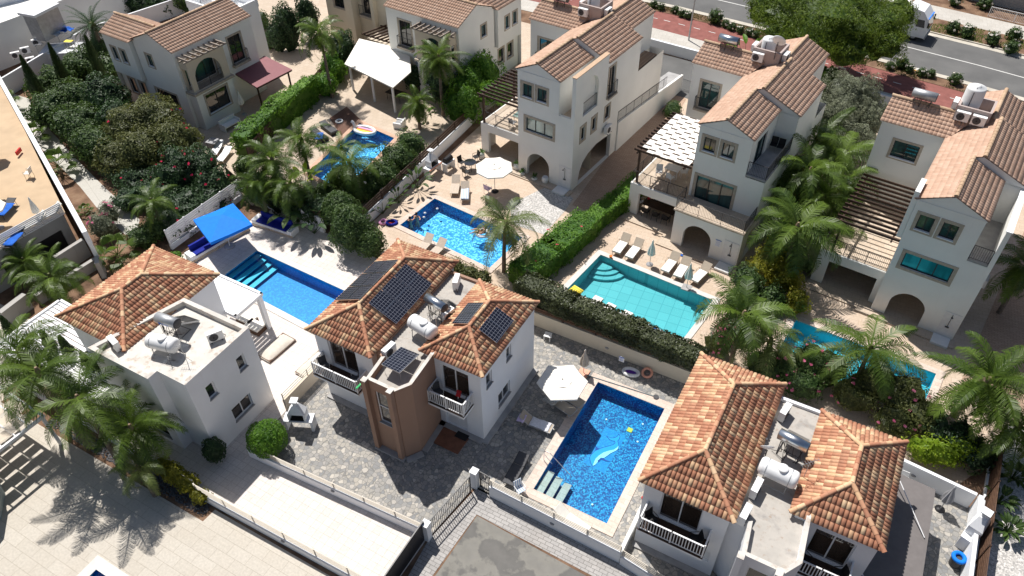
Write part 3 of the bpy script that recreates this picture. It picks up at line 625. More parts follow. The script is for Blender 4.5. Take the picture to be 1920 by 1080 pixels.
    # balconies
    for (x0, x1, y, w, dx) in ((-16.55, -14.3, RY0, 1.05, 0), (-23.25, -20.15, LY0, 1.0, 0)):
        p, q = L(x0, y), L(x1, y); sl_ = MB(); sl_.b2((p[0], p[1]-w, 2.78), (q[0], q[1]-.01, 2.96)); bo = sl_.build('balcony', 'white', H)
        fl = MB(); fl.b2((p[0]-.02, p[1]-w-.02, 2.962), (q[0]+.02, q[1]-.012, 3.0)); fl.build('balcony_floor', 'darkwood', bo)
        r = balcony_rail_white(bo, [(p[0]+.04, p[1]-.05), (p[0]+.04, p[1]-w+.06), ((p[0]+q[0])/2, p[1]-w+.06), (q[0]-.04, p[1]-w+.06), (q[0]-.04, p[1]-.05)], 3.0)
    st = MB(); a = L(-16.35, 20.9); st.b2((a[0], a[1]-1.45, .0), (a[0]+1.75, a[1]-.02, .10)); st.build('entrance_step', cm('red_stone', (0.20, 0.085, 0.05), 0.7, var=0.2) if 'rs' not in M_ else 'rs', H)
    hip_roof(H, -17.45-ox, -13.6-ox, 20.85-oy, 27.05-oy, 5.62, 6.62, 22.8-oy, 24.95-oy)
    hip_roof(H, -23.75-ox, -19.40-ox, 19.2-oy, 27.85-oy, 5.62, 6.72, 21.35-oy, 25.65-oy)
    return H
HC = house_s('house', (-18.0, 21.0), 'two storey white house with brown stair tower and solar panels on orange pantile roofs', 'brown')
HB = house_s('house', (1.35, 20.8), 'white house at the bottom right with two orange pantile roofs and a white stair tower', 'white')
# --- left house L1
def house_l():
    H = empty('house', (-31, 16, 0), 0, 'white house with hipped orange pantile roof and flat parapet roof carrying a white water tank', 'house')
    L = lambda x, y: (x+31, y-16)
    fp = [(-32.6, 12.5), (-28.15, 12.5), (-28.15, 13.1), (-26.2, 13.1), (-26.2, 17.6), (-31.0, 17.6)]
    pts = [L(*p) for p in fp]; op = {3: [rect(.9, 1.45, 3.85, 4.85), rect(3.1, 3.65, 3.85, 4.85), rect(1.75, 3.15, 1.0, 2.05)], 0: [rect(2.2, 3.7, .5, 2.2)]}
    m = MB(); n = len(pts)
    for i in range(n): panel(m, pts[i], pts[(i+1) % n], -.1, 6.05, op.get(i, []), th=.2)
    ins = offset_poly(pts, -.24); m.build('wall', 'white', H)
    c = MB(); c.tess([offset_poly(pts, .015), ins], z=6.06)
    for i in range(n): c.add([(*ins[i], 5.6), (*ins[(i+1) % n], 5.6), (*ins[(i+1) % n], 6.06), (*ins[i], 6.06)], [(0, 1, 2, 3)])
    c.build('parapet', 'screed', H); f = MB(); f.tess([ins], z=5.72); f.build('flat_roof', 'screed', H)
    a, b = pts[3], pts[4]
    window(H, a, b, .9, 1.45, 3.85, 4.85, 1, .14, 'glass', 'wmetal', sill='plinth'); window(H, a, b, 3.1, 3.65, 3.85, 4.85, 1, .14, 'glass', 'wmetal', sill='plinth'); window(H, a, b, 1.75, 3.15, 1.0, 2.05, 2, .14, 'glassb', 'wmetal', sill='plinth')
    window(H, pts[0], pts[1], 2.2, 3.7, .5, 2.2, 2, .14, 'glassb', 'dark', sill='plinth')
    k = [L(*p) for p in [(-35.9, 14.2), (-32.5, 14.2), (-32.5, 12.8), (-31, 12.8), (-31.2, 20), (-35.9, 20)]]
    k = [L(-36.1, 13.7), L(-31.3, 13.7), L(-31.3, 19.9), L(-36.1, 19.9)]
    facade(H, k, -.1, 5.55, 'white', {})
    hip_roof(H, L(-36.45, 0)[0], L(-31.0, 0)[0], L(0, 13.35)[1], L(0, 20.2)[1], 5.75, 6.85, 16.0-16, 17.35-16)
    return H
HL = house_l()
# --- north villas: three storeys, gabled villa-tile roofs, arches, terrace with pergola
def rail(par, segs, z, name='railing', mat='dark', h=1.0, post=1.6, sp=.11):
    m = MB()
    for a, b in segs: railing(m, a, b, z, h, sp, .009, post)
    return m.build(name, mat, par)
def gable_top(L, z, zr, at_): return [(L, z), (at_, zr), (0, z)]
def shed(bs, e0, e1, r1, r0): tiles(bs, [e0, e1, r1, r0], .25, .32, .03, prof=(-.5, .6, 1, .8, .25, .1, -.5), xs=(0, .08, .3, .55, .72, .93, 1))
def pergola(par_label, name, corners, z, n, mat='darkwood', posts=(), along_u=True, over=.3, cat='pergola', T=None, zb=0, w=.07, hgt=.14, beam=None):
    pass
def villa(loc, v0, label, kind, e=8.85):
    al = R(-6.0); bx = Vector(loc); c_, s_ = math.cos(al), math.sin(al)
    W = Vector((c_*bx.x-s_*bx.y, s_*bx.x+c_*bx.y)); H = empty('villa', (W.x, W.y, 0), al, label, 'house')
    E2 = 5.7
    arc = arch(.85, 2.93, 0.02, 1.25, 2.28); F = {}
    # ground storey
    gv = 0.0
    g_op = {0: [arc]}
    big = [(1.0, .02), (6.0, .02), (6.0, 2.2), (4.9, 2.35), (3.6, 2.45), (2.4, 2.25), (1.6, 1.85), (1.15, 1.2), (1.0, .6)]
    if kind == 'a': g_op[1] = [big]
    if kind in 'bc': g_op[1] = [rect(1.2, 3.4, .02, 2.2)]
    zt = 3.0 if kind == 'b' else 3.0
    facade(H, [(-5.0, 0), (0, 0), (0, 14.5), (-5.0, 14.5)], -.1, zt, 'white2', g_op, inner=True, th=.3)
    # porch beside it, with a terrace on top
    pl = -9.3 if kind != 'c' else -9.2
    pv = .8 if kind == 'a' else (1.5 if kind == 'b' else .6)
    P = [(pl, pv), (-5.002, pv), (-5.002, 8), (pl, 8)]
    po = {0: [[(.75, -.02), (pl*-1-5.35, -.02), (pl*-1-5.35, 2.05), (.75, 2.05)]], 3: [[(.8, -.02), (5.6, -.02), (5.6, 2.05), (.8, 2.05)]]}
    facade(H, P, -.1, 2.6, 'white2', po, 'porch', True, .3)
    slab(H, [(pl, pv), (-5.0, pv), (-5.0, 8), (pl, 8)], 2.602, 2.75, 'white2', 'terrace_edge'); slab(H, [(pl+.15, pv+.12), (-5.0, pv+.12), (-5.0, 7.8), (pl+.15, 7.8)], 2.752, 2.80, 'pv_stone2', 'terrace_floor')
    slab(H, [(-4.7, .31), (-.31, .31), (-.31, 7.5), (-4.7, 7.5)], 2.4, 2.6, 'white2', 'ceiling')
    iw = MB(); panel(iw, (-4.7, 3.4), (-.3, 3.4), -.1, 2.6, th=.2); panel(iw, (pl+.3, 5.5), (-5.0, 5.5), -.1, 2.6, th=.2); iw.build('inner_wall', 'beige', H)
    rail(H, [((pl+.1, pv+.1), (-5.05, pv+.1)), ((pl+.1, pv+.1), (pl+.1, 7.7))], 2.80)
    # middle storey
    y2 = 0.0 if kind != 'b' else 2.0
    mo = {}
    if kind == 'b': mo[0] = [rect(.4, 3.1, 2.9, 4.9)]
    elif kind == 'a': mo[0] = [rect(.72, 3.18, 4.12, 5.25)]
    else: mo[0] = [rect(.55, 3.3, 4.05, 5.15)]
    if kind == 'a': mo[1] = [rect(1.1, 1.6, 4.05, 5.1), rect(2.75, 3.25, 4.05, 5.1), rect(4.7, 5.4, 4.05, 5.15)]
    facade(H, [(-5, y2), (0, y2), (0, 14.5), (-5, 14.5)], zt+.002 if kind != 'b' else 2.9, 6.0, 'white2', mo)
    q0, q1 = (-5, y2), (0, y2); gl = {'a': 'glassc', 'b': 'glassg', 'c': 'glasst'}[kind]
    if kind == 'b':
        window(H, q0, q1, .4, 3.1, 2.9, 4.9, 3, .12, gl, 'dark', 'trim', name='sliding_door', tw=.2, fw=.07)
        slab(H, [(-5.1, -.08), (.05, -.08), (.05, 2.0), (-5.1, 2.0)], 2.96, 3.08, 'pv_stone2', 'terrace_floor')
        rail(H, [((-5.0, .02), (-.05, .02)), ((-.05, .02), (-.05, 1.95)), ((-5.0, .02), (-5.0, 1.5))], 3.09)
    elif kind == 'a':
        window(H, q0, q1, .72, 3.18, 4.12, 5.25, 3, .12, gl, 'dark', 'trim', tw=.2)
        for a, b in ((1.1, 1.6), (2.75, 3.25)): window(H, (0, 0), (0, 14), a, b, 4.05, 5.1, 1, .12, 'glass', 'dark', 'trim', tw=.24)
        window(H, (0, 0), (0, 14), 4.7, 5.4, 4.05, 5.15, 1, .12, 'glass', 'dark', 'trim', tw=.16)
    else: window(H, q0, q1, .55, 3.3, 4.05, 5.15, 3, .12, gl, 'dark', 'trim', tw=.2)
    # top storey: narrow front wing, wider back, side block
    yt = v0; u1 = -1.35; a, b, gm = (-5.02, yt-.01), (u1, yt-.01), None
    rz1, rz2 = e+.88, e+1.12; w1 = b[0]-a[0]
    zb = 5.98 if kind != 'b' else 5.3
    tm = MB(); op = [rect(.45, 1.28, 6.95, 8.0), rect(1.75, 2.58, 6.95, 8.0)]
    panel(tm, a, b, zb, e, op, top=[(w1, e-.02), (w1*.49, rz1-.05), (0, e-.02)], th=.2)
    if kind == 'c': panel(tm, (u1, yt), (u1, yt+4.7), zb, e, th=.2)
    elif kind == 'b': panel(tm, (u1, yt), (u1, yt+4.7), zb, e, [rect(1.1, 3.0, 6.05, 8.1)], th=.2)
    else: panel(tm, (u1, yt), (u1, yt+4.7), zb, e, [rect(2.2, 3.6, 6.05, 8.1)], th=.2)
    tm.add([(a[0], a[1], zb), (b[0], b[1], zb), (b[0], yt+.3, zb), (a[0], yt+.3, zb)], [(0, 1, 2, 3)])
    y3 = yt+4.72; y4 = yt+9.9; w2 = 5.02
    panel(tm, (-5.02, y3), (0, y3), 5.98, e, top=[(w2-.02, e-.10), (2.25, rz2-.05), (0, e-.02)], th=.2)
    so_ = [rect(.15, 1.1, 6.0, 8.35)] if kind == 'a' else []
    panel(tm, (0, y3), (0, y4), 5.98, e-.12, so_, th=.2)
    panel(tm, (-5.02, y4), (-5.02, yt), 5.98, e-.02, th=.2)
    panel(tm, (0, y4), (-5.02, y4), 5.98, e-.1, top=[(5.02, e-.1), (2.77, rz2-.05), (0, e-.1)], th=.2)
    # left back block and right back block
    yl = yt+7.8; wl = [rect(.85, 2.3, 5.4 if kind != 'c' else 6.6, 7.55)] if kind != 'c' else [rect(1.15, 2.75, 6.55, 7.75)]
    panel(tm, (-9.1, yl), (-5.02, yl), 2.9, e-.02, wl, th=.2); panel(tm, (-9.1, yl+3.7), (-9.1, yl), -.1, e, top=[(3.7, e-.02), (1.85, rz1-.05), (0, e-.02)], th=.2)
    panel(tm, (-5.02, yl+3.7), (-9.1, yl+3.7), -.1, e-.02, th=.2)
    yr = y4; panel(tm, (-1.3, yr), (-1.3, yr+4.6), 5.9, e-.02, th=.2); panel(tm, (-1.3, yr+4.6), (-5.02, yr+4.6), -.1, e, top=[(3.72, e-.02), (1.86, rz1-.05), (0, e-.02)], th=.2)
    panel(tm, (-5.02, yr+4.6), (-5.02, yl+3.7), -.1, e-.02, th=.2)
    tm.build('wall', 'white2', H)
    window(H, a, b, .45, 1.28, 6.95, 8.0, 2, .12, 'glassg', 'dark', 'trim', sill='white', tw=.2); window(H, a, b, 1.75, 2.58, 6.95, 8.0, 2, .12, 'glassg', 'dark', 'trim', sill='white', tw=.2)
    if kind == 'b': window(H, (u1, yt), (u1, yt+4.7), 1.1, 3.0, 6.05, 8.1, 2, .12, 'glassg', 'dark', name='balcony_door')
    if kind == 'a': window(H, (u1, yt), (u1, yt+4.7), 2.2, 3.6, 6.05, 8.1, 1, .12, 'glass', 'dark', name='balcony_door'); window(H, (0, y3), (0, y4), .15, 1.1, 6.0, 8.35, 2, .12, 'glass', 'dark', 'trim', name='french_door', tw=.15)
    z0 = 5.4 if kind != 'c' else 6.6
    if kind != 'c': window(H, (-9.1, yl), (-5.02, yl), .85, 2.3, 5.4, 7.55, 2, .12, 'glassg', 'dark', 'trim', name='french_door'); rail(H, [((-8.45, yl-.28), (-6.6, yl-.28)), ((-8.45, yl-.02), (-8.45, yl-.28)), ((-6.6, yl-.02), (-6.6, yl-.28))], 5.35, h=.95); slab(H, [(-8.5, yl-.32), (-6.55, yl-.32), (-6.55, yl-.01), (-8.5, yl-.01)], 5.2, 5.34, 'trim', 'ledge')
    else: window(H, (-9.1, yl), (-5.02, yl), 1.15, 2.75, 6.55, 7.75, 2, .12, 'glassg', 'dark', 'trim', sill='white')
    # corner balcony / arch wall
    if kind == 'a':
        cw = MB(); pr = [(4.72, e+.1), (4.5, e+.6), (0, e+.6)]
        panel(cw, (0, 0), (0, 4.72), 5.98, e+.6, [[(1.2, 6.02), (3.35, 6.02)] + [(2.275+1.075*math.cos(math.pi*i/12), 7.7+1.15*math.sin(math.pi*i/12)) for i in range(13)]], th=.3, inner=True)
        panel(cw, (-.3, 0), (0, 0), 5.98, e+.6, th=.3); cw.add([(-.3, 0, 5.98), (-.3, 0, e+.6), (-.3, 4.72, e+.6), (-.3, 4.72, 5.98)], [(0, 1, 2, 3)])
        panel(cw, (u1, .0), (-.3, 0), 5.98, 6.3, th=.25, inner=True, cap=True); cw.build('arch_wall', 'white2', H)
        cp = MB(); cp.b2((-.34, -.04, e+.602), (.04, 4.72, e+.66)); cp.build('coping', 'ridgeN', H)
        rail(H, [((-.12, 1.2), (-.12, 3.35))], 6.02); slab(H, [(u1, .25), (-.3, .25), (-.3, 4.7), (u1, 4.7)], 5.9, 6.04, 'pv_stone2', 'balcony_floor')
        rail(H, [((.2, 4.75), (.2, 6.0)), ((0, 4.75), (.2, 4.75)), ((0, 6.0), (.2, 6.0))], 5.98, h=1.05); slab(H, [(.001, 4.68), (.26, 4.68), (.26, 6.06), (.001, 6.06)], 5.84, 5.97, 'trim', 'ledge')
    if kind == 'b':
        slab(H, [(u1, 2.05), (.02, 2.05), (.02, 6.7), (u1, 6.7)], 6.005, 6.15, 'plinth', 'balcony_floor'); rail(H, [((u1+.03, 2.1), (-.03, 2.1)), ((-.03, 2.1), (-.03, 6.65))], 6.15)
    if kind == 'c':
        slab(H, [(u1, .02), (-.25, .02), (-.25, 4.7), (u1, 4.7)], 6.0, 6.14, 'plinth', 'balcony_floor'); rail(H, [((u1+.03, .05), (-.28, .05))], 6.14)
        cw = MB(); cw.b2((-.25, 0, 5.98), (0, 4.72, e-.3)); cw.build('side_wall', 'white2', H); cp = MB(); cp.b2((-.30, -.03, e-.298), (.04, 4.70, e-.24)); cp.build('coping', 'white', H)
        cw = MB(); cw.b2((-5.32, .02, 6.0), (-5.03, 1.6, e+.42)); cw.build('side_fin', 'white2', H)
    # roofs
    bs = []; xl = -5.18; sl1 = (rz1-e)/(-3.28-xl); zr2 = e+sl1*(-2.75-xl)
    shed(bs, (xl, yt+4.7, e), (xl, yt-.06, e), (-3.28, yt-.06, rz1), (-3.28, yt+4.7, rz1)); shed(bs, (u1+.1, yt-.06, e), (u1+.1, yt+4.68, e), (-3.28, yt+4.68, rz1), (-3.28, yt-.06, rz1))
    shed(bs, (xl, y4, e), (xl, y3-.02, e), (-2.75, y3-.02, zr2), (-2.75, y4, zr2)); shed(bs, (.12, y3-.05, e-.1), (.12, y4, e-.1), (-2.75, y4, zr2), (-2.75, y3-.05, zr2))
    ym = yl+1.85; shed(bs, (-9.25, yl-.12, e), (-5.1, yl-.12, e), (-4.0, ym, rz1), (-9.25, ym, rz1)); shed(bs, (-4.0, yl+3.82, e), (-9.25, yl+3.82, e), (-9.25, ym, rz1), (-4.0, ym, rz1))
    shed(bs, (-1.2, yr, e), (-1.2, yr+4.7, e), (-3.16, yr+4.7, rz1), (-3.16, yr, rz1)); shed(bs, (-5.15, yr+4.7, e), (-5.15, yr, e), (-3.16, yr, rz1), (-3.16, yr+4.7, rz1))
    ro = roof_obj('roof', bs, 'tileN', H); u = Vector((0, 0, .05))
    for p, q in (((-3.28, yt-.06, rz1), (-3.28, y3, rz1)), ((-2.75, y3-.1, zr2), (-2.75, y4, zr2)), ((-9.25, ym, rz1), (-4.6, ym, rz1)), ((-3.16, yr+4.7, rz1), (-3.16, yr, rz1))): rg = MB(); ridge(rg, Vector(p)+u, Vector(q)+u, .12, .4); rg.build('ridge_cap', 'ridgeN', ro)
    vb = MB()
    for x0, x1, y0, y1, zz in ((xl+.05, u1+.05, yt-.04, yt+4.6, e), (xl+.05, .08, y3, y4-.02, e-.1), (-9.2, -5.1, yl-.08, yl+3.75, e), (-5.1, -1.25, yr, yr+4.65, e)): vb.b2((x0, y0, zz-.10), (x1, y1, zz-.045))
    vb.build('eave_board', 'white2', ro)
    # open tank box on the roof
    tk = MB(); tb = [(-5.35, yl+1.3), (-3.35, yl+1.3), (-3.35, yl+3.2), (-5.35, yl+3.2)]; ti = offset_poly(tb, -.14)
    for i in range(4): panel(tk, tb[i], tb[(i+1) % 4], e, e+1.65, th=.14)
    tk.tess([tb, ti], z=e+1.65)
    for i in range(4): tk.add([(*ti[i], e+.7), (*ti[(i+1) % 4], e+.7), (*ti[(i+1) % 4], e+1.65), (*ti[i], e+1.65)], [(0, 1, 2, 3)])
    tk.tess([ti], z=e+.9); tk.build('tank_enclosure', 'rustc', H)
    if kind == 'a':   # stone clad lower back corner
        sc_ = MB(); sc_.b2((-1.3, yr+.5, -.1), (-.15, yr+3.6, 6.0)); sc_.build('stone_cladding', 'stoneclad', H)
    # shower
    a0 = -1.15 if kind != 'c' else -1.05
    sh = MB(); sh.b2((a0, -.03, .05), (-.08, -.002, 2.08)); so2 = sh.build('shower_panel', cm('shower_tiles', (0.74, 0.73, 0.72), .3, var=.05, scale=5) if 'sht' not in M_ else 'sht', H)
    sp_ = MB(); sp_.path([(-.6, -.06, .9), (-.6, -.06, 1.95), (-.6, -.12, 2.02), (-.6, -.32, 2.0)], .016); sp_.lathe([(.07, 0), (.07, .02)], (-.6, -.34, 1.96), 8); sp_.box((-.6, -.08, .95), (.22, .06, .06)); sp_.build('shower_pipe', 'dgrey', so2)
    st = MB(); st.b2((a0-.05, -.95, .0), (-.1, -.04, .16)); st.build('shower_tray', 'wplastic', so2)
    ap = MB(); ap.prism([(pl-.1, pv-1.0), (-5.8, pv-1.0), (-5.8, -.75), (.2, -.75), (.2, 0), (pl-.1, 1.9)], .0, .10); ap.build('step', 'pv_stone2', H)
    return H
H3 = villa((-24.30, 42.24), 0.0, 'three storey white villa with arched side openings beside the round white parasol', 'a', 9.0)
H5 = villa((-10.06, 40.87), 2.0, 'three storey villa with an arched porch under a railed terrace by the turquoise pool', 'b', 8.8)
H6 = villa((3.79, 42.02), 0.0, 'three storey villa at the right edge with bright teal window panes', 'c', 8.9)
def to_world(H, p):
    a = H.rotation_euler[2]; c, s = math.cos(a), math.sin(a); return Vector((H.location.x+c*p[0]-s*p[1], H.location.y+s*p[0]+c*p[1], p[2] if len(p) > 2 else 0))
# --- two storey villas at the top (one mirrored)
def villa2(O, a, mir, label, wingq=9.1, partial=False):
    H = empty('villa', (O[0], O[1], 0), 0, label, 'house'); a = R(a)
    ex = Vector((math.cos(a), math.sin(a))); ey = Vector((-ex.y, ex.x)); P, Q = (ey, -ex) if mir else (-ex, ey)
    W = lambda p, q: tuple(P*p+Q*q)
    def pan(m, a_, b_, z0, z1, holes=(), top=None, inner=False, **k):
        # p,q walls; flip so that the outside is on the right
        pa, pb = W(*a_), W(*b_); Lw = (Vector(pb)-Vector(pa)).length
        if not mir:  # reverse direction
            holes = [[(Lw-s, z) for s, z in h][::-1] for h in holes]; top = [(Lw-s, z) for s, z in top][::-1] if top else None
            pa, pb = pb, pa
        panel(m, pa, pb, z0, z1, holes, top=top, th=.2, inner=inner, **k)
    def win(a_, b_, s0, s1, z0, z1, n, gl, **k):
        pa, pb = W(*a_), W(*b_); Lw = (Vector(pb)-Vector(pa)).length
        if not mir: pa, pb = pb, pa; s0, s1 = Lw-s1, Lw-s0
        window(H, pa, pb, s0, s1, z0, z1, n, .12, gl, 'dark', 'trim', **k)
    E = 7.1; Rz = 8.2; m = MB()
    pan(m, (0, 0), (8.4, 0), -.1, E, [rect(5.55, 6.95, 3.75, 6.15), rect(.6, 3.6, 3.75, 5.9)])
    pan(m, (0, 5.2), (0, 0), -.1, E, [rect(5.2-3.95, 5.2-3.25, 4.95, 6.0), rect(5.2-4.3, 5.2-1.5, 1.25, 2.75)], top=[(5.2, E-.05), (2.6, Rz-.06), (0, E-.05)])
    pan(m, (8.4, 0), (8.4, 5.2), -.1, E, top=[(5.2, E-.05), (2.6, Rz-.06), (0, E-.05)])
    pan(m, (8.4, 5.2), (0, 5.2), -.1, E)
    pan(m, (0, 9), (0, 5.2), -.1, 3.2, [rect(9-8.1, 9-7.3, 1.3, 2.7), rect(9-6.6, 9-5.8, 1.3, 2.7)])
    pan(m, (-.35, 9.1), (-.35, 5.35), 3.2, E-.3, [rect(.75, 1.35, 4.6, 5.75), rect(2.0, 2.6, 4.6, 5.75)])
    pan(m, (-.35, 5.35), (.3, 5.35), 3.2, E-.3); pan(m, (3.4, 9.1), (-.35, 9.1), -.1, E-.3, top=[(3.75, E-.35), (1.9, Rz-.4), (0, E-.35)]); pan(m, (3.4, 5.2), (3.4, 9.1), -.1, E-.3)
    m.add([(*W(-.35, 9.1), 3.2), (*W(.2, 9.1), 3.2), (*W(.2, 5.35), 3.2), (*W(-.35, 5.35), 3.2)], [(0, 1, 2, 3)])
    m.build('wall', 'white2', H)
    win((0, 0), (8.4, 0), 5.55, 6.95, 3.75, 6.15, 2, 'glass', name='french_door'); win((0, 5.2), (0, 0), 1.25, 1.95, 4.95, 6.0, 1, 'glassg', sill='white'); win((0, 5.2), (0, 0), .9, 3.7, 1.25, 2.75, 3, 'glass', sill='white')
    win((0, 9), (0, 5.2), .9, 1.7, 1.3, 2.7, 1, 'glass'); win((0, 9), (0, 5.2), 2.4, 3.2, 1.3, 2.7, 1, 'glass'); win((-.35, 9.1), (-.35, 5.35), .75, 1.35, 4.6, 5.75, 1, 'glassg', sill='white'); win((-.35, 9.1), (-.35, 5.35), 2.0, 2.6, 4.6, 5.75, 1, 'glassg', sill='white')
    # bay with arch and little pergola
    b = MB(); pan(b, (.25, -1), (4.2, -1), 3.55, 6.5, [arch(.5, 3.25, 3.6, 4.6, 5.95)], inner=True); pan(b, (.25, -.01), (.25, -1), 3.55, 6.5, [rect(.2, .8, 3.6, 5.6)], inner=True); pan(b, (4.2, -1), (4.2, -.01), 3.55, 6.5, inner=True)
    b.build('balcony_arch', 'beige', H)
    b = MB(); b.prism([W(.05, -1.2), W(4.4, -1.2), W(4.4, 0), W(.05, 0)], 3.35, 3.55); b.build('balcony', 'trim', H)
    b = MB(); pan(b, (.25, -1), (4.2, -1), -.1, 3.35, [rect(.85, 3.2, 1.2, 2.95)]); pan(b, (.25, 0), (.25, -1), -.1, 3.35); pan(b, (4.2, -1), (4.2, 0), -.1, 3.35); b.build('bay', 'white2', H)
    win((.25, -1), (4.2, -1), .85, 3.2, 1.2, 2.95, 2, 'glass', sill='white'); win((0, 0), (8.4, 0), .6, 3.6, 3.75, 5.9, 3, 'glassg', name='balcony_door')
    rm = MB(); railing(rm, W(.75, -.92), W(3.5, -.92), 3.56, 1.0); railing(rm, W(5.4, -.3), W(7.1, -.3), 3.7, 1.0); railing(rm, W(5.4, 0), W(5.4, -.3), 3.7, 1.0); railing(rm, W(7.1, -.3), W(7.1, 0), 3.7, 1.0); rm.build('railing', 'dark', H)
    b = MB(); b.prism([W(5.3, -.36), W(7.2, -.36), W(7.2, -.01), W(5.3, -.01)], 3.5, 3.7); b.build('ledge', 'trim', H)
    pg = MB()
    for i in range(8):
        p = .2+i*.56; c = (Vector(W(p, -.1))+Vector(W(p, -1.55)))/2; d = Vector(W(p, -1.55))-Vector(W(p, -.1)); pg.box((c.x, c.y, 6.62), (d.length, .09, .16), math.atan2(d.y, d.x))
    for q in (-.75, -1.3): c = (Vector(W(-.1, q))+Vector(W(4.4, q)))/2; d = Vector(W(4.4, q))-Vector(W(-.1, q)); pg.box((c.x, c.y, 6.50), (d.length, .09, .12), math.atan2(d.y, d.x))
    pg.build('rafters', cm('weathered_rafters', (0.30, 0.25, 0.21), .8, var=.3), H)
    bs = []; w3 = lambda p, q, z: (*W(p, q), z); o = .12
    shed(bs, w3(-o, -o, E), w3(8.55, -o, E), w3(8.55, 2.6, Rz), w3(-o, 2.6, Rz)); shed(bs, w3(8.55, 5.3, E), w3(-o, 5.3, E), w3(-o, 2.6, Rz), w3(8.55, 2.6, Rz))
    E2, R2 = E-.25, Rz-.35; shed(bs, w3(-.45, 9.2, E2), w3(-.45, 5.3, E2), w3(1.55, 3.6, R2), w3(1.55, 9.2, R2)); shed(bs, w3(3.55, 5.3, E2), w3(3.55, 9.2, E2), w3(1.55, 9.2, R2), w3(1.55, 3.6, R2))
    ro = roof_obj('roof', bs, 'tileN', H); rg = MB(); ridge(rg, w3(-o, 2.6, Rz+.05), w3(8.55, 2.6, Rz+.05), .12, .4); rg.build('ridge_cap', 'ridgeN', ro); rg = MB(); ridge(rg, w3(1.55, 3.8, R2+.05), w3(1.55, 9.2, R2+.05), .12, .4); rg.build('ridge_cap', 'ridgeN', ro)
    return H, W
HT, WT = villa2((-53.1, 37.6), -4, True, 'two storey villa at the top left with an arched balcony and a maroon roofed porch')
H2, W2 = villa2((-34.7, 52.6), -6, False, 'two storey villa at the top centre with a small rafter pergola over its balcony')
# --- cream house behind the trees between those two
def house_t1():
    e = empty('villa', (-52.5, 58.0, 0), R(-5), 'cream villa at the top edge behind the tall palm and dark shrubs', 'house')
    ops = {0: [rect(1.2, 2.6, 3.4, 5.8), rect(5.3, 6.6, 3.6, 5.9), rect(10.2, 10.8, 4.9, 5.6)], 3: [rect(2, 3, 3.5, 5)]}
    facade(e, [(-2, 0), (12, 0), (12, 8), (-2, 8)], -.1, 6.8, 'cream', ops)
    for a, b, z0, z1, n in ((1.2, 2.6, 3.4, 5.8, 2), (5.3, 6.6, 3.6, 5.9, 2), (10.2, 10.8, 4.9, 5.6, 1)): window(e, (-2, 0), (12, 0), a, b, z0, z1, n, .12, 'glass', 'dark', 'trim')
    f = MB(); f.b2((1.6, -.9, -.1), (2.6, -.002, 6.8)); f.b2((4.7, -.5, -.1), (5.1, -.002, 6.8)); f.build('pilaster', 'cream', e)
    f = MB(); f.b2((3.0, -.45, 3.3), (5.0, -.01, 3.55)); f.build('ledge', 'trim', e); rail(e, [((3.05, -.4), (4.65, -.4))], 3.55)
    f = MB(); f.b2((6.0, -2.8, -.1), (10.8, -.003, 2.7)); f.build('annex', 'beige', e)
    g = MB()
    for i in range(9): g.box((6.1+i*.56, -1.75, 3.2), (.09, 2.9, .15), R(-14))
    g.box((8.3, -.5, 3.08), (5, .1, .12)); g.box((8.3, -2.9, 3.08), (5, .1, .12)); g.build('rafters', 'darkwood', e)
    bs = []; shed(bs, (-2.1, -.1, 6.85), (12.1, -.1, 6.85), (12.1, 4, 8.2), (-2.1, 4, 8.2)); shed(bs, (12.1, 8.1, 6.85), (-2.1, 8.1, 6.85), (-2.1, 4, 8.2), (12.1, 4, 8.2)); roof_obj('roof', bs, 'tileN', e)
house_t1()
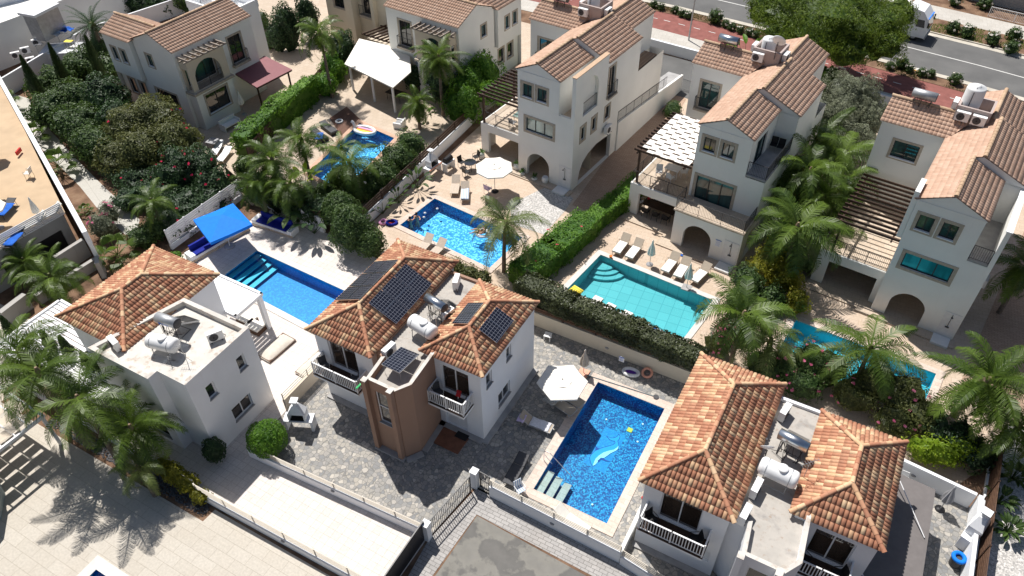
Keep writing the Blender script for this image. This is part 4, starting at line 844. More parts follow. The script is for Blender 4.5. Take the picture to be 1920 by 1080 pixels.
# ================================================================ OBJECTS
def bld(m, name, mat, par): return m.build(name, mat, par)
def make_lounger(kind, label, group):
    """1.95 m long, head towards +y"""
    e = empty('sun_lounger', (0, 0, 0), 0, label, 'sun lounger', group)
    fr = {'tan': 'fabric_t', 'sand': 'fabric_b', 'dark': 'dgrey', 'white': 'wplastic', 'brown': 'fabric_t', 'cream': 'fabric_w', 'day': 'dgrey'}[kind]
    rail_ = {'tan': 'fabric_t', 'sand': 'cmetal', 'dark': 'black', 'white': 'wmetal', 'brown': 'galv', 'cream': 'cmetal', 'day': 'black'}[kind]
    hb = R(38) if kind in ('tan', 'sand', 'brown', 'cream') else R(12)
    y0 = .35; m = MB(); m.box((0, -.32, .34), (.62, 1.30, .035)); bld(m, 'seat', fr, e)
    m = MB(); L = .72; c = (0, y0+math.cos(hb)*L/2, .36+math.sin(hb)*L/2); m.box(c, (.60, L, .035), 0, 0, ('X', hb)); bld(m, 'backrest', fr, e)
    m = MB()
    for s in (-1, 1): m.tube((s*.32, -.97, .345), (s*.32, .36, .345), .02, 6); m.tube((s*.31, y0, .36), (s*.31, y0+math.cos(hb)*L, .37+math.sin(hb)*L), .02, 6); m.tube((s*.31, y0+math.cos(hb)*L*.6, .36+math.sin(hb)*L*.6), (s*.31, y0+.45, .05), .014, 5)
    m.tube((-.32, -.97, .345), (.32, -.97, .345), .02, 6); bld(m, 'frame', rail_, e)
    for x in (-.31, .31):
        for y in (-.8, .45): m = MB(); m.tube((x, y, .33), (x, y-.06 if y < 0 else y+.06, 0), .018, 5); bld(m, 'leg', rail_, e)
    if kind == 'tan':
        m = MB(); m.box((0, -.62, .40), (.60, .66, .09)); m.box((0, .03, .40), (.60, .62, .09)); bld(m, 'cushion', 'cushion', e)
        m = MB()
        for s in (-1, 1): m.path([(s*.34, -.1, .35), (s*.37, .0, .56), (s*.37, .35, .56), (s*.33, .45, .2)], .018, 5)
        bld(m, 'armrest', rail_, e)
    if kind in ('day',): m = MB(); m.box((0, -.1, .17), (.7, 1.9, .3)); bld(m, 'base', 'black', e)
    return e
def aim(head, foot, z=.35):
    h = G(*head, z); f = G(*foot, z); d = h-f; c = (h+f)/2; return Vector((c.x, c.y, 0)), math.atan2(-d.x, d.y), d.length
def lounge_row(kind, group, rows):
    pr = None
    for head, foot, label in rows:
        c, a, L = aim(head, foot); rz = a
        if pr is None: pr = make_lounger(kind, label, group); o = pr; o.location = c; o.rotation_euler = (0, 0, rz)
        else: o = copy_tree(pr, None, c, rz, label)
    return pr
lounge_row('tan', 'loungers round the turquoise pool', [
 ((1180, 441), (1151, 479), 'lounger with white cushions, leftmost of the row above the turquoise pool'),
 ((1203, 452), (1176, 487), 'lounger with white cushions just left of the first closed parasol'),
 ((1271, 477), (1243, 513), 'lounger with white cushions just right of the first closed parasol'),
 ((1290, 487), (1268, 522), 'lounger with white cushions partly behind the second closed parasol'),
 ((1330, 498), (1298, 530), 'lounger with white cushions, rightmost of the row above the turquoise pool'),
 ((1098, 588), (1122, 560), 'white lounger end above the long hedge, nearest the yellow lilo'),
 ((1122, 602), (1147, 573), 'white lounger end above the long hedge, middle one'),
 ((1154, 617), (1178, 587), 'white lounger end above the long hedge, rightmost one')])
lounge_row('sand', 'loungers by the swimmers\' pool', [((857, 330), (850, 368), 'sand coloured reclined lounger beside the one with a striped towel'),
 ((873, 342), (871, 381), 'lounger covered by a blue and white striped towel'), ((805, 450), (786, 470), 'sand lounger between the swimmers\' pool and the orange roof, left one'), ((829, 459), (809, 478), 'sand lounger between the swimmers\' pool and the orange roof, right one')])
lounge_row('brown', 'loungers in the cobbled yard', [((977, 783), (1034, 804), 'lounger with a white towel and a lilac pillow on dark cobbles'), ((1027, 742), (1076, 774), 'brown lounger with a zebra striped towel under the white hexagonal parasol'), ((1045, 728), (1090, 758), 'brown lounger mostly hidden under the white hexagonal parasol')])
lounge_row('dark', 'dark sun beds', [((982, 855), (952, 907), 'dark grey empty lounger in the shade beside the dolphin pool')])
lounge_row('day', 'padded daybeds', [((583, 240), (612, 262), 'dark padded daybed with a blue towel, nearer of the two by the unicorn pool'), ((598, 225), (634, 252), 'dark padded daybed without a blue towel, farther of the two by the unicorn pool')])
def cloth(name, label, px, z, size, rz, mat, cat='towel', wav=.03):
    p = G(*px, z); e = MB(); n = 8
    vs = []; 
    for j in range(n+1):
        for i in range(n+1):
            x = (i/n-.5)*size[0]; y = (j/n-.5)*size[1]; vs.append((x, y, wav*noise.noise(Vector((x*3, y*3, px[0]*.1)))*2+.01))
    e.add(vs, [(j*(n+1)+i, j*(n+1)+i+1, (j+1)*(n+1)+i+1, (j+1)*(n+1)+i) for j in range(n) for i in range(n)], 0, None, True)
    o = e.build(name, mat); o.location = p; o.rotation_euler = (0, 0, rz); tag(o, label, cat); assert len(label.split()) < 17, label; md = o.modifiers.new('thick', 'SOLIDIFY'); md.thickness = .015; return o
m = NM('zebra_towel', .9); wv = m.n('ShaderNodeTexWave'); wv.inputs['Scale'].default_value = 5; wv.inputs['Distortion'].default_value = 2.5; m.l(m.tc(), wv.inputs[0]); m.col(m.ramp(wv.outputs['Fac'], [(.5, (.015,)*3), (.55, (.75, .75, .72))])); M_['zebra'] = m.m
m = NM('striped_towel', .9); wv = m.n('ShaderNodeTexWave'); wv.inputs['Scale'].default_value = 2.6; m.l(m.tc(), wv.inputs[0]); m.col(m.ramp(wv.outputs['Fac'], [(.4, (.25, .36, .52)), (.5, (.78, .78, .78))])); M_['stripe'] = m.m
c, a, L = aim((977, 783), (1034, 804)); cloth('towel', 'white towel spread on the lounger in the dark cobbled yard', (1013, 795), .40, (.62, 1.15), a, 'towel'); cloth('pillow', 'lilac pillow at the head of the towelled lounger', (978, 784), .62, (.55, .42), a, 'lilac', 'pillow', .06)
c, a, L = aim((1027, 742), (1076, 774)); cloth('towel', 'black and white zebra striped towel hung over a lounger', (1034, 748), .66, (.8, .75), a, 'zebra', wav=.1)
c, a, L = aim((873, 342), (871, 381)); cloth('towel', 'blue and white striped towel covering a lounger', (872, 362), .42, (.62, 1.6), a, 'stripe')
cloth('towel', 'blue towel lying on the padded daybed', (598, 255), .5, (.7, 1.0), .6, 'bluetowel')
cloth('towel', 'blue towel folded on the paving by the villa shower', (1288, 480), .03, (.9, .35), .1, 'bluetowel')
# ---- parasols
def parasol(label, base, r, n, h, mat, polemat='wmetal', basemat='black', a0=0, slope=.20, basek='round', hubz=None, tip=False):
    b = G(*base); e = empty('parasol', (b.x, b.y, 0), a0, label, 'parasol'); m = MB(); k = 6
    ring = lambda f: [(r*f*math.cos(2*math.pi*i/n), r*f*math.sin(2*math.pi*i/n), h-slope*r*f**1.15) for i in range(n)]
    prev = [(0, 0, h)]*n
    for f in (.12, .4, .7, 1.0):
        cur = ring(f)
        for i in range(n):
            j = (i+1) % n; sag = -.03*r*(f > .5)
            pm = lambda a, c, s: ((a[0]+c[0])/2*(1-.02*f), (a[1]+c[1])/2*(1-.02*f), (a[2]+c[2])/2+s)
            m.add([prev[i], cur[i], pm(cur[i], cur[j], sag), pm(prev[i], prev[j], sag if f > .4 else 0)], [(0, 1, 2, 3)], 0, None, False); m.add([pm(prev[i], prev[j], sag if f > .4 else 0), pm(cur[i], cur[j], sag), cur[j], prev[j]], [(0, 1, 2, 3)])
        prev = cur
    o = ring(1.0)
    for i in range(n): m.add([o[i], o[(i+1) % n], (*o[(i+1) % n][:2], o[(i+1) % n][2]-.10), (*o[i][:2], o[i][2]-.10)], [(0, 1, 2, 3)])
    bld(m, 'canopy', mat, e); m = MB(); m.tube((0, 0, 0), (0, 0, h-.02), .025, 8); bld(m, 'pole', polemat, e)
    m = MB()
    for i in range(n): m.tube((0, 0, h-.06), (o[i][0]*.97, o[i][1]*.97, o[i][2]-.04), .012, 4)
    bld(m, 'ribs', polemat, e)
    m = MB(); m.lathe([(.02, h-.02), (.05, h+.01), (.03, h+.08), (.005, h+.10)], n=8); bld(m, 'finial', mat, e)
    m = MB()
    if basek == 'round': m.lathe([(.30, 0), (.30, .04), (.12, .07), (.05, .12)], n=14)
    else: m.box((0, 0, .06), (.7, .7, .12))
    bld(m, 'base', basemat, e); return e
parasol('round white eight-sided parasol open over the gravel by the villa', (928, 359), 1.48, 8, 2.55, 'fabric_w', 'galv', 'black', .2)
parasol('large white hexagonal parasol open beside the dolphin pool', (1052, 760), 1.45, 6, 2.35, 'fabric_w', 'wmetal', 'black', R(30), .17)
def parasol_closed(label, base, h, mat, basek='round', basemat='plinth', lean=0, w=.24, z=0):
    b = G(*base, z); e = empty('closed_parasol', (b.x, b.y, z), random.random(), label, 'parasol'); m = MB(); n = 16; prof = [(.0, h), (.055, h-.05), (.08, h-.3), (w*.75, h-.75), (w, h-1.15), (w*.92, h-1.2)]
    vs = []; fs = []
    for r, z_ in prof:
        for i in range(n): rr = r*(1+.28*(i % 2 == 0)*(r > .1)); vs.append((rr*math.cos(2*math.pi*i/n), rr*math.sin(2*math.pi*i/n), z_-.08*(i % 2)*(r > .1)))
    for j in range(len(prof)-1):
        for i in range(n): fs.append((j*n+i, j*n+(i+1) % n, (j+1)*n+(i+1) % n, (j+1)*n+i))
    m.add(vs, fs); bld(m, 'canopy', mat, e); m = MB(); m.tube((0, 0, 0), (0, 0, h+.03), .022, 6); bld(m, 'pole', 'galv', e)
    m = MB()
    if basek == 'round': m.lathe([(.26, 0), (.24, .05), (.06, .10)], n=12)
    elif basek == 'slab': m.box((0, 0, .04), (.62, .62, .08))
    else: m.box((0, 0, .05), (.5, .5, .1))
    bld(m, 'base', basemat, e); e.rotation_euler = (lean, 0, 0); return e
parasol_closed('closed grey-white parasol between the second and third loungers by the turquoise pool', (1218, 496), 2.2, 'fabric_w', basemat='grey')
parasol_closed('closed grey-white parasol leaning over the fourth lounger by the turquoise pool', (1287, 540), 2.2, 'fabric_w', basemat='plinth', basek='slab')
parasol_closed('closed beige parasol on a wooden base beside the dolphin pool', (1094, 700), 2.1, 'fabric_b', 'slab', 'peach')
parasol_closed('closed white parasol standing against the top left villa', (458, 214), 2.3, 'fabric_w', basemat='plinth')
parasol_closed('closed blue-grey parasol in the yard at the bottom right', (1762, 955), 2.1, 'grey', basemat='black')
# blue rectangular cantilever-like parasol
def blue_parasol():
    b = G(431, 462); e = empty('blue_parasol', (b.x, b.y, 0), 0, 'large bright blue rectangular parasol over the corner bench', 'parasol'); h = 2.75
    C = [G(*p, 2.35)-Vector((b.x, b.y, 0)) for p in ((362, 412), (394, 455), (473, 420), (437, 381))]; ap = G(416, 402, h)-Vector((b.x, b.y, 0)); r0 = ap.lerp((C[0]+C[3])/2, 0); m = MB()
    for i in range(4):
        a, c = C[i], C[(i+1) % 4]; mid = (a+c)/2+Vector((0, 0, -.03)); m.add([ap, a, mid], [(0, 1, 2)]); m.add([ap, mid, c], [(0, 1, 2)])
        dz = Vector((0, 0, -.22)); m.add([a, mid, mid+dz, a+dz], [(0, 1, 2, 3)]); m.add([mid, c, c+dz, mid+dz], [(0, 1, 2, 3)])
    bld(m, 'canopy', 'blue', e); m = MB(); m.tube((0, 0, 0), tuple(ap-Vector((0, 0, .02))), .035, 8); bld(m, 'pole', 'wmetal', e); m = MB()
    for c in C: m.tube(tuple(ap-Vector((0, 0, .06))), tuple(c-Vector((0, 0, .05))), .015, 4)
    bld(m, 'ribs', 'wmetal', e); m = MB(); m.lathe([(.40, 0), (.40, .07), (.34, .10)], n=8, smooth=False); bld(m, 'base', 'plinth', e)
blue_parasol()
# ---- built-in benches round the blue pool terrace
def bench(label, a, b, flip=1, d=.85):
    A, B = G(*a), G(*b); c = (A+B)/2; L = (B-A).length; an = math.atan2((B-A).y, (B-A).x); e = empty('built_in_bench', (c.x, c.y, 0), an, label, 'bench', 'white built-in benches with navy cushions')
    m = MB(); m.box((0, flip*d/2, .2), (L, d, .4)); m.box((-L/2+.2, flip*d/2, .47), (.4, d*.98, .14)); m.box((L/2-.2, flip*d/2, .47), (.4, d*.98, .14)); bld(m, 'bench_base', 'white', e)
    m = MB(); m.box((0, flip*(d/2-.05), .46), (L-.85, d-.18, .12)); bld(m, 'seat_cushion', 'navy', e); m = MB(); m.box((0, flip*(d-.09), .72), (L-.85, .16, .42)); bld(m, 'back_cushion', 'navy', e)
    m = MB(); m.box((0, -flip*.01+flip*.0, .1), (L+.1, .03, .22)); bld(m, 'plinth', 'pv_stone2', e); return e
bench('white bench with navy cushions under the blue parasol', (362, 494), (468, 432), 1); bench('white bench with navy cushions right of the blue parasol, below the palms', (474, 422), (548, 447), 1)
# ---- roof equipment
def make_ac():
    e = empty('air_conditioner', (0, 0, 0), 0, 'x', 'air conditioner', 'outdoor air conditioning units'); m = MB(); m.box((0, 0, .36), (.82, .30, .60)); bld(m, 'casing', 'wplastic', e)
    m = MB(); m.lathe([(.24, 0), (.24, .02)], (-.10, -.152, .36), 18, rot=Matrix.Rotation(R(90), 4, 'X')); g = bld(m, 'fan_grille', 'dgrey', e)
    m = MB(); m.lathe([(.05, .0), (.05, .012)], (-.10, -.175, .36), 8, rot=Matrix.Rotation(R(90), 4, 'X')); bld(m, 'fan_hub', 'black', g)
    m = MB(); m.box((-.28, 0, .03), (.06, .34, .06)); m.box((.28, 0, .03), (.06, .34, .06)); m.tube((.41, .05, .2), (.5, .15, .0), .02, 5); bld(m, 'bracket', 'dgrey', e); return e
AC = make_ac(); _ac = [0]
def ac(label, p, rz, z=None):
    _ac[0] += 1
    if _ac[0] == 1: AC['label'] = label; AC.location = p; AC.rotation_euler = (0, 0, rz); return AC
    return copy_tree(AC, None, p, rz, label)
def water_heater(label, p, rz, L=1.35, r=.27, mat='steel', mark=False, coll=True, h=1.25):
    e = empty('solar_water_heater', p, rz, label, 'water heater'); rx = Matrix.Rotation(R(90), 4, 'Y')
    m = MB(); m.lathe([(r*.6, -L/2-.03), (r, -L/2), (r, L/2), (r*.6, L/2+.03)], (0, 0, h), 20, rot=rx); t = bld(m, 'tank', mat, e)
    m = MB(); m.lathe([(r*.99, 0), (r*.99, .02), (r*.4, .035)], (L/2, 0, h), 18, rot=rx); bld(m, 'end_cap', 'dgrey', t)
    if mark:
        m = MB()
        for i, wd in enumerate((.12, .06, .05, .06, .06, .05)): m.box((-.3+i*.11, -r-.003, h-.05), (wd*.8, .01, .12 if i == 0 else .09))
        bld(m, 'blue_lettering', 'bluetowel', t)
    m = MB()
    for x in (-L*.35, L*.35): m.path([(x, -.15, 0), (x, -.1, h-r+.02)], .022, 5); m.path([(x, .75, 0), (x, .12, h-r+.03)], .02, 5); m.tube((x, -.15, .05), (x, .75, .05), .02, 5)
    m.tube((-L*.35, -.12, .45), (L*.35, -.12, .45), .018, 5); bld(m, 'stand', 'dgrey', e)
    if coll: m = MB(); m.box((0, .85, .48), (1.05, 1.35, .08), 0, 0, ('X', R(-36))); c = bld(m, 'collector', 'galv', e); m = MB(); m.box((0, .85+.025, .525), (.97, 1.27, .02), 0, 0, ('X', R(-36))); bld(m, 'collector_glass', 'glass', c)
    m = MB(); random.seed(5)
    for i in range(7): x = random.uniform(-.5, .5); m.path([(x, -.2, h-.1), (x+random.uniform(-.2, .2), -.3, .5), (x+random.uniform(-.3, .3), random.uniform(-.5, .3), .05)], .014, 5)
    bld(m, 'pipes', 'black', e); return e
def htank(label, p, rz, L=1.75, r=.42, z=.75):
    e = empty('water_tank', p, rz, label, 'water tank'); rx = Matrix.Rotation(R(90), 4, 'Y'); m = MB()
    m.lathe([(.02, -L/2), (r*.7, -L/2+.02), (r*.95, -L/2+.10), (r, -L/2+.2), (r, L/2-.2), (r*.95, L/2-.1), (r*.7, L/2-.02), (.02, L/2)], (0, 0, z), 24, rot=rx); t = bld(m, 'tank', 'wplastic', e)
    m = MB(); m.lathe([(.24, r-.05), (.24, r+.04), (.21, r+.07), (.02, r+.10)], (.12, 0, z), 16); bld(m, 'lid', 'wplastic', t)
    m = MB()
    for x in (-L*.3, L*.3): m.path([(x, -.36, 0), (x, -.3, z-r*.75)], .025, 5); m.path([(x, .36, 0), (x, .3, z-r*.75)], .025, 5); m.tube((x, -.36, z-r*.8), (x, .36, z-r*.8), .025, 5); m.lathe([(r+.006, -.02), (r+.006, .02)], (x, 0, z), 20, rot=rx)
    m.tube((-L*.3, -.36, .08), (L*.3, -.36, .08), .02, 5); bld(m, 'stand', 'galv', e); m = MB(); m.path([(L/2, 0, z-.2), (L/2+.15, 0, .3), (L/2+.1, .2, .02)], .02, 6); bld(m, 'pipe', 'dgrey', e); return e
def vtank(label, p, r=.5, h=1.35):
    e = empty('water_tank', p, 0, label, 'water tank'); m = MB(); m.lathe([(r, 0), (r, h-.15), (r*.9, h-.03), (r*.35, h), (r*.35, h+.06), (.02, h+.07)], n=24); bld(m, 'tank', 'wplastic', e)
    m = MB(); m.path([(-.1, -r-.02, .1), (-.1, -r-.02, h-.2), (0, -r*.5, h+.03)], .02, 6); bld(m, 'pipe', 'dgrey', e)
def antenna(label, p, h=1.4, rz=0):
    e = empty('tv_antenna', p, rz, label, 'antenna'); m = MB(); m.tube((0, 0, 0), (0, 0, h), .016, 5); bld(m, 'mast', 'galv', e); m = MB(); m.tube((-.45, 0, h-.15), (.45, 0, h-.05), .01, 4)
    for i in range(8): x = -.42+i*.12; m.tube((x, -.17+.01*i, h-.14+.012*i), (x, .17-.01*i, h-.14+.012*i), .007, 4)
    bld(m, 'elements', 'galv', e); m = MB()
    for k in range(3): m.tube((0, 0, .35), (.28*math.cos(k*2.1), .28*math.sin(k*2.1), 0), .009, 4)
    bld(m, 'tripod', 'dgrey', e)
def dish(label, p, rz=0, r=.45, h=1.1):
    e = empty('satellite_dish', p, rz, label, 'satellite dish'); m = MB(); m.tube((0, 0, 0), (0, 0, h), .025, 6); bld(m, 'mast', 'dgrey', e)
    ro = Matrix.Rotation(R(62), 4, 'X'); m = MB(); m.lathe([(.02, 0), (r*.5, .02), (r*.85, .07), (r, .11), (r*.99, .115), (r*.5, .04), (.02, .02)], (0, -.05, h), 20, rot=ro); bld(m, 'reflector', 'wplastic', e); m = MB(); m.tube((0, -.1, h-.3), (0, -.55, h+.05), .012, 4); m.box((0, -.55, h+.07), (.08, .1, .08)); bld(m, 'feed_arm', 'dgrey', e)
def quad_panels(label, c, nu, nv, group='solar panel arrays on the pantile roofs', th=.04, cat='solar panel', frame=True, legs=None, cell=None):
    """array of modules spanned by four corners (a,b,c,d)"""
    c = [Vector(p) for p in c]; ct = sum(c, Vector())/4; e = empty('solar_panel_array', tuple(ct), 0, label, cat, group); c = [p-ct for p in c]
    n = (c[1]-c[0]).cross(c[3]-c[0]).normalized()
    if n.z < 0: n = -n
    P = lambda u, v: (c[0].lerp(c[1], u)).lerp(c[3].lerp(c[2], u), v)
    LU, LV = (c[1]-c[0]).length/nu, (c[3]-c[0]).length/nv
    for i in range(nu):
        for j in range(nv):
            g = .006; u0, u1, v0, v1 = i/nu+g, (i+1)/nu-g, j/nv+g, (j+1)/nv-g; q = [P(u0, v0), P(u1, v0), P(u1, v1), P(u0, v1)]; f = MB()
            m = MB(); m.add([p+n*.02 for p in q]+[p-n*.02 for p in q], [(0, 1, 2, 3), (7, 6, 5, 4)]+[(k, k+4, (k+1) % 4+4, (k+1) % 4) for k in range(4)]); o = m.build('module', 'steel', e)
            s = MB(); e2 = .018; q2 = [P(u0+e2/nu, v0+e2/nv), P(u1-e2/nu, v0+e2/nv), P(u1-e2/nu, v1-e2/nv), P(u0+e2/nu, v1-e2/nv)]; s.add([p+n*.024 for p in q2], [(0, 1, 2, 3)]); s.uv = [(0.03, 0.03), (LU-.05, 0.03), (LU-.05, LV-.05), (0.03, LV-.05)]; s.build('cells', 'solar', o)
    m = MB()
    for v in (.2, .8): m.tube(tuple(P(0, v)-n*.04), tuple(P(1, v)-n*.04), .018, 4)
    for u, v in ((.06, .06), (.94, .06), (.94, .94), (.06, .94)): q = P(u, v)-n*.03; m.tube(tuple(q), tuple(q-(Vector((0, 0, .16)) if not legs else Vector((0, 0, max(.02, ct.z+q.z-legs))))), .014, 4)
    bld(m, 'mounting_rails', 'galv', e); return e
quad_panels('six dark solar panels on the left slope of the larger roof beside the blue pool', [(-23.5, 25.25, 5.98), (-21.66, 25.2, 6.92), (-21.60, 21.45, 6.94), (-23.5, 21.5, 5.98)], 2, 3)
quad_panels('six dark solar panels on the right slope of the larger roof above the white tank', [(-21.25, 25.3, 6.70), (-19.55, 25.3, 5.86), (-19.5, 21.7, 5.84), (-21.2, 21.65, 6.68)], 2, 3)
quad_panels('two small solar panels on the left slope of the smaller orange roof', [(-16.72, 24.65, 6.20), (-15.66, 24.6, 6.75), (-15.6, 22.8, 6.78), (-16.66, 22.85, 6.23)], 1, 2)
quad_panels('two solar panels on the right slope of the smaller orange roof', [(-15.02, 24.82, 6.56), (-13.96, 24.84, 6.01), (-13.95, 22.93, 6.01), (-15.0, 22.91, 6.55)], 1, 2)
quad_panels('solar panel pair propped flat over the roof of the brown tower', [G(751.7, 650.4, 5.62), G(786.7, 664.6, 5.62), G(749, 700.3, 6.05), G(714.8, 683.4, 6.05)], 1, 2, legs=5.3)
zf = 5.29
ac('air conditioner standing on the brown tower roof beside the propped solar panels', (-18.85, 20.1, zf), R(84)); ac('air conditioner on the far end of the flat roof, right of the six panels', (-18.55, 26.3, zf), R(-70)); ac('air conditioner between the silver heater and the small left panels', (-17.55, 23.8, zf), R(80))
htank('white horizontal water tank beside the six solar panels', (-17.95, 22.0, zf), R(-10), z=.85); water_heater('silver solar water heater behind the white tank on the central house', (-18.1, 23.55, zf), R(-12), mat='steel'); antenna('small TV antenna over the white tank of the central house', (-17.4, 22.5, zf), 1.5, .4)
zf = 5.29
for lb, p, a in (('air conditioner at the far end of the bottom right flat roof', (.35, 25.9, zf), 80), ('air conditioner just below the white tank on the bottom right roof', (.30, 21.1, zf), 84), ('air conditioner nearest the front on the bottom right roof', (.24, 19.6, zf), 84)): ac(lb, p, R(a))
htank('white horizontal water tank on the bottom right roof', (.95, 22.0, zf), R(-4), z=.85); water_heater('silver solar water heater behind the tank on the bottom right roof', (1.1, 23.7, zf), R(-8)); dish('white satellite dish left of the tank on the bottom right roof', (.2, 22.9, zf), R(200), .32, .9); antenna('TV antenna mast beside the tank on the bottom right roof', (2.0, 22.6, zf), 1.7, .8)
zf = 5.73
htank('white horizontal water tank on the left flat roof', (-29.0, 14.4, zf), R(12), z=.72); water_heater('grey water heater with blue lettering on the left flat roof', (-29.5, 15.4, zf), R(6), 1.3, .29, 'galv', True); ac('air conditioner by the roof edge on the left flat roof', (-31.6, 13.35, zf), R(-14)); ac('air conditioner lying tilted on the right of the left flat roof', (-27.35, 16.3, zf), R(60))
antenna('TV antenna near the stains on the left flat roof', (-27.6, 14.45, zf), 1.25, .5); antenna('short bent aerial on the left flat roof corner', (-28.15, 13.9, zf), .6, 1.6)
for H_, k, v0 in ((H3, 'a', 0), (H5, 'b', 2), (H6, 'c', 0)):
    nm = {'a': 'white arched villa', 'b': 'middle villa', 'c': 'right edge villa'}[k]; e_ = {'a': 9.0, 'b': 8.8, 'c': 8.9}[k]; yl = v0+7.8; a = R(-6)
    water_heater('silver water heater on the roof ridge of the '+nm, to_world(H_, (-7.4, yl+1.75, e_+.78)), a, 1.45, .3, 'steel' if k != 'c' else 'galv', coll=False, h=.75)
    vtank('white upright water tank in the roof box of the '+nm, to_world(H_, (-4.6 if k != 'c' else -4.75, yl+2.3, e_+.92)), .5 if k != 'c' else .58, 1.25 if k != 'c' else 1.75)
    ac('air conditioner on the front of the roof box of the '+nm, to_world(H_, (-4.85, yl+1.12, e_+.75)), a)
    if k == 'c': ac('second air conditioner beside another on the roof box of the '+nm, to_world(H_, (-3.9, yl+1.1, e_+.75)), a)
    else: ac('air conditioner on the side of the roof box of the '+nm, to_world(H_, (-3.15, yl+2.1, e_+.8)), a+R(90))
    ac('air conditioner on the left of the roof box of the '+nm, to_world(H_, (-5.55, yl+2.3, e_+.85)), a+R(-90))
    if k == 'b': dish('white satellite dish above the roof box of the '+nm, to_world(H_, (-3.7, yl+1.2, e_+1.2)), a+R(180), .5, 1.3)
ac('air conditioner hung on the side wall beside the wide arch', to_world(H3, (.28, 4.9, 2.9)), R(84)); ac('air conditioner on the side wall of the right edge villa', to_world(H6, (.28, 3.4, 2.3)), R(84))
# ================================================================ WALLS, FENCES, CANOPIES
def wallfence(label, a, b, h, mat, th=.18, rails=0, rtop=0, rmat='cmetal', name='boundary_wall', cat='wall', posts=2.0, slats=None, cap=None, side=0, lights=0):
    a, b = Vector((a[0], a[1])), Vector((b[0], b[1])); c = (a+b)/2; L = (b-a).length; an = math.atan2((b-a).y, (b-a).x)
    e = empty(name, (c.x, c.y, 0), an, label, cat)
    if h > 0: m = MB(); m.box((0, 0, h/2-.05), (L, th, h+.1)); bld(m, 'wall', mat, e)
    if cap: m = MB(); m.box((0, 0, h+.025), (L, th+.05, .05)); bld(m, 'coping', cap, e)
    if rails:
        m = MB()
        for i in range(rails): z = h+(rtop-h)*(i+1)/rails-.03; m.box((0, side, z), (L, .035, .045))
        bld(m, 'rails', rmat, e); n = max(1, round(L/posts))
        for i in range(n+1):
            m = MB(); x = max(-L/2+.04, min(L/2-.04, -L/2+L*i/n)); m.box((x, side+.035, (h+rtop)/2-.02), (.06, .035, rtop-h+.04)); bld(m, 'post', rmat, e)
    if slats:
        zb, zt, n, sm = slats; m = MB()
        for i in range(n): z = zb+(zt-zb)*(i+.5)/n; m.box((0, side, z), (L, .03, (zt-zb)/n*.80))
        bld(m, 'slat_panel', sm, e)
        n = max(1, round(L/posts))
        for i in range(n+1): m = MB(); m.box((max(-L/2+.06, min(L/2-.06, -L/2+L*i/n)), side, (zt+h)/2), (.10, .10, max(.1, zt-h+.06))); bld(m, 'post', 'darkwood' if sm != 'wmetal' else 'wmetal', e)
    for i in range(lights):
        m = MB(); x = -L/2+L*(i+.7)/(lights+.4); s_ = -1
        m.lathe([(.13, 0), (.13, .03), (.09, .07)], (x, s_*th/2, .5), 10, rot=Matrix.Rotation(R(90), 4, 'X'), sc_=(1, .6)); bld(m, 'wall_light', 'plinth', e)
    return e
wallfence('white front wall with cream rails in front of the dolphin pool', (-11.75, 18.12), (-4.35, 17.95), .9, 'white', rails=4, rtop=1.45, lights=1)
wallfence('white front wall with rails before the bottom right house', (-4.3, 17.9), (1.2, 17.2), .7, 'white', rails=4, rtop=1.3)
wallfence('low white wall with cream rails along the edge of the cobbled yard', (-24.6, 13.95), (-13.3, 14.55), .62, 'white', rails=4, rtop=1.12, lights=1)
wallfence('low white wall with five cream rails above the cream plaza', (-25.2, 10.72), (-13.45, 10.95), .55, 'white', rails=5, rtop=1.25, lights=1)
wallfence('beige wall with rails between the cobbled yard and the white terrace', (-24.95, 17.3), (-24.9, 30.2), .95, 'beige', rails=3, rtop=1.5)
wallfence('cream wall with brown fence boards below the long dark hedge', (-24.8, 30.35), (-4.5, 30.25), 1.15, 'cream', posts=2.2, slats=(1.22, 1.6, 2, 'wood'), lights=2)
wallfence('low white wall between the dolphin pool and the bottom right house', (-4.42, 18.1), (-4.42, 23.6), .75, 'white2')
wallfence('white metal rail behind the first orange roof of the bottom right house', (-4.40, 23.7), (-4.40, 29.0), .1, 'white', rails=2, rtop=1.3, rmat='wmetal', posts=1.7)
wallfence('white wall with brown fence panels left of the swimmers\' pool', (-31.35, 33.0), (-31.9, 49.5), .95, 'white', posts=3.0, slats=(1.0, 1.75, 3, 'darkwood'), lights=0)
wallfence('white wall with brown fence panels above the corner bench', (-41.9, 31.9), (-33.6, 31.35), 1.35, 'white', posts=2.4, slats=(1.4, 1.95, 3, 'darkwood'))
wallfence('white slatted screen behind the blue parasol', G(322, 468)[:2], G(455, 372)[:2], .4, 'white', slats=(.5, 1.75, 7, 'wmetal'), name='slat_screen', cat='fence', posts=1.6)
wallfence('brown slatted fence between the top left villa and the tall palm', (-50.2, 55.8), (-46.9, 43.5), .5, 'beige', slats=(.55, 1.6, 6, 'wood'), name='slat_fence', cat='fence')
wallfence('dark fence panels along the bright hedge by the unicorn pool', (-46.7, 43.0), (-44.9, 35.6), .3, 'beige', slats=(.4, 1.7, 5, 'darkwood'), name='slat_fence', cat='fence')
wallfence('dark fence left of the palms below the top left villa', G(432, 345)[:2], G(475, 385)[:2], .3, 'beige', slats=(.4, 1.7, 5, 'darkwood'), name='slat_fence', cat='fence')
wallfence('white wall behind the bushes at the top left', (-72.9, 31.0), (-75.6, 44.5), 1.8, 'white')
wallfence('white wall continuing toward the cypress trees at the top left', (-75.6, 44.6), (-72.5, 57.0), 1.8, 'white')
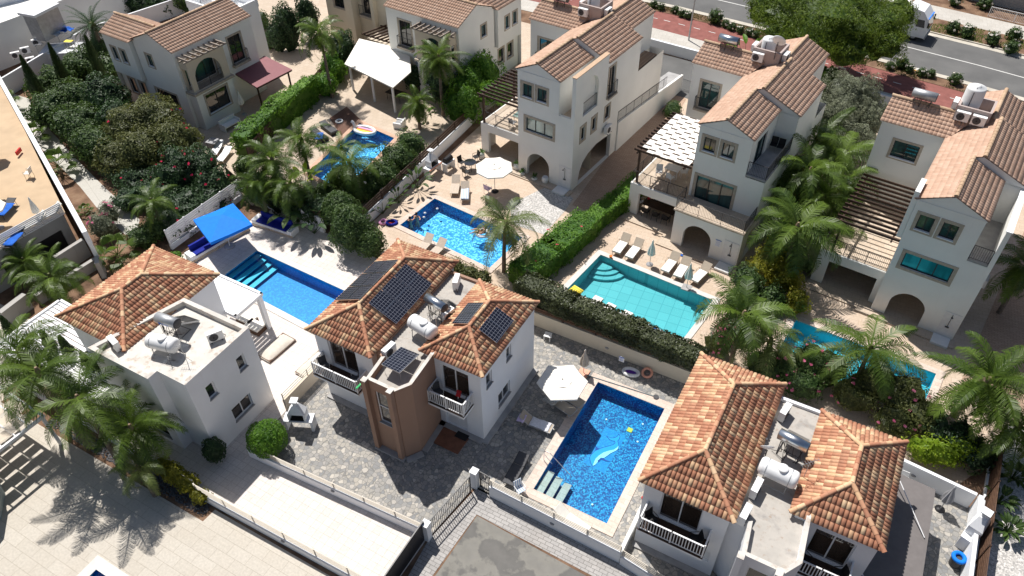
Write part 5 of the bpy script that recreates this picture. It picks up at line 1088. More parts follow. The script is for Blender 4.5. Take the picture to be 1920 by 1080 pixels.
wallfence('low brown-railed wall behind the dark bushes', (-70, 48), (-61.5, 47), 1.2, 'white', slats=(1.25, 1.45, 1, 'maroon'))
wallfence('white boundary wall beside the red cycle path', (-31, 71.5), (-14.5, 69.9), 1.1, 'white', th=.25)
wallfence('pale boundary wall between the right villas and the cycle path', (-11.5, 71.2), (12, 67.8), 1.1, 'white', th=.25)
wallfence('brown timber fence at the right edge above the palm bed', (10.55, 18), (11.0, 34), .2, 'white', slats=(.3, 1.9, 7, 'wood'), name='timber_fence', cat='fence')
wallfence('white garden wall beside the corner barbecue', (10.25, 18), (10.35, 29.2), 1.3, 'white')
wallfence('white back wall of the yard at the bottom right', (4.6, 29.9), (10.2, 29.25), 1.2, 'white', lights=1)
wallfence('low white wall at the far right side driveway', (13.6, 41), (15.2, 52), 1.0, 'white')
wallfence('white wall with rails behind the pebble bed', (-40.4, 11.1), (-25.4, 10.85), .55, 'white', rails=5, rtop=1.2)
e = empty('ramp_wall', to_world(H3, (.12, 7.0, 0)), R(-6), 'cream side wall with dark railing along the villa driveway', 'wall')
m = MB(); m.add([(0, 0, -.1), (0, 0, 2.75), (0, 12.5, 1.6), (0, 12.5, -.1), (-.2, 0, -.1), (-.2, 0, 2.75), (-.2, 12.5, 1.6), (-.2, 12.5, -.1)], [(0, 1, 2, 3)[::-1], (4, 5, 6, 7), (1, 5, 6, 2), (2, 6, 7, 3), (0, 4, 5, 1)]); bld(m, 'wall', 'white2', e)
m = MB(); m.add([(0-.2, 0, 2.6), (-1.5, 0, 2.6), (-1.5, 12.5, 1.5), (-.2, 12.5, 1.5)], [(0, 1, 2, 3)]); bld(m, 'walkway', 'plinth', e)
m = MB()
A, B = Vector((-.1, 0, 2.75)), Vector((-.1, 9.0, 1.95)); up = Vector((0, 0, .95)); m.tube(A+up, B+up, .025, 5); m.tube(A+up*.12, B+up*.12, .018, 4)
for i in range(46): q = A.lerp(B, i/45); m.tube(q, q+up, .012 if i % 7 else .024, 4)
bld(m, 'railing', 'dark', e)
# gates
def bargate(label, a, b, h, name='gate', mid=True):
    A, B = Vector(a), Vector(b); c = (A+B)/2; L = (B-A).length; e = empty(name, (c.x, c.y, 0), math.atan2((B-A).y, (B-A).x), label, 'gate'); m = MB()
    for z in (.08, h*.5, h): m.box((0, 0, z), (L, .05, .05))
    for x in (-L/2+.03, L/2-.03): m.box((x, 0, h/2+.02), (.06, .055, h))
    bld(m, 'gate_frame', 'dark', e); m = MB(); n = round(L/.13)
    for i in range(1, n): m.box((-L/2+L*i/n, 0, h/2), (.022, .022, h-.08))
    bld(m, 'bars', 'dark', e)
bargate('wide dark barred driveway gate at the end of the cobbled yard', (-12.78, 17.85), (-13.22, 14.7), 1.35); bargate('narrow dark barred pedestrian gate beside the white gate post', (-12.5, 18.35), (-11.85, 18.3), 1.35)
for lb, p in (('white gate post between the two barred gates', (-12.72, 18.2)), ('white gate post at the end of the low rail wall', (-13.28, 14.5))):
    e = empty('gate_post', (*p, 0), 0, lb, 'post', 'white posts of the driveway gate'); m = MB(); m.box((0, 0, .7), (.34, .34, 1.4)); bld(m, 'post', 'white', e); m = MB(); m.box((0, 0, 1.43), (.40, .40, .06)); bld(m, 'cap', 'wmetal', e)
e = empty('black_gate', (-13.38, 12.7, 0), R(90), 'solid black slatted sliding gate closing the white driveway', 'gate'); m = MB()
for i in range(9): m.box((0, 0, .12+i*.17), (3.5, .04, .155))
bld(m, 'slats', 'dark', e); m = MB(); m.box((-1.75, 0, .8), (.08, .08, 1.6)); m.box((1.75, 0, .8), (.08, .08, 1.6)); m.box((0, 0, 1.62), (3.5, .06, .05)); bld(m, 'gate_frame', 'dark', e)
e = empty('villa_gate', (*G(1268, 165)[:2], 0), R(-8), 'dark barred gate at the head of the villa driveway', 'gate'); m = MB(); railing(m, (-1.2, 0), (1.4, 0), 0, 1.1, .1); bld(m, 'bars', 'dark', e)
# louvred and fabric canopies
def canopy(label, poly, z, mat, posts, beam='wmetal', name='pergola', louvre=None, th=.08, pr=.06, mat2=None):
    c = sum((Vector(p[:2]) for p in poly), Vector((0, 0)))/len(poly); e = empty(name, (c.x, c.y, 0), 0, label, 'pergola'); P = [Vector(p[:2])-c for p in poly]
    zs = z if isinstance(z, (list, tuple)) else [z]*len(P)
    if louvre:
        a, b, d, L = P[0], P[1], P[3]-P[0], (P[3]-P[0]).length; n = louvre; m = MB()
        for i in range(n):
            t0, t1 = i/n, (i+.86)/n; q = [P[0].lerp(P[3], t0), P[1].lerp(P[2], t0), P[1].lerp(P[2], t1), P[0].lerp(P[3], t1)]
            m.add([(*q[0], zs[0]+.02), (*q[1], zs[0]+.02), (*q[2], zs[0]-.015), (*q[3], zs[0]-.015)]+[(*q[0], zs[0]-.0), (*q[1], zs[0]-.0), (*q[2], zs[0]-.035), (*q[3], zs[0]-.035)], [(0, 1, 2, 3), (7, 6, 5, 4), (0, 4, 5, 1), (3, 2, 6, 7)])
        bld(m, 'louvres', mat, e); m = MB()
        for i in range(len(P)): a, b = P[i], P[(i+1) % len(P)]; q = (a+b)/2; m.box((q.x, q.y, zs[0]-.02), ((b-a).length+.16, .16, .24), math.atan2((b-a).y, (b-a).x))
        bld(m, 'frame', beam, e)
    else:
        m = MB(); n = len(P); m.add([(*p, zz) for p, zz in zip(P, zs)]+[(*p, zz-th) for p, zz in zip(P, zs)], [tuple(range(n)), tuple(range(n, 2*n))[::-1]]+[(i, i+n, (i+1) % n+n, (i+1) % n) for i in range(n)]); bld(m, 'cover', mat, e)
        m = MB()
        for i in range(len(P)): a, b = P[i]*.97, P[(i+1) % len(P)]*.97; z0 = zs[i]-th-.06; z1 = zs[(i+1) % n]-th-.06; m.tube((*a, z0), (*b, z1), .05, 4)
        bld(m, 'frame', beam, e)
    zm = min(zs)
    for p in posts: q = Vector(p[:2])-c; m = MB(); m.box((q.x, q.y, (zm-.1)/2), (pr*2, pr*2, zm-.1)); bld(m, 'post', beam, e)
    return e
canopy('white louvred pergola right of the left roof, beside the blue pool', [(-34.6, 19.95), (-34.6, 22.15), (-30.45, 22.1), (-30.45, 19.9)], 2.85, 'wmetal', [(-30.5, 21.9)], louvre=14, pr=.14)
canopy('white louvred terrace roof left of the left house', [(-36.2, 11.3), (-41.2, 11.4), (-41.2, 15.8), (-36.2, 15.6)], 2.75, 'wmetal', [(-41, 11.5), (-41, 15.6)], louvre=15, pr=.1)
canopy('narrow white louvred roof between the left house and the cypresses', [(-32.7, 11.3), (-36.0, 11.3), (-36.0, 13.6), (-32.7, 13.4)], 2.72, 'wmetal', [(-33, 11.4)], louvre=8, pr=.08)
canopy('white fabric pergola with a bent edge in front of the top centre villa', [(-45.3, 49.3), (-38.7, 47.7), (-38.9, 50.8), (-40.6, 53.1), (-43.4, 53.9), (-47.0, 53.8)], [2.75, 2.75, 2.8, 2.95, 3.0, 3.0], 'fabric_w', [(-45.0, 49.6), (-41.9, 48.8), (-39.1, 48.1)], pr=.08)
canopy('maroon porch roof on dark posts at the top left villa', [(-52.9, 43.0), (-49.6, 42.3), (-49.1, 46.4), (-52.8, 46.9)], [2.9, 2.6, 2.6, 2.9], 'maroon', [(-49.9, 42.6), (-49.4, 46.1)], 'darkwood')
canopy('grey fabric awning strip right of the bottom right house', [(5.55, 16.0), (8.1, 16.3), (8.0, 27.4), (5.55, 27.6)], 2.55, cm('grey_awning', (0.16, 0.145, 0.14), .8, var=.08), [(7.9, 27.2), (7.95, 22.0), (8.0, 17)], 'dgrey', name='awning', pr=.04)
e = empty('awning_stays', (6.5, 24, 0), 0, 'white struts holding the grey awning to the bottom right house', 'strut'); m = MB(); m.tube((-.6, 3.0, 3.4), (1.35, 0.4, 2.62), .025, 6); m.tube((-1.0, -3.4, 3.6), (1.1, -6.4, 2.62), .025, 6); bld(m, 'strut', 'wmetal', e)
m = NM('woven_canvas', .9); wv = m.noise(3, 2); m.col((.80, .76, .70)); M_['weave'] = m.m
def rafters(H, label, u0, u1, v0, v1, z, n, posts, weave=False, w=.07):
    e = empty('pergola', to_world(H, ((u0+u1)/2, (v0+v1)/2, 0)), R(-6), label, 'pergola'); cu, cv = (u0+u1)/2, (v0+v1)/2; L = u1-u0; D = v1-v0; m = MB()
    for i in range(n): m.box((0, -D/2+D*i/(n-1), z), (L+.3, w, .16))
    bld(m, 'rafters', 'darkwood', e); m = MB()
    for x in (-L/2+.15, L/2-.35): m.box((x, 0, z-.15), (.1, D+.3, .14))
    bld(m, 'beams', 'darkwood', e)
    for p in posts: m = MB(); m.box((p[0]-cu, p[1]-cv, z/2+1.3), (.14, .14, z-2.8)); bld(m, 'post', 'darkwood', e)
    if weave:
        m = MB(); k = 7; sw = L/k
        for j in range(k):
            x0 = -L/2+.25+sw*.92*j; x1 = x0+sw*.9
            for i in range(n-1):
                y0 = -D/2+D*i/(n-1); y1 = -D/2+D*(i+1)/(n-1); up = 1 if (i+j) % 2 else -1
                if i == 0 and j == 0: continue
                a, b = (z+.10*(1 if (i+j) % 2 else -1)), (z+.10*(-1 if (i+j) % 2 else 1)); ym = (y0+y1)/2
                if (i+j) % 2: m.add([(x0, y0-.02, z+.09), (x1, y0-.02, z+.09), (x1, y1-.10, z+.085), (x0, y1-.10, z+.085)], [(0, 1, 2, 3)]); m.add([(x0, y1-.10, z+.085), (x1, y1-.10, z+.085), (x1, y1-.05, z-.1), (x0, y1-.05, z-.1)], [(0, 1, 2, 3)])
                else: m.add([(x0, y0-.02, z-.09), (x1, y0-.02, z-.09), (x1, y1+.02, z-.09), (x0, y1+.02, z-.09)], [(0, 1, 2, 3)]); m.add([(x0, y0+.07, z+.088), (x1, y0+.07, z+.088), (x1, y1-.0, z+.09), (x0, y1-.0, z+.09)], [(0, 1, 2, 3)])
        o = bld(m, 'woven_canvas', 'weave', e)
    return e
rafters(H3, 'dark rafter pergola with creeper left of the white villa', -9.3, -5.05, .7, 5.4, 5.35, 11, [(-9.0, .9), (-9.0, 5.2)])
rafters(H5, 'dark pergola woven with cream canvas left of the middle villa', -9.2, -5.1, 1.6, 7.6, 5.55, 15, [(-8.95, 1.75), (-8.95, 7.2)], True)
rafters(H6, 'dark rafter pergola behind the palms left of the right villa', -8.8, -5.1, .6, 6.6, 5.35, 13, [(-8.5, .8)])
# bottom-left woven pergola and cladded corner
e = empty('pergola', (-36.6, 7.6, 0), R(-2), 'white pergola woven with beige canvas squares at the left edge', 'pergola'); m = MB(); z = 2.6
for y in (-1.9, 1.95): m.box((0, y, z), (4.4, .12, .18))
m.box((2.15, 0, z), (.12, 3.9, .18)); bld(m, 'frame', 'wmetal', e); m = MB()
for i in range(5):
    for j in range(5):
        x, y = -1.9+i*.83, -1.6+j*.78; up = (i+j) % 2; m.box((x, y, z+(.06 if up else -.03)), (.72 if up else .6, .78, .012), 0, 0, ('X', R(4 if up else -5)))
bld(m, 'woven_canvas', cm('beige_weave', (0.58, 0.50, 0.40), .9, var=.08), e)
m = MB()
for j in range(6): m.box((0, -1.95+j*.78, z+.0), (4.3, .06, .08))
bld(m, 'rafters', 'galv', e); m = MB(); m.box((1.95, 1.9, 1.25), (.16, .16, 2.5)); bld(m, 'post', 'wmetal', e); m = MB(); m.box((1.95, -1.9, 1.25), (.16, .16, 2.5)); bld(m, 'post', 'wmetal', e)
m = NM('pale_boards', .6); b = brick(m, m.map(0), (0.40, 0.46, 0.45), (0.44, 0.50, 0.49), (0.2, 0.24, 0.24), 30, .22, .012, 0); mp = m.n('ShaderNodeMapping'); mp.inputs['Rotation'].default_value = (R(90), 0, 0); m.l(m.tc(), mp.inputs[0]); m.l(mp.outputs[0], b.inputs['Vector']); m.col(b.outputs['Color']); M_['boards'] = m.m
e = empty('clad_building_corner', (-35, 4.0, 0), 0, 'pale boarded building corner at the bottom left edge', 'building'); m = MB(); P = [(-5, -6), (1.5, -6), (2.0, -1.2), (2.55, .0), (2.3, .9), (1.2, 1.9), (-.6, 2.5), (-2.5, 3.2), (-5, 3.4)]; P = [(x-.6, y) for x, y in P]; m.prism(P, -.1, 2.3); bld(m, 'wall', 'boards', e)
m = MB(); m.prism(offset_poly(P, .06), 2.302, 2.42); bld(m, 'roof', 'pv_plaza', e); m = MB(); m.box((1.75, .9, 1.2), (.5, .03, .35), R(-52)); bld(m, 'hatch', 'beige', e)
# ---- left hotel terrace building
def hotel():
    e = empty('hotel_terrace_building', (-52, 20, 0), 0, 'white hotel terrace with tan deck and slatted parapet over a dark garage opening', 'building'); o = Vector((52, -20, 0)); g = lambda px, py, z: (G(px, py, z)+o)
    z = 3.0; a = g(0, 150, z); b = g(122, 398, z); c = g(0, 466, z); far = Vector((a.x-14, a.y+4, z)); fc = c+(c-b).normalized()*14
    m = MB(); m.add([a, b, c, fc, far], [(0, 1, 2, 3, 4)]); bld(m, 'deck', 'pv_sand', e)
    def wall2(p, q, z0, z1, th, mat, nm, cap=True):
        m = MB(); c = (p+q)/2; d = q-p; m.box((c.x, c.y, (z0+z1)/2), (d.xy.length, th, z1-z0), math.atan2(d.y, d.x)); bld(m, nm, mat, e)
    b2 = g(160, 438, 3.35); wall2(a, b2, 2.5, 3.5, .32, 'white', 'parapet'); w1 = g(178, 478, 0); wall2(a, b2, -.1, 2.498, .26, 'white', 'side_wall')
    d = (b-c).normalized(); n = Vector((-d.y, d.x, 0)); m = MB(); L = (b-fc).xy.length; cc = (b+fc)/2
    for i in range(8): m.box((cc.x, cc.y-.05, 2.95+i*.13), (L, .04, .09), math.atan2((b-fc).y, (b-fc).x))
    bld(m, 'slat_parapet', 'wmetal', e)
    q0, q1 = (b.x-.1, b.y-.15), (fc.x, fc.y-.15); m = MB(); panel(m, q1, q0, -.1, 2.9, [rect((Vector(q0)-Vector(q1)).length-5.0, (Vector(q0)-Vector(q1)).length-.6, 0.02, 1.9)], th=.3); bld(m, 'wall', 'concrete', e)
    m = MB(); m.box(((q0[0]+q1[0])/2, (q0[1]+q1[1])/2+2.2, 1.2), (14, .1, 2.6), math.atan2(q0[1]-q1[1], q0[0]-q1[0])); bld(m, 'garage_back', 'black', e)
    # low concrete arms reaching forward
    for (p1, p2, z1, th) in (((170, 478), (118, 512), 1.5, .3), ((186, 500), (75, 570), .8, .3), ((60, 575), (15, 610), 1.2, .4)):
        wall2(g(*p1, 0), g(*p2, 0), -.1, z1, th, 'concrete', 'ramp_wall')
    wall2(b2-Vector((0, 0, 3.35)), g(196, 522, 0), -.1, 1.4, .3, 'concrete', 'ramp_wall')
    return e
hotel()
for lb, hd, ft in (('white sun bed beside the closed parasol on the hotel deck, right one', (107, 395), (80, 408)), ('white sun bed on the hotel deck next to the slatted parapet, left one', (75, 413), (52, 423))):
    c = (G(*hd, 3.3)+G(*ft, 3.3))/2; d = G(*hd, 3.3)-G(*ft, 3.3); lo = make_lounger('cream', lb, 'sun beds on the hotel deck'); lo.location = (c.x, c.y, 3.0); lo.rotation_euler = (0, 0, math.atan2(-d.x, d.y))
parasol_closed('closed white parasol between the sun beds on the hotel deck', (76, 412), 1.9, 'fabric_w', basemat='grey', z=3.0, w=.2)
for lb, px, r in (('round white parasol top on the hotel deck, lower one at the left edge', (0, 428), 1.1), ('round white parasol top on the hotel deck, upper one at the left edge', (-12, 378), 1.1), ('round white parasol top on the hotel deck near the two chairs', (-8, 300), 1.0)):
    p = parasol(lb, px, r, 8, 2.0, 'fabric_w', 'galv', 'grey', .3, .25); q = G(*px, 3.0); p.location = (q.x, q.y, 3.0)
for lb, px in (('blue lounger with a towel on the hotel deck', (10, 392)), ('blue lounger with a red bag by the slatted parapet', (25, 448))):
    q = G(*px, 3.3); lo = make_lounger('dark', lb, 'blue loungers on the hotel deck'); lo.location = (q.x, q.y, 3.0); lo.rotation_euler = (0, 0, R(25)); cloth('towel', 'blue towel over the '+lb.split(' with')[0]+(' at the left edge' if px[0] == 10 else ' by the slats'), (px[0], px[1]), 3.45, (.65, 1.4), R(25), 'bluetowel')
# white chair, red float
def chair(label, loc, rz, mat='wplastic', frame='wmetal', group=None, s=1, arms=True):
    e = empty('chair', loc, rz, label, 'chair', group); m = MB(); m.box((0, 0, .44), (.46, .46, .035)); bld(m, 'seat', mat, e); m = MB(); m.box((0, .24, .68), (.46, .03, .46), 0, 0, ('X', R(-10))); bld(m, 'backrest', mat, e)
    for x, y in ((-.21, -.2), (.21, -.2), (-.21, .2), (.21, .2)): m = MB(); m.tube((x, y, .43), (x*1.08, y*1.1, 0), .017, 5); bld(m, 'leg', frame, e)
    if arms:
        for x in (-.25, .25): m = MB(); m.path([(x, .2, .64), (x, -.18, .64), (x*1.0, -.2, .43)], .016, 5); bld(m, 'armrest', frame, e)
    return e
def table(label, loc, r=.45, h=.74, mat='wplastic', leg='wmetal', rect_=None, rz=0, cat='table'):
    e = empty('table', loc, rz, label, cat); m = MB()
    if rect_: m.box((0, 0, h), (*rect_, .04))
    else: m.lathe([(r, h-.015), (r, h+.015)], n=20)
    bld(m, 'table_top', mat, e); rx, ry = (rect_[0]*.42, rect_[1]*.4) if rect_ else (r*.6, r*.6)
    for x, y in ((-rx, -ry), (rx, -ry), (-rx, ry), (rx, ry)): m = MB(); m.tube((x, y, h-.02), (x, y, 0), .022, 5); bld(m, 'leg', leg, e)
    return e
q = G(57, 333, 3.0); chair('pale chair standing alone on the hotel deck', (q.x, q.y, 3.0), R(-60), 'fabric_w', 'cmetal')
q = G(38, 290, 3.0); e = empty('rescue_float', (q.x, q.y, 3.3), R(120), 'red rescue float hung on the hotel parapet', 'rescue float'); m = MB(); m.box((0, 0, 0), (.7, .12, .3)); bld(m, 'body', 'red', e)
# ---- white building at the top left
def whiteb():
    e = empty('white_service_building', (-79, 45, 0), 0, 'white rendered building with curved parapet and roof units at the top left corner', 'building'); m = MB()
    m.prism([(-25, -16), (-.5, -16), (.6, -4), (1.5, 6), (-1, 20), (-25, 26)], -.1, 4.2); bld(m, 'wall', 'white2', e)
    m = MB(); pts = [(-14+12*math.cos(R(a)), 2+13*math.sin(R(a))) for a in range(-60, 61, 10)]; inn = [(-14+11.5*math.cos(R(a)), 2+12.5*math.sin(R(a))) for a in range(60, -61, -10)]; m.prism(pts+inn, 4.2, 5.3); bld(m, 'curved_parapet', 'white', e)
    m = MB(); m.prism([(-25, -12), (-5, -12), (-5, 2), (-25, 2)], 4.2, 6.2); bld(m, 'upper_block', 'cream', e)
    m = MB(); p = G(72, 15, 5.0)-Vector((-79, 45, 0)); m.box((p.x, p.y, 4.9), (2.2, 3.2, .25), R(8)); bld(m, 'lintel', 'white', e); m = MB(); m.box((p.x-.1, p.y+.1, 3.5), (1.7, 2.8, 2.6), R(8)); bld(m, 'door_block', 'galv', e)
    return e
whiteb()
e = empty('neighbour_house', (*G(255, -20)[:2], 0), R(-5), 'pinkish walled house cut by the top edge behind the top left villa', 'house'); m = MB(); m.box((0, 2, 1.8), (16, 6, 3.8)); m.box((2, -1.6, .6), (12, .25, 1.4)); bld(m, 'wall', 'rustc', e); m = MB(); m.box((0, 2, 3.75), (16.4, 6.4, .2)); bld(m, 'roof', 'screed', e)
p = G(395, 20, 6.6); e = empty('roof_terrace', (p.x, p.y+1.5, 0), R(-4), 'white flat roof part with parapet behind the ridge of the top left villa', 'building'); m = MB(); m.box((0, 0, 3.2), (5.5, 3.6, 6.4)); bld(m, 'wall', 'white', e); m = MB()
for a, b, c_, d_ in ((0, -1.75, 5.6, .2), (0, 1.75, 5.6, .2), (-2.7, 0, .2, 3.4), (2.7, 0, .2, 3.4)): m.box((a, b, 6.75), (c_, d_, .7))
bld(m, 'parapet', 'white', e)
vtank('small white round tank on the white roof part at the top left', (p.x-1.4, p.y+.9, 6.4), .55, .9); htank('white horizontal tank on the white roof part at the top left', (p.x+.9, p.y+1.6, 6.4), R(20), 1.6, .4, .6)
ac('large white unit with two fans on the service yard at the top left', (*G(68, 78, 2.0)[:2], 1.6), R(60)); ac('white fan unit stacked left in the service yard at the top left', (*G(48, 95, 1.6)[:2], 1.3), R(60)); ac('lower white fan unit under the stacked one at the top left', (*G(57, 112, 1.0)[:2], .6), R(60)); ac('small white fan unit on the wall, leftmost at the top left', (*G(30, 104, 1.5)[:2], 1.2), R(60))
e = empty('service_balcony', (*G(120, 90, 1.6)[:2], 0), R(35), 'small white platform with galvanised rail and laundry at the top left', 'platform'); m = MB(); m.box((0, 0, .8), (4.2, 2.4, 1.6)); bld(m, 'platform', 'white', e); m = MB()
for a, b in (((-2, -1.1), (2, -1.1)), ((2, -1.1), (2, 1.1)), ((2, 1.1), (-2, 1.1))): railing(m, a, b, 1.6, 1.0, .14)
bld(m, 'railing', 'galv', e); 
for i in range(3): p = G(108+i*10, 62-i*4, 2.4); cloth('laundry', ['blue and white towel hanging left on the platform rail', 'blue towel hanging in the middle of the platform rail', 'blue towel hanging right on the platform rail'][i], (108+i*10, 62-i*4), 2.5, (.8, .9), i, ['stripe', 'bluetowel', 'bluetowel'][i], 'laundry', .15)
table('small yellow wooden table on the service platform', (*G(133, 88, 1.6)[:2], 1.61), .3, .6, 'yellow', 'wood', (.8, .5), R(20))
# far side of the road
e = empty('far_building', (14, 99.5, 0), R(-8), 'grey building wall beyond the road at the top right corner', 'building'); m = MB(); m.box((0, 0, 1.6), (22, 4, 3.4)); bld(m, 'wall', 'concrete', e); m = MB(); m.box((0, -2.3, 3.6), (22, .4, .5)); bld(m, 'ledge', 'white', e)
e = empty('guard_rail', (10.0, 94.3, 0), R(-9), 'white barred guard rail beside the far pavement', 'railing'); m = MB(); railing(m, (-3.8, 0), (3.8, 0), 0, 1.1, .16, .014, 3, .03); bld(m, 'bars', 'wmetal', e)
# ---- daybed mattresses on the white terrace, bbqs, pots, inflatables
def mattress(label, px, L, W_, rz):
    p = G(*px, .2); e = empty('floor_mattress', (p.x, p.y, 0), rz, label, 'mattress', 'beige floor mattresses on the white terrace'); m = MB(); n = 8; vs = []; fs = []
    for j in range(n+1):
        for i in range(n+1):
            u, v = i/n*2-1, j/n*2-1; k = (1-u**6)*(1-v**6); vs.append((u*W_/2, v*L/2, .14+.18*k+.012*noise.noise(Vector((u*3, v*5, px[0])))))
    fs = [(j*(n+1)+i, j*(n+1)+i+1, (j+1)*(n+1)+i+1, (j+1)*(n+1)+i) for j in range(n) for i in range(n)]; m.add(vs, fs, 0, None, True); o = bld(m, 'mattress', 'stonecush', e)
    m = MB(); m.box((0, 0, .09), (W_*.97, L*.97, .18)); bld(m, 'base', 'wood', e)
mattress('beige floor mattress nearer the left house wall', (518, 650), 2.3, 1.15, R(-4)); mattress('beige floor mattress beside the rail wall of the cobbled yard', (588, 682), 2.2, 1.1, R(-4))
for i, (px, lb) in enumerate((((463, 598), 'cream sofa seat under the louvred pergola, farther one'), ((478, 612), 'cream ottoman under the louvred pergola, nearer one'))):
    p = G(*px, .3); e = empty('outdoor_sofa', (p.x, p.y, 0), R(0), lb, 'sofa'); m = MB(); m.box((0, 0, .17), (1.2, .8, .34)); bld(m, 'base', 'wood', e); m = MB(); m.box((0, 0, .40), (1.14, .76, .14)); bld(m, 'cushion', 'fabric_w', e)
def bbq(label, px, rz, s=1, warm=False, chim=1.0):
    p = G(*px); e = empty('barbecue', (p.x, p.y, 0), rz, label, 'barbecue'); e.scale = (s, s, s); m = MB()
    for x in (-.75, .75): m.box((x, 0, .4), (.14, .6, .8))
    m.box((0, 0, .84), (1.66, .66, .08)); bld(m, 'counter', 'white', e)
    m = MB(); m.box((-.45, .0, 1.15), (.08, .6, .54)); m.box((.45, 0, 1.15), (.08, .6, .54)); m.box((0, .28, 1.15), (.82, .08, .54)); bld(m, 'fire_box', 'white', e); m = MB(); m.box((0, -.02, .91), (.8, .5, .05)); bld(m, 'grill', 'black', e)
    m = MB(); o = [(-.49, -.3, 1.42), (.49, -.3, 1.42), (.49, .32, 1.42), (-.49, .32, 1.42)]; t = [(-.15, -.1, 1.42+.55*chim), (.15, -.1, 1.42+.55*chim), (.15, .2, 1.42+.55*chim), (-.15, .2, 1.42+.55*chim)]; m.add(o+t, [(0, 1, 5, 4), (1, 2, 6, 5), (2, 3, 7, 6), (3, 0, 4, 7), (4, 5, 6, 7)]); bld(m, 'hood', 'white', e)
    m = MB(); m.tube((0, .05, 1.42+.5*chim), (0, .05, 1.42+.85*chim), .14, 10); m.box((0, .05, 1.42+.9*chim), (.42, .42, .05)); bld(m, 'chimney', 'white', e)
    if warm: m = MB(); m.box((0, -.36, .80), (1.6, .06, .10)); bld(m, 'shelf_edge', 'peach', e)
bbq('white masonry barbecue beside the round green shrub', (566, 800), R(25), 1); bbq('white barbecue with tall chimney against the white wall by the swimmers\' pool', (812, 325), R(84), .95, True); bbq('white corner barbecue in the yard at the bottom right', (1815, 1010), R(72), 1.05)
e = empty('gas_grill', (*G(842, 318)[:2], 0), R(84), 'black kettle grill on a white side table next to the tall barbecue', 'grill'); m = MB(); m.box((0, 0, .8), (1.1, .5, .05)); m.box((-.5, 0, .4), (.05, .5, .8)); m.box((.5, 0, .4), (.05, .5, .8)); bld(m, 'stand', 'wplastic', e); m = MB(); m.lathe([(.25, -.4), (.25, .4)], (0, .05, 1.0), 12, rot=Matrix.Rotation(R(90), 4, 'Y')); bld(m, 'lid', 'black', e)
def pot(label, px, r=.28, h=.5, plant='leaf', mat='wplastic'):
    p = G(*px); e = empty('plant_pot', (p.x, p.y, 0.0), 0, label, 'plant pot', 'white round plant pots by the villa'); m = MB(); m.lathe([(r*.6, 0), (r, h*.45), (r*.95, h*.8), (r*.75, h), (r*.68, h), (r*.66, h-.06)], n=16); bld(m, 'pot', mat, e)
    if plant:
        m = MB()
        for i in range(60): a = random.random()*6.28; b = random.uniform(.2, 1.3); d = Vector((math.cos(a)*math.cos(b), math.sin(a)*math.cos(b), math.sin(b))); c = Vector((0, 0, h))+d*random.uniform(.05, r*1.1); s_ = d.cross(Vector((0, 0, 1))).normalized()*.04; m.add([c-s_, c+s_, c+s_*.4+d*.16, c-s_*.4+d*.16], [(0, 1, 2, 3)])
        bld(m, 'plant', 'leaf', e)
M_['leaf'] = leafmat('leaf_green', (0.035, 0.09, 0.02), (0.10, 0.20, 0.04))
pot('white pot with a dark plant beside the porch pillar', (903, 297)); pot('white pot just left of the arched opening', (969, 318)); pot('small low pot with a succulent at the foot of the arch', (980, 328), .2, .25); pot('low white bowl planted with a succulent inside the arch', (1002, 337), .25, .25); pot('tall empty white jar inside the arch', (1022, 343), .28, .6, None)
pot('round white ball pot beside the black grill', (840, 312), .25, .45, None)
chair('black patio chair left of the round glass table', (*G(866, 312)[:2], 0), R(75), 'black', 'black', 'black patio chairs by the glass table'); chair('black patio chair nearest the sun loungers', (*G(874, 330)[:2], 0), R(160), 'black', 'black', 'black patio chairs by the glass table'); chair('black patio chair behind the glass table', (*G(893, 302)[:2], 0), R(-30), 'black', 'black', 'black patio chairs by the glass table')
table('round glass table between black patio chairs', (*G(882, 318)[:2], 0), .5, .72, 'glass', 'black'); chair('lilac-grey beach chair under the round white parasol', (*G(915, 362)[:2], 0), R(170), 'lilac', 'wmetal')
# dining under the middle villa's porch
P_ = to_world(H5, (-7.2, 2.6, 0)); table('long dark dining table under the middle villa porch', P_, 0, .76, 'darkwood', 'dark', (2.6, 1.0), R(-6))
for i, (u, v, a, lb) in enumerate(((-8.8, 2.6, 90, 'dark dining chair at the left end of the porch table'), (-7.9, 1.75, 180, 'dark dining chair on the near side of the porch table, left one'), (-7.1, 1.75, 180, 'dark dining chair on the near side of the porch table, middle one'), (-6.3, 1.75, 180, 'dark dining chair on the near side of the porch table, right one'), (-7.9, 3.5, 0, 'dark dining chair on the far side of the porch table, left one'), (-6.9, 3.5, 0, 'dark dining chair on the far side of the porch table, right one'))): chair(lb, to_world(H5, (u, v, .1)), R(a-6), 'black', 'dark', 'dark dining chairs under the porch')
e = empty('red_cone', to_world(H5, (-8.3, 2.9, .79)), 0, 'red bottle-shaped ornament on the porch table', 'ornament'); m = MB(); m.lathe([(.11, 0), (.12, .15), (.03, .3), (.02, .5)], n=10); bld(m, 'body', 'red', e)
for i, (u, v, a, lb) in enumerate(((-7.9, 3.2, 20, 'white chair on the upper terrace under the woven pergola, left one'), (-6.9, 3.0, 160, 'white chair on the upper terrace under the woven pergola, near one'), (-6.4, 4.2, -60, 'white chair on the upper terrace under the woven pergola, right one'))): chair(lb, to_world(H5, (u, v, 2.82)), R(a), 'wplastic', 'wmetal', 'white chairs on the woven pergola terrace')
table('white table on the upper terrace under the woven pergola', to_world(H5, (-7.1, 3.8, 2.82)), 0, .74, 'wplastic', 'wmetal', (1.1, .8), R(-6))
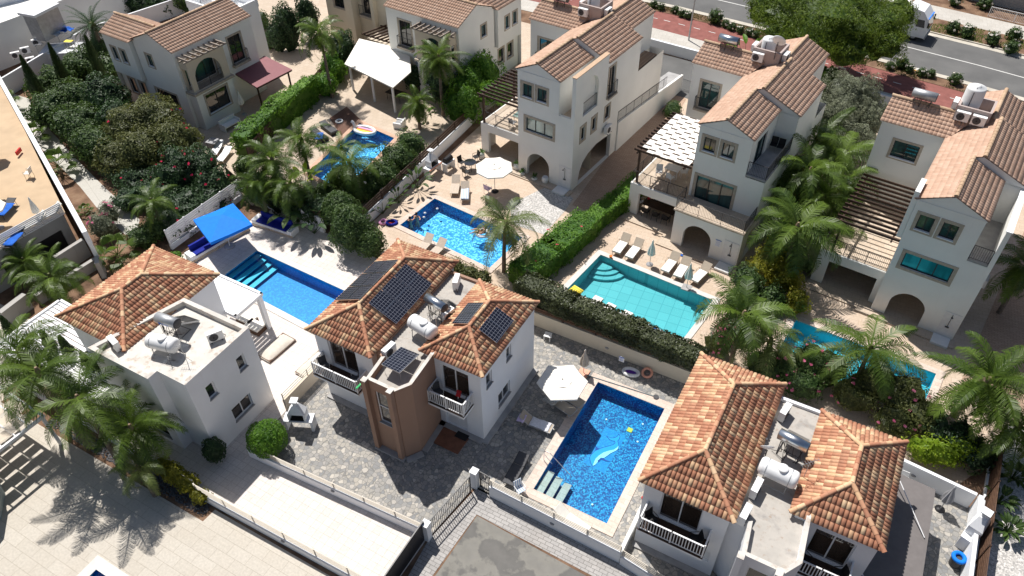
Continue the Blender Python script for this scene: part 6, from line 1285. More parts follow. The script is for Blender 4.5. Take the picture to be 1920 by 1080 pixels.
for u, v, lb in ((-1.0, 5.9, 'wire chair on the side balcony of the middle villa, left one'), (-.5, 5.9, 'wire chair on the side balcony of the middle villa, right one')): chair(lb, to_world(H5, (u, v, 6.16)), R(0), 'black', 'galv', 'wire chairs on the side balcony', arms=False)
table('glass topped table on the terrace of the white villa', to_world(H3, (-6.2, 2.3, 2.82)), 0, .8, 'glassc', 'darkwood', (1.3, .9), R(-6)); chair('grey chair on the terrace of the white villa', to_world(H3, (-6.6, 1.5, 2.82)), R(170), 'grey', 'dark')
# balcony furniture of the two southern houses
for (ox, oy, who, bm) in ((0, 0, 'central house', 'dgrey'), (19.35, -.2, 'bottom right house', 'black')):
    for (x, y, a, w_) in ((-16.2, 20.4, 60, 'right balcony, left one'), (-14.7, 20.4, -60, 'right balcony, right one'), (-22.8, 19.0, 60, 'left balcony, left one'), (-20.7, 19.0, -60, 'left balcony, right one')):
        chair('%s chair on the %s of the %s' % ('grey' if bm == 'dgrey' else 'black round-backed', w_.replace(',', ' of the front,') if 0 else w_, who), (x+ox, y+oy, 3.0), R(a), bm, 'wmetal' if bm == 'dgrey' else 'black', 'balcony chairs of the '+who)
cloth('cloth', 'red cloth over a chair on the right balcony of the central house', (860, 738), 3.9, (.25, .35), .3, 'red', 'cloth', .08); cloth('cloth', 'green towel on the left balcony rail of the central house', (673, 723), 3.9, (.1, .5), 0, 'green', 'towel', .05)
# small things in the cobbled yard
e = empty('door_mat', (-15.0, 20.55, .105), 0, 'dark door mat on the red entrance step', 'door mat'); m = MB(); m.box((0, 0, .008), (.75, .42, .016)); bld(m, 'mat', 'black', e)
e = empty('plastic_stool', (*G(1027, 636)[:2], 0), R(8), 'small white slatted plastic table by the cream wall', 'side table'); m = MB()
for i in range(5): m.box((0, -.18+i*.09, .42), (.45, .07, .03))
bld(m, 'top', 'wplastic', e)
for x in (-.19, .19):
    for y in (-.17, .17): m = MB(); m.box((x, y, .2), (.05, .05, .4)); bld(m, 'leg', 'wplastic', e)
def ring(label, p, r, rr, mat, rz=0, tilt=0):
    e = empty('swim_ring', p, rz, label, 'swim ring'); m = MB(); N, K = 24, 10; vs = []; fs = []
    for i in range(N):
        a = 2*math.pi*i/N
        for k in range(K): b = 2*math.pi*k/K; vs.append(((r+rr*math.cos(b))*math.cos(a), (r+rr*math.cos(b))*math.sin(a), rr*math.sin(b)))
    for i in range(N):
        for k in range(K): fs.append((i*K+k, ((i+1) % N)*K+k, ((i+1) % N)*K+(k+1) % K, i*K+(k+1) % K))
    m.add(vs, fs, 0, None, True); o = bld(m, 'ring', mat, e); e.rotation_euler = (tilt, 0, rz); return e
p = G(1213, 701, .1); ring('peach swim ring leaning at the cream wall', (p.x, p.y, .2), .28, .08, 'peach', 0, R(20)); p = G(718, 416, .1); ring('pink swim ring lying beside the hedge by the swimmers\' pool', (p.x, p.y, .1), .25, .1, 'pink'); p = G(636, 227, .1); ring('white swim ring on the brown decking', (p.x, p.y, .08), .28, .09, 'wplastic')
p = G(1223, 624, -.05); ring('blue and white swim ring at the near edge of the turquoise pool', (p.x, p.y, .12), .28, .06, 'blue', 0)
def boatfloat(label, p, L, W_, mat, mat2, rz): 
    e = empty('inflatable', p, rz, label, 'inflatable'); m = MB(); n = 20; pts = [(L/2*math.cos(2*math.pi*i/n)*(1 if math.cos(2*math.pi*i/n) < 0 else 1.15), W_/2*math.sin(2*math.pi*i/n), .12) for i in range(n)]; m.path(pts+[pts[0]], .11, 8); bld(m, 'tube', mat, e)
    m = MB(); m.prism([(x*.8, y*.8) for x, y, _ in pts], .04, .1); bld(m, 'floor', mat2, e)
p = G(1182, 698, .1); boatfloat('white and purple inflatable boat on the cobbles by the cream wall', (p.x, p.y, 0), .85, .55, 'wplastic', 'purple', R(10)); p = G(734, 418, .1); boatfloat('blue and red inflatable beside the pink swim ring', (p.x, p.y, 0), .7, .5, 'navy', 'red', R(30))
e = empty('lilo', (*G(1078, 548, .1)[:2], .10), R(-14), 'yellow inflatable lilo at the near left corner of the turquoise pool', 'inflatable'); m = MB()
for i in range(5): m.lathe([(.03, -.42), (.09, -.38), (.09, .38), (.03, .42)], (0, -.36+i*.18, .08), 8, rot=Matrix.Rotation(R(90), 4, 'Y'))
bld(m, 'air_chambers', 'yellow', e)
# unicorn-coloured float in the far pool
p = G(684, 246, -.05); e = empty('pool_float', (p.x, p.y, -.08), R(5), 'white inflatable float with rainbow stripes in the far pool', 'inflatable'); m = MB(); n = 18; pts = [(1.0*math.cos(2*math.pi*i/n), .55*math.sin(2*math.pi*i/n), .12) for i in range(n)]; m.path(pts+[pts[0]], .16, 8); bld(m, 'tube', 'wplastic', e); o = None
for i, k in enumerate(('yellow', 'orange', 'pink')): m = MB(); m.box((0, -.22+i*.2, .16), (1.5, .19, .06)); bld(m, 'stripe', k, e)
m = MB(); m.path([(-.95, 0, .2), (-1.1, .05, .6), (-1.3, .05, .7)], .13, 8); bld(m, 'head', 'wplastic', e)
e = empty('beach_ball', (*G(1207, 934, .12)[:2], .14), 0, 'small red ball on the ground in the side strip', 'ball'); m = MB(); m.lathe([(.02, -.13), (.09, -.09), (.13, 0), (.09, .09), (.02, .13)], n=14); bld(m, 'ball', 'red', e)
e = empty('ball', (*G(1145, 483, .08)[:2], .08), 0, 'small orange bucket on the pool edge by the first lounger', 'bucket'); m = MB(); m.lathe([(.09, 0), (.12, .18)], n=12); bld(m, 'bucket', 'orange', e)
e = empty('skimmer_net', (*G(1165, 728, .1)[:2], .08), 0, 'long teal pole with a net lying by the dolphin pool', 'pool net'); a, b = G(1100, 703, .1)-e.location, G(1230, 744, .1)-e.location; m = MB(); m.tube(a, b, .018, 5); bld(m, 'pole', cm('teal_pole', (.01, .12, .17)), e); m = MB(); m.lathe([(.16, 0), (.17, .02)], tuple(b), 12); bld(m, 'net', 'dgrey', e)
# chairs and tables on the terrace edges
chair('white folding deck chair with a striped cover by the front rails', (*G(975, 925)[:2], 0), R(60), 'stripe', 'wplastic'); lounge_row('cream', 'reclining chairs behind the front rails', [((1052, 962), (1092, 990), 'beige sling recliner behind the cream rails of the front wall')])
for px, lb in (((455, 235), 'white covered sofa beside the top left villa'),):
    p = G(432, 238); e = empty('sofa', (p.x, p.y, 0), R(84), lb, 'sofa'); m = MB(); m.box((0, -.1, .38), (1.7, .75, .10)); m.box((-.82, -.1, .32), (.08, .8, .64)); m.box((.82, -.1, .32), (.08, .8, .64)); bld(m, 'seat', 'wplastic', e); m = MB(); m.box((0, .3, .55), (1.7, .1, .62)); bld(m, 'backrest', 'wplastic', e)
table('white low table beside the covered sofa', (*G(452, 243)[:2], 0), 0, .4, 'wplastic', 'wplastic', (.9, .6), R(84)); table('dark square table below the top left villa', (*G(403, 277)[:2], 0), 0, .7, 'grey', 'dgrey', (.9, .9), R(10)); lounge_row('white', 'white sun beds under the top left villa', [((412, 268), (400, 288), 'white sun bed behind the red-flowered bush, left one'), ((428, 280), (412, 300), 'white sun bed behind the red-flowered bush, right one')])
p = G(750, 238); e = empty('armchair', (p.x, p.y, 0), R(-80), 'white woven armchair with a grey cushion by the far pool', 'armchair'); m = MB(); m.box((0, 0, .2), (.85, .85, .36)); m.box((-.4, 0, .42), (.12, .85, .3)); m.box((.4, 0, .42), (.12, .85, .3)); m.box((0, .38, .5), (.85, .12, .5)); bld(m, 'body', 'wplastic', e); m = MB(); m.box((0, -.03, .43), (.62, .6, .12)); bld(m, 'cushion', 'grey', e)
table('dark dining table under the white fabric pergola', (-40.3, 50.0, 0), 0, .75, 'black', 'dark', (1.8, 1.0), R(-6))
table('white patio table under the awning at the bottom right', (6.3, 28.2, 0), 0, .74, 'wplastic', 'wmetal', (2.2, 1.0), R(-4))
for x, y, a, lb in ((5.9, 29.0, 0, 'white plastic chair behind the patio table, left one'), (6.9, 28.95, 0, 'white plastic chair behind the patio table, right one'), (7.7, 28.0, -90, 'white plastic chair at the right end of the patio table')): chair(lb, (x, y, 0), R(a), 'wplastic', 'wplastic', 'white chairs at the patio table')
e = empty('rubbish_bin', (*G(1788, 1058)[:2], 0), 0, 'round blue ring float resting on a dark bin beside the barbecue', 'bin'); m = MB(); m.lathe([(.25, 0), (.3, .6)], n=14); bld(m, 'bin', 'dgrey', e); ring('blue ring float on top of the dark bin', (*G(1788, 1058)[:2], .68), .25, .1, 'blue')
# signs on walls (tiny blue and white notices)
for lb, px, sz, a, z in (('blue and white notice on the cream wall by the closed beige parasol', (1167, 671), (.34, .42), 0, .9), ('small blue and white pool notice on the brown fence', (729, 345), (.5, .35), R(92), 1.3)):
    p = G(*px, z); e = empty('notice', p, a, lb, 'notice'); m = MB(); m.box((0, -.12, 0), (sz[0], .02, sz[1])); bld(m, 'board', 'wplastic', e); m = MB(); m.box((0, -.132, sz[1]*.42), (sz[0]*.95, .008, .06))
    for k in range(5): m.box((-.02, -.132, sz[1]*(.25-.14*k)), (sz[0]*.7, .006, .012))
    bld(m, 'print', 'bluetowel', e)
e = empty('notice', to_world(H5, (-1.55, -.02, 1.55)), R(-6), 'blue-headed notice board beside the arch of the middle villa', 'notice'); m = MB(); m.box((0, 0, 0), (.42, .02, .6)); bld(m, 'board', 'wplastic', e); m = MB(); m.box((0, -.012, .27), (.42, .008, .05))
for k in range(6): m.box((-.02, -.012, .17-.075*k), (.32, .006, .012))
bld(m, 'print', 'bluetowel', e)
# street lamp
p = G(1291, 76); e = empty('street_lamp', (p.x, p.y, 0), R(60), 'grey street lamp pole beside the cycle path', 'street lamp'); m = MB(); m.tube((0, 0, 0), (0, 0, 7.5), .09, 8, .05); bld(m, 'pole', 'galv', e); m = MB(); m.tube((0, 0, 7.4), (0, 1.4, 7.6), .04, 6); bld(m, 'arm', 'galv', e); m = MB(); m.box((0, 1.6, 7.6), (.25, .7, .1)); bld(m, 'lamp_head', 'grey', e)
# truck
def truck():
    f_ = Vector((1.05, 85.2)); d = Vector((.993, -.115)).normalized(); an = math.atan2(d.y, d.x); e = empty('lorry', (f_.x-1.2, f_.y+.95, 0), an, 'white lorry cab and grey box driving on the road beside the pine', 'lorry')
    prof = [(1.15, .45), (1.22, 1.3), (.95, 2.35), (.35, 3.05), (-1.0, 3.3), (-1.15, 3.2), (-1.15, .45)]; m = MB(); y = 1.18
    vs = [(x, -y, z) for x, z in prof]+[(x, y, z) for x, z in prof]; n = len(prof); m.add(vs, [tuple(range(n)), tuple(range(n, 2*n))[::-1]]+[(i, (i+1) % n, (i+1) % n+n, i+n)[::-1] for i in range(n)]); c = bld(m, 'cab', 'wmetal', e)
    m = MB(); m.add([(1.235, -1.0, 1.38), (1.235, 1.0, 1.38), (.985, 1.0, 2.28), (.985, -1.0, 2.28)], [(0, 1, 2, 3)]); bld(m, 'windscreen', 'glass', c)
    for s in (-1, 1): m = MB(); m.add([(.85, s*1.19, 1.5), (.0, s*1.19, 1.5), (.0, s*1.19, 2.25), (.68, s*1.19, 2.25)], [(0, 1, 2, 3)]); bld(m, 'side_window', 'glass', c); m = MB(); m.box((1.15, s*1.38, 1.9), (.12, .12, .5)); m.tube((1.0, s*1.15, 2.1), (1.15, s*1.38, 2.1), .02, 4); bld(m, 'mirror', 'black', c)
    m = MB(); m.box((1.0, 0, 2.42), (.1, 2.2, .06)); bld(m, 'visor', 'blue', c); m = MB(); m.box((1.2, 0, .5), (.12, 2.3, .3)); bld(m, 'bumper', 'grey', c)
    m = MB(); m.box((-4.6, 0, 2.1), (6.4, 2.4, 2.5)); bld(m, 'cargo_box', 'fabric_w', e); m = MB(); m.box((-3.2, 0, .75), (8.6, .9, .2)); bld(m, 'chassis', 'dgrey', e)
    for x in (0.1, -5.2, -6.4):
        for s in (-1, 1): w_ = empty('wheel', (x, s*1.02, .48)); w_.parent = e; m = MB(); rx = Matrix.Rotation(R(90), 4, 'X'); m.lathe([(.48, -.14), (.48, .14)], n=20, rot=rx); bld(m, 'tyre', 'black', w_); m = MB(); m.lathe([(.25, -.15), (.25, .15)], n=14, rot=rx); bld(m, 'rim', 'galv', w_)
truck()
# ---- people in the pool
def person(label, loc, rz, J, B, hair=(0, 0, 0), hr=.11, suit=None):
    """one skinned body; J joints (x,y,z,r), B bones; root first"""
    e = empty('person', loc, rz, label, 'person'); me = bpy.data.meshes.new('body'); me.from_pydata([j[:3] for j in J], B, []); o = bpy.data.objects.new('body', me); col.objects.link(o); o.parent = e; me.materials.append(M_['skin'])
    sk_ = o.modifiers.new('skin', 'SKIN'); sk_.use_smooth_shade = True
    for i, j in enumerate(J): me.skin_vertices[0].data[i].radius = (j[3], j[3])
    me.skin_vertices[0].data[0].use_root = True; ss_ = o.modifiers.new('sub', 'SUBSURF'); ss_.levels = 2; ss_.render_levels = 2
    m = MB(); m.lathe([(.02, -hr), (hr*.8, -hr*.6), (hr*1.02, 0), (hr*.85, hr*.65), (.02, hr)], hair, 12); bld(m, 'hair', 'hair', e)
    if suit:
        m = MB(); m.lathe([(suit[3], -suit[4]), (suit[3]*1.05, 0), (suit[3]*.95, suit[4])], suit[:3], 12, rot=suit[5] if len(suit) > 5 else None, sc_=(1, .75)); bld(m, 'swimwear', 'black', e)
    return e
# sitting in a white float, leaning back
J = [(0, 0, .05, .13), (-.12, 0, .25, .12), (-.2, 0, .43, .14), (-.22, 0, .56, .05), (-.22, 0, .68, .095), (-.2, .19, .47, .05), (-.02, .33, .30, .038), (.2, .38, .22, .03), (.28, .39, .2, .028), (-.2, -.19, .47, .05), (-.02, -.33, .30, .038), (.2, -.38, .22, .03), (.28, -.39, .2, .028), (.08, .1, .04, .09), (.5, .16, .2, .07), (.88, .2, -.02, .045), (1.0, .2, .05, .03), (.08, -.1, .04, .09), (.5, -.16, .22, .07), (.88, -.2, -.0, .045), (1.0, -.2, .07, .03)]
Bn = [(0, 1), (1, 2), (2, 3), (3, 4), (2, 5), (5, 6), (6, 7), (7, 8), (2, 9), (9, 10), (10, 11), (11, 12), (0, 13), (13, 14), (14, 15), (15, 16), (0, 17), (17, 18), (18, 19), (19, 20)]
p = G(905, 437, 0); person('person in a dark swimsuit reclining on a white ring in the pool', (p.x, p.y, -.02), R(195), J, Bn, (-.24, 0, .71), .115, (-.06, 0, .22, .16, .15))
ring('white swim ring carrying the reclining person', (p.x, p.y, -.02), .42, .13, 'wplastic')
def bather(label, px, rz, arm):
    J = [(0, 0, -.75, .12), (0, 0, -.5, .115), (0, 0, -.2, .14), (0, 0, -.07, .05), (0, 0, .06, .095), (.2, 0, -.17, .05), (.32, .2*arm, -.2, .04), (.36, .45*arm, -.1, .03), (-.2, 0, -.17, .05), (-.34, .2, -.25, .04), (-.3, .42, -.15, .03), (.1, 0, -.85, .085), (.11, .12, -1.2, .06), (.11, 0, -1.38, .04), (-.1, 0, -.85, .085), (-.11, .1, -1.2, .06), (-.11, 0, -1.38, .04)]
    B = [(0, 1), (1, 2), (2, 3), (3, 4), (2, 5), (5, 6), (6, 7), (2, 8), (8, 9), (9, 10), (0, 11), (11, 12), (12, 13), (0, 14), (14, 15), (15, 16)]
    p = G(*px, 0); person(label, (p.x, p.y, .12), rz, J, B, (0, -.03, .09), .11)
bather('person standing chest-deep in the shaded pool corner, nearer the left edge', (769, 412), R(40), 1); bather('person standing chest-deep in the pool beside the other bather', (781, 405), R(200), -1)
for i, (px, lb) in enumerate((((797, 400), 'small white toy floating in the deep end, left one'), ((795, 408), 'small white toy floating nearest the bathers'), ((820, 392), 'small white ball floating by the far pool edge'))):
    p = G(*px, -.08); e = empty('pool_toy', (p.x, p.y, -.07), i, lb, 'toy'); m = MB(); m.lathe([(.02, -.05), (.1, 0), (.1, .05), (.02, .1)], n=10); bld(m, 'body', 'wplastic', e)
# ================================================================ VEGETATION
M_['lf_palm'] = leafmat('palm_frond', (0.024, 0.055, 0.008), (0.13, 0.20, 0.025), .34, .45, .4)
M_['lf_palm2'] = leafmat('pale_palm_frond', (0.05, 0.09, 0.02), (0.22, 0.26, 0.075), .36, .45, .4)
M_['lf_dark'] = leafmat('dark_leaf', (0.012, 0.032, 0.012), (0.05, 0.10, 0.03), .25)
M_['lf_mid'] = leafmat('shrub_leaf', (0.02, 0.05, 0.012), (0.085, 0.14, 0.03), .28)
M_['lf_olive'] = leafmat('olive_leaf', (0.04, 0.055, 0.015), (0.15, 0.16, 0.045), .3)
M_['lf_bright'] = leafmat('bright_leaf', (0.035, 0.115, 0.01), (0.15, 0.29, 0.025), .35)
M_['lf_lime'] = leafmat('lime_leaf', (0.13, 0.22, 0.01), (0.34, 0.42, 0.03), .4)
M_['lf_bronze'] = leafmat('hedge_leaf', (0.018, 0.028, 0.008), (0.085, 0.10, 0.035), .2, .45, .4)
M_['lf_pine'] = leafmat('pine_needles', (0.03, 0.07, 0.008), (0.17, 0.24, 0.02), .3)
M_['lf_grey'] = leafmat('grey_green_needles', (0.06, 0.075, 0.045), (0.27, 0.29, 0.19), .25)
M_['lf_gold'] = leafmat('golden_leaf', (0.12, 0.14, 0.01), (0.36, 0.32, 0.03), .4)
M_['lf_cyp'] = leafmat('cypress_leaf', (0.012, 0.035, 0.010), (0.06, 0.10, 0.03), .2)
M_['fl_pink'] = leafmat('pink_flower', (0.55, 0.08, 0.20), (0.75, 0.25, 0.38), .3); M_['fl_red'] = leafmat('crimson_flower', (0.6, 0.01, 0.06), (0.8, 0.05, 0.15), .3); M_['fl_white'] = leafmat('white_flower', (0.6, 0.55, 0.45), (0.8, 0.75, 0.7), .3)
M_['frond_dry'] = leafmat('dry_frond', (0.20, 0.15, 0.09), (0.36, 0.30, 0.2), .2)
rnd = random.Random(11)
def frond(m, base, az, el, L, droop, nl, lw=.045, ll=.62, r=None, sag=1.0, vshape=.25):
    """feather frond: curved rachis carrying drooping leaflets"""
    pts = []; d = Vector((math.cos(az)*math.cos(el), math.sin(az)*math.cos(el), math.sin(el))); p = Vector(base); n = 9; e = el
    for i in range(n+1):
        pts.append(p.copy()); e -= droop/n*(.4+1.2*i/n); d = Vector((math.cos(az)*math.cos(e), math.sin(az)*math.cos(e), math.sin(e))); p = p+d*(L/n)
    side = Vector((-math.sin(az), math.cos(az), 0)); rr = rnd.random() if r is None else r
    for a, b, k in zip(pts, pts[1:], range(n)): w0, w1 = .045*(1-k/n)+.008, .045*(1-(k+1)/n)+.008; m.add([a-side*w0, a+side*w0, b+side*w1, b-side*w1], [(0, 1, 2, 3)], 0, min(1, rr+.25))
    for i in range(nl):
        t = .12+.88*(i+.5)/nl; x = t*n; k = min(n-1, int(x)); q = pts[k].lerp(pts[k+1], x-k); dd = (pts[k+1]-pts[k]).normalized(); l = ll*(.45+.75*math.sin(math.pi*min(1, t*.9+.08)))*(1-.35*t)
        for s in (-1, 1):
            j = rnd.uniform(-.12, .12); v = (side*s*(1-.25*t)+dd*(.45+.5*t+j)+Vector((0, 0, vshape+rnd.uniform(-.1, .15)))).normalized(); mid = q+v*l*.5; tip = mid+(v+Vector((0, 0, -.75*sag-rnd.random()*.35))).normalized()*l*.5
            wd = dd*lw*.5; c = min(1, max(0, rr*.6+rnd.random()*.45)); m.add([q-wd, q+wd, mid+wd, mid-wd, tip], [(0, 1, 2, 3), (3, 2, 4)], 0, c)
def crown_mesh(nf, L, nl, seed, ll=.62, lw=.045, elr=(-.35, 1.25), droop=1.5, sag=1.0, vs=.25, irr=1.0):
    global rnd; rnd = random.Random(seed); m = MB()
    for i in range(nf):
        t = i/(nf-1); el = elr[1]+(elr[0]-elr[1])*t**.8+rnd.uniform(-.16, .16)*irr; az = i*2.399+rnd.uniform(-.45, .45)*irr
        frond(m, (rnd.uniform(-.05, .05), rnd.uniform(-.05, .05), 0), az, el, L*(.72+.35*math.sin(math.pi*(.25+.6*t)))*rnd.uniform(.8, 1.15), droop*rnd.uniform(.6, 1.35)*(.75+.4*t), nl, lw, ll*rnd.uniform(.85, 1.15), rnd.random()*(.75 if t > .7 else 1), sag*rnd.uniform(.7, 1.4), vs+rnd.uniform(-.15, .15))
    return m
def mesh_of(m, name, mat): o = m.build(name, mat); me = o.data; bpy.data.objects.remove(o); return me
CR = {'a': mesh_of(crown_mesh(27, 2.75, 42, 1, ll=.78, lw=.042, elr=(-.7, 1.25), droop=1.7), 'palm_crown', 'lf_palm'), 'b': mesh_of(crown_mesh(24, 2.85, 42, 7, ll=.88, lw=.042, elr=(-.8, 1.3), droop=2.0, sag=1.6, vs=.05), 'palm_crown', 'lf_palm'), 'e': mesh_of(crown_mesh(20, 3.0, 44, 21, ll=.85, lw=.04, elr=(-.5, 1.1), droop=1.6, sag=1.5, vs=.1), 'palm_crown', 'lf_palm'), 'f': mesh_of(crown_mesh(32, 2.5, 40, 33, ll=.7, lw=.042, elr=(-.9, 1.35), droop=1.6, sag=1.1), 'palm_crown', 'lf_palm'),
      'c': mesh_of(crown_mesh(19, 2.8, 42, 9, .74, .036, (-.6, 1.15), 1.8, 1.4, .1), 'palm_crown', 'lf_palm2'), 'd': mesh_of(crown_mesh(30, 2.6, 34, 5, .38, .035, (-.5, 1.3), 1.1, .3, .5, .4), 'date_crown', 'lf_dark')}
_pk = [0]
def palm(label, px, h, s=1.0, kind='a', lean=(0, 0), tr=.13, rz=None, name='palm_tree', grp='feather palms between the gardens', dry=0):
    c = G(*px, h); b = Vector((c.x-lean[0], c.y-lean[1], 0)); e = empty(name, tuple(b), 0, label, 'palm tree', grp); m = MB(); n = 7; prev = None; top = Vector((lean[0], lean[1], h))
    for i in range(n): t0, t1 = i/n, (i+1)/n; f = lambda t: Vector((top.x*t*t, top.y*t*t, (h-.1)*t)); m.tube(f(t0), f(t1), tr*(1.25-.45*t0), 9, tr*(1.22-.45*t1), cap=False)
    bld(m, 'trunk', 'bark', e); m = MB(); m.lathe([(tr*.9, -.5), (tr*1.3, -.2), (tr*1.1, .1), (tr*.5, .35)], tuple(top), 9); bld(m, 'crown_shaft', 'barkdry' if dry else 'lf_olive', e)
    _pk[0] += 1; pr = random.Random(_pk[0]*7+3); kind = pr.choice('abef') if kind in 'ab' else kind
    o = bpy.data.objects.new('crown', CR[kind]); col.objects.link(o); o.parent = e; o.location = top; o.scale = (s*pr.uniform(.92, 1.1), s*pr.uniform(.92, 1.1), s*pr.uniform(.9, 1.15)); o.rotation_euler = (pr.uniform(-.16, .16), pr.uniform(-.16, .16), pr.random()*6.28)
    if dry:
        m = MB()
        for i in range(dry): frond(m, (0, 0, -.1), i*2.4+1, -.5, 1.9*s, .8, 18, .03, .4)
        o = bld(m, 'dry_fronds', 'frond_dry', e); o.location = top
    return e
def fan_mesh(seed, nf=16, L=.9, fr=.75):
    global rnd; rnd = random.Random(seed); m = MB()
    for i in range(nf):
        t = i/nf; az = i*2.399; el = 1.25-1.5*t; d = Vector((math.cos(az)*math.cos(el), math.sin(az)*math.cos(el), math.sin(el))); q = d*L*rnd.uniform(.8, 1.1); m.tube((0, 0, 0), q, .018, 4, cap=False); side = Vector((-math.sin(az), math.cos(az), 0)); up = side.cross(d)*-1
        for k in range(15):
            a = R(-78+156*k/14); v = (d*math.cos(a)+side*math.sin(a)); l = fr*(1-.25*abs(a)/1.4); mid = q+v*l*.6; tip = q+v*l+Vector((0, 0, -.18-.1*rnd.random())); w_ = side.cross(v).cross(v).normalized() if False else (side*math.cos(a)-d*math.sin(a))*.045
            m.add([q, mid-w_, tip, mid+w_], [(0, 1, 2, 3)], 0, min(1, rnd.random()*.6+.3*(1-t)))
    return m
FN = mesh_of(fan_mesh(3), 'fan_crown', 'lf_palm')
def fanpalm(label, px, h=.9, s=1.0):
    c = G(*px, h); e = empty('fan_palm', (c.x, c.y, 0), 0, label, 'palm tree', 'fan palms beside the garden path'); m = MB(); m.tube((0, 0, 0), (0, 0, h), .16, 8, .13); bld(m, 'trunk', 'barkdry', e); o = bpy.data.objects.new('crown', FN); col.objects.link(o); o.parent = e; o.location = (0, 0, h); o.scale = (s,)*3; o.rotation_euler = (0, 0, rnd.random()*6)
def leafq(m, p, n, s, asp=.5, r=None):
    a = n.orthogonal().normalized(); a.rotate(Matrix.Rotation(rnd.random()*6.28, 3, n)); b = n.cross(a); m.add([p-a*s, p-b*s*asp+n*s*.12, p+a*s, p+b*s*asp+n*s*.12], [(0, 1, 2, 3)], 0, r)
def blob(m, core, c, rad, dens, ls, jag=.22, asp=.5, freq=1.6, depth=.3, low=-.55, tint=0):
    c = Vector(c); rx, ry, rz = rad; area = 4*math.pi*((rx*ry)**1.6/3+(rx*rz)**1.6/3+(ry*rz)**1.6/3)**(1/1.6); off = Vector((rnd.random()*50,)*3)
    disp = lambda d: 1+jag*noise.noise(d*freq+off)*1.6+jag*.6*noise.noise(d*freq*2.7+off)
    for i in range(int(area*dens*.85)):
        z = rnd.uniform(low, 1); a = rnd.random()*6.283; q = math.sqrt(1-z*z); d = Vector((q*math.cos(a), q*math.sin(a), z)); k = disp(d)*(1-depth*rnd.random()**2.2*.6); p = c+Vector((d.x*rx, d.y*ry, d.z*rz))*k
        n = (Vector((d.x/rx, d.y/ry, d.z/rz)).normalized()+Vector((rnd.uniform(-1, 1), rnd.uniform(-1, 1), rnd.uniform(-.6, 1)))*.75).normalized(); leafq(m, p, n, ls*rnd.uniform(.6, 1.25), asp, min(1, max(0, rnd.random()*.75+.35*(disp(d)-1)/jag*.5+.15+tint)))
    # inner mass so that nothing shows through
    vs = []; fs = []; N, K = 12, 7
    for j in range(K+1):
        th = math.pi*j/K
        for i in range(N): a = 2*math.pi*i/N; d = Vector((math.sin(th)*math.cos(a), math.sin(th)*math.sin(a), math.cos(th))); k = disp(d)*.80; vs.append(c+Vector((d.x*rx, d.y*ry, d.z*rz))*k)
    for j in range(K):
        for i in range(N): fs.append((j*N+i, (j+1)*N+i, (j+1)*N+(i+1) % N, j*N+(i+1) % N))
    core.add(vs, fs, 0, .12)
def shrub(label, lumps, mat='lf_mid', dens=90, ls=.10, fl=None, nfl=0, name='shrub', cat='shrub', grp=None, stem=True, jag=.22, asp=.5, fsz=.09, tint=0, depth=.3):
    """lumps: (px,py,z,rx,ry,rz) with the pixel at the height z of the lump's centre"""
    P = [(G(l[0], l[1], l[2]), l[3:6]) for l in lumps]; b = P[0][0]; e = empty(name, (b.x, b.y, 0), 0, label, cat, grp); o = Vector((b.x, b.y, 0)); m = MB(); co = MB()
    for p, r in P: blob(m, co, p-o, r, dens, ls, jag, asp, depth=depth, tint=tint)
    nv = len(m.v); m.v += co.v; m.f += [[i+nv for i in f] for f in co.f]; m.mi += co.mi; m.r += co.r; m.sm += co.sm; bld(m, 'foliage', mat, e)
    if stem:
        m = MB()
        for p, r in P[:3]: q = p-o; m.tube((q.x*.8, q.y*.8, 0), (q.x, q.y, q.z), .06, 6, .03)
        bld(m, 'stem', 'bark', e)
    if fl:
        m = MB()
        for i in range(nfl):
            p, r = rnd.choice(P); z = rnd.uniform(-.1, 1); a = rnd.random()*6.28; q = math.sqrt(1-z*z); d = Vector((q*math.cos(a), q*math.sin(a), z)); c = p-o+Vector((d.x*r[0], d.y*r[1], d.z*r[2]))*1.03
            for k in range(5): leafq(m, c+Vector((rnd.uniform(-.06, .06), rnd.uniform(-.06, .06), rnd.uniform(-.03, .05))), d, fsz*rnd.uniform(.6, 1.2), .8)
        bld(m, 'flowers', fl, e)
    return e
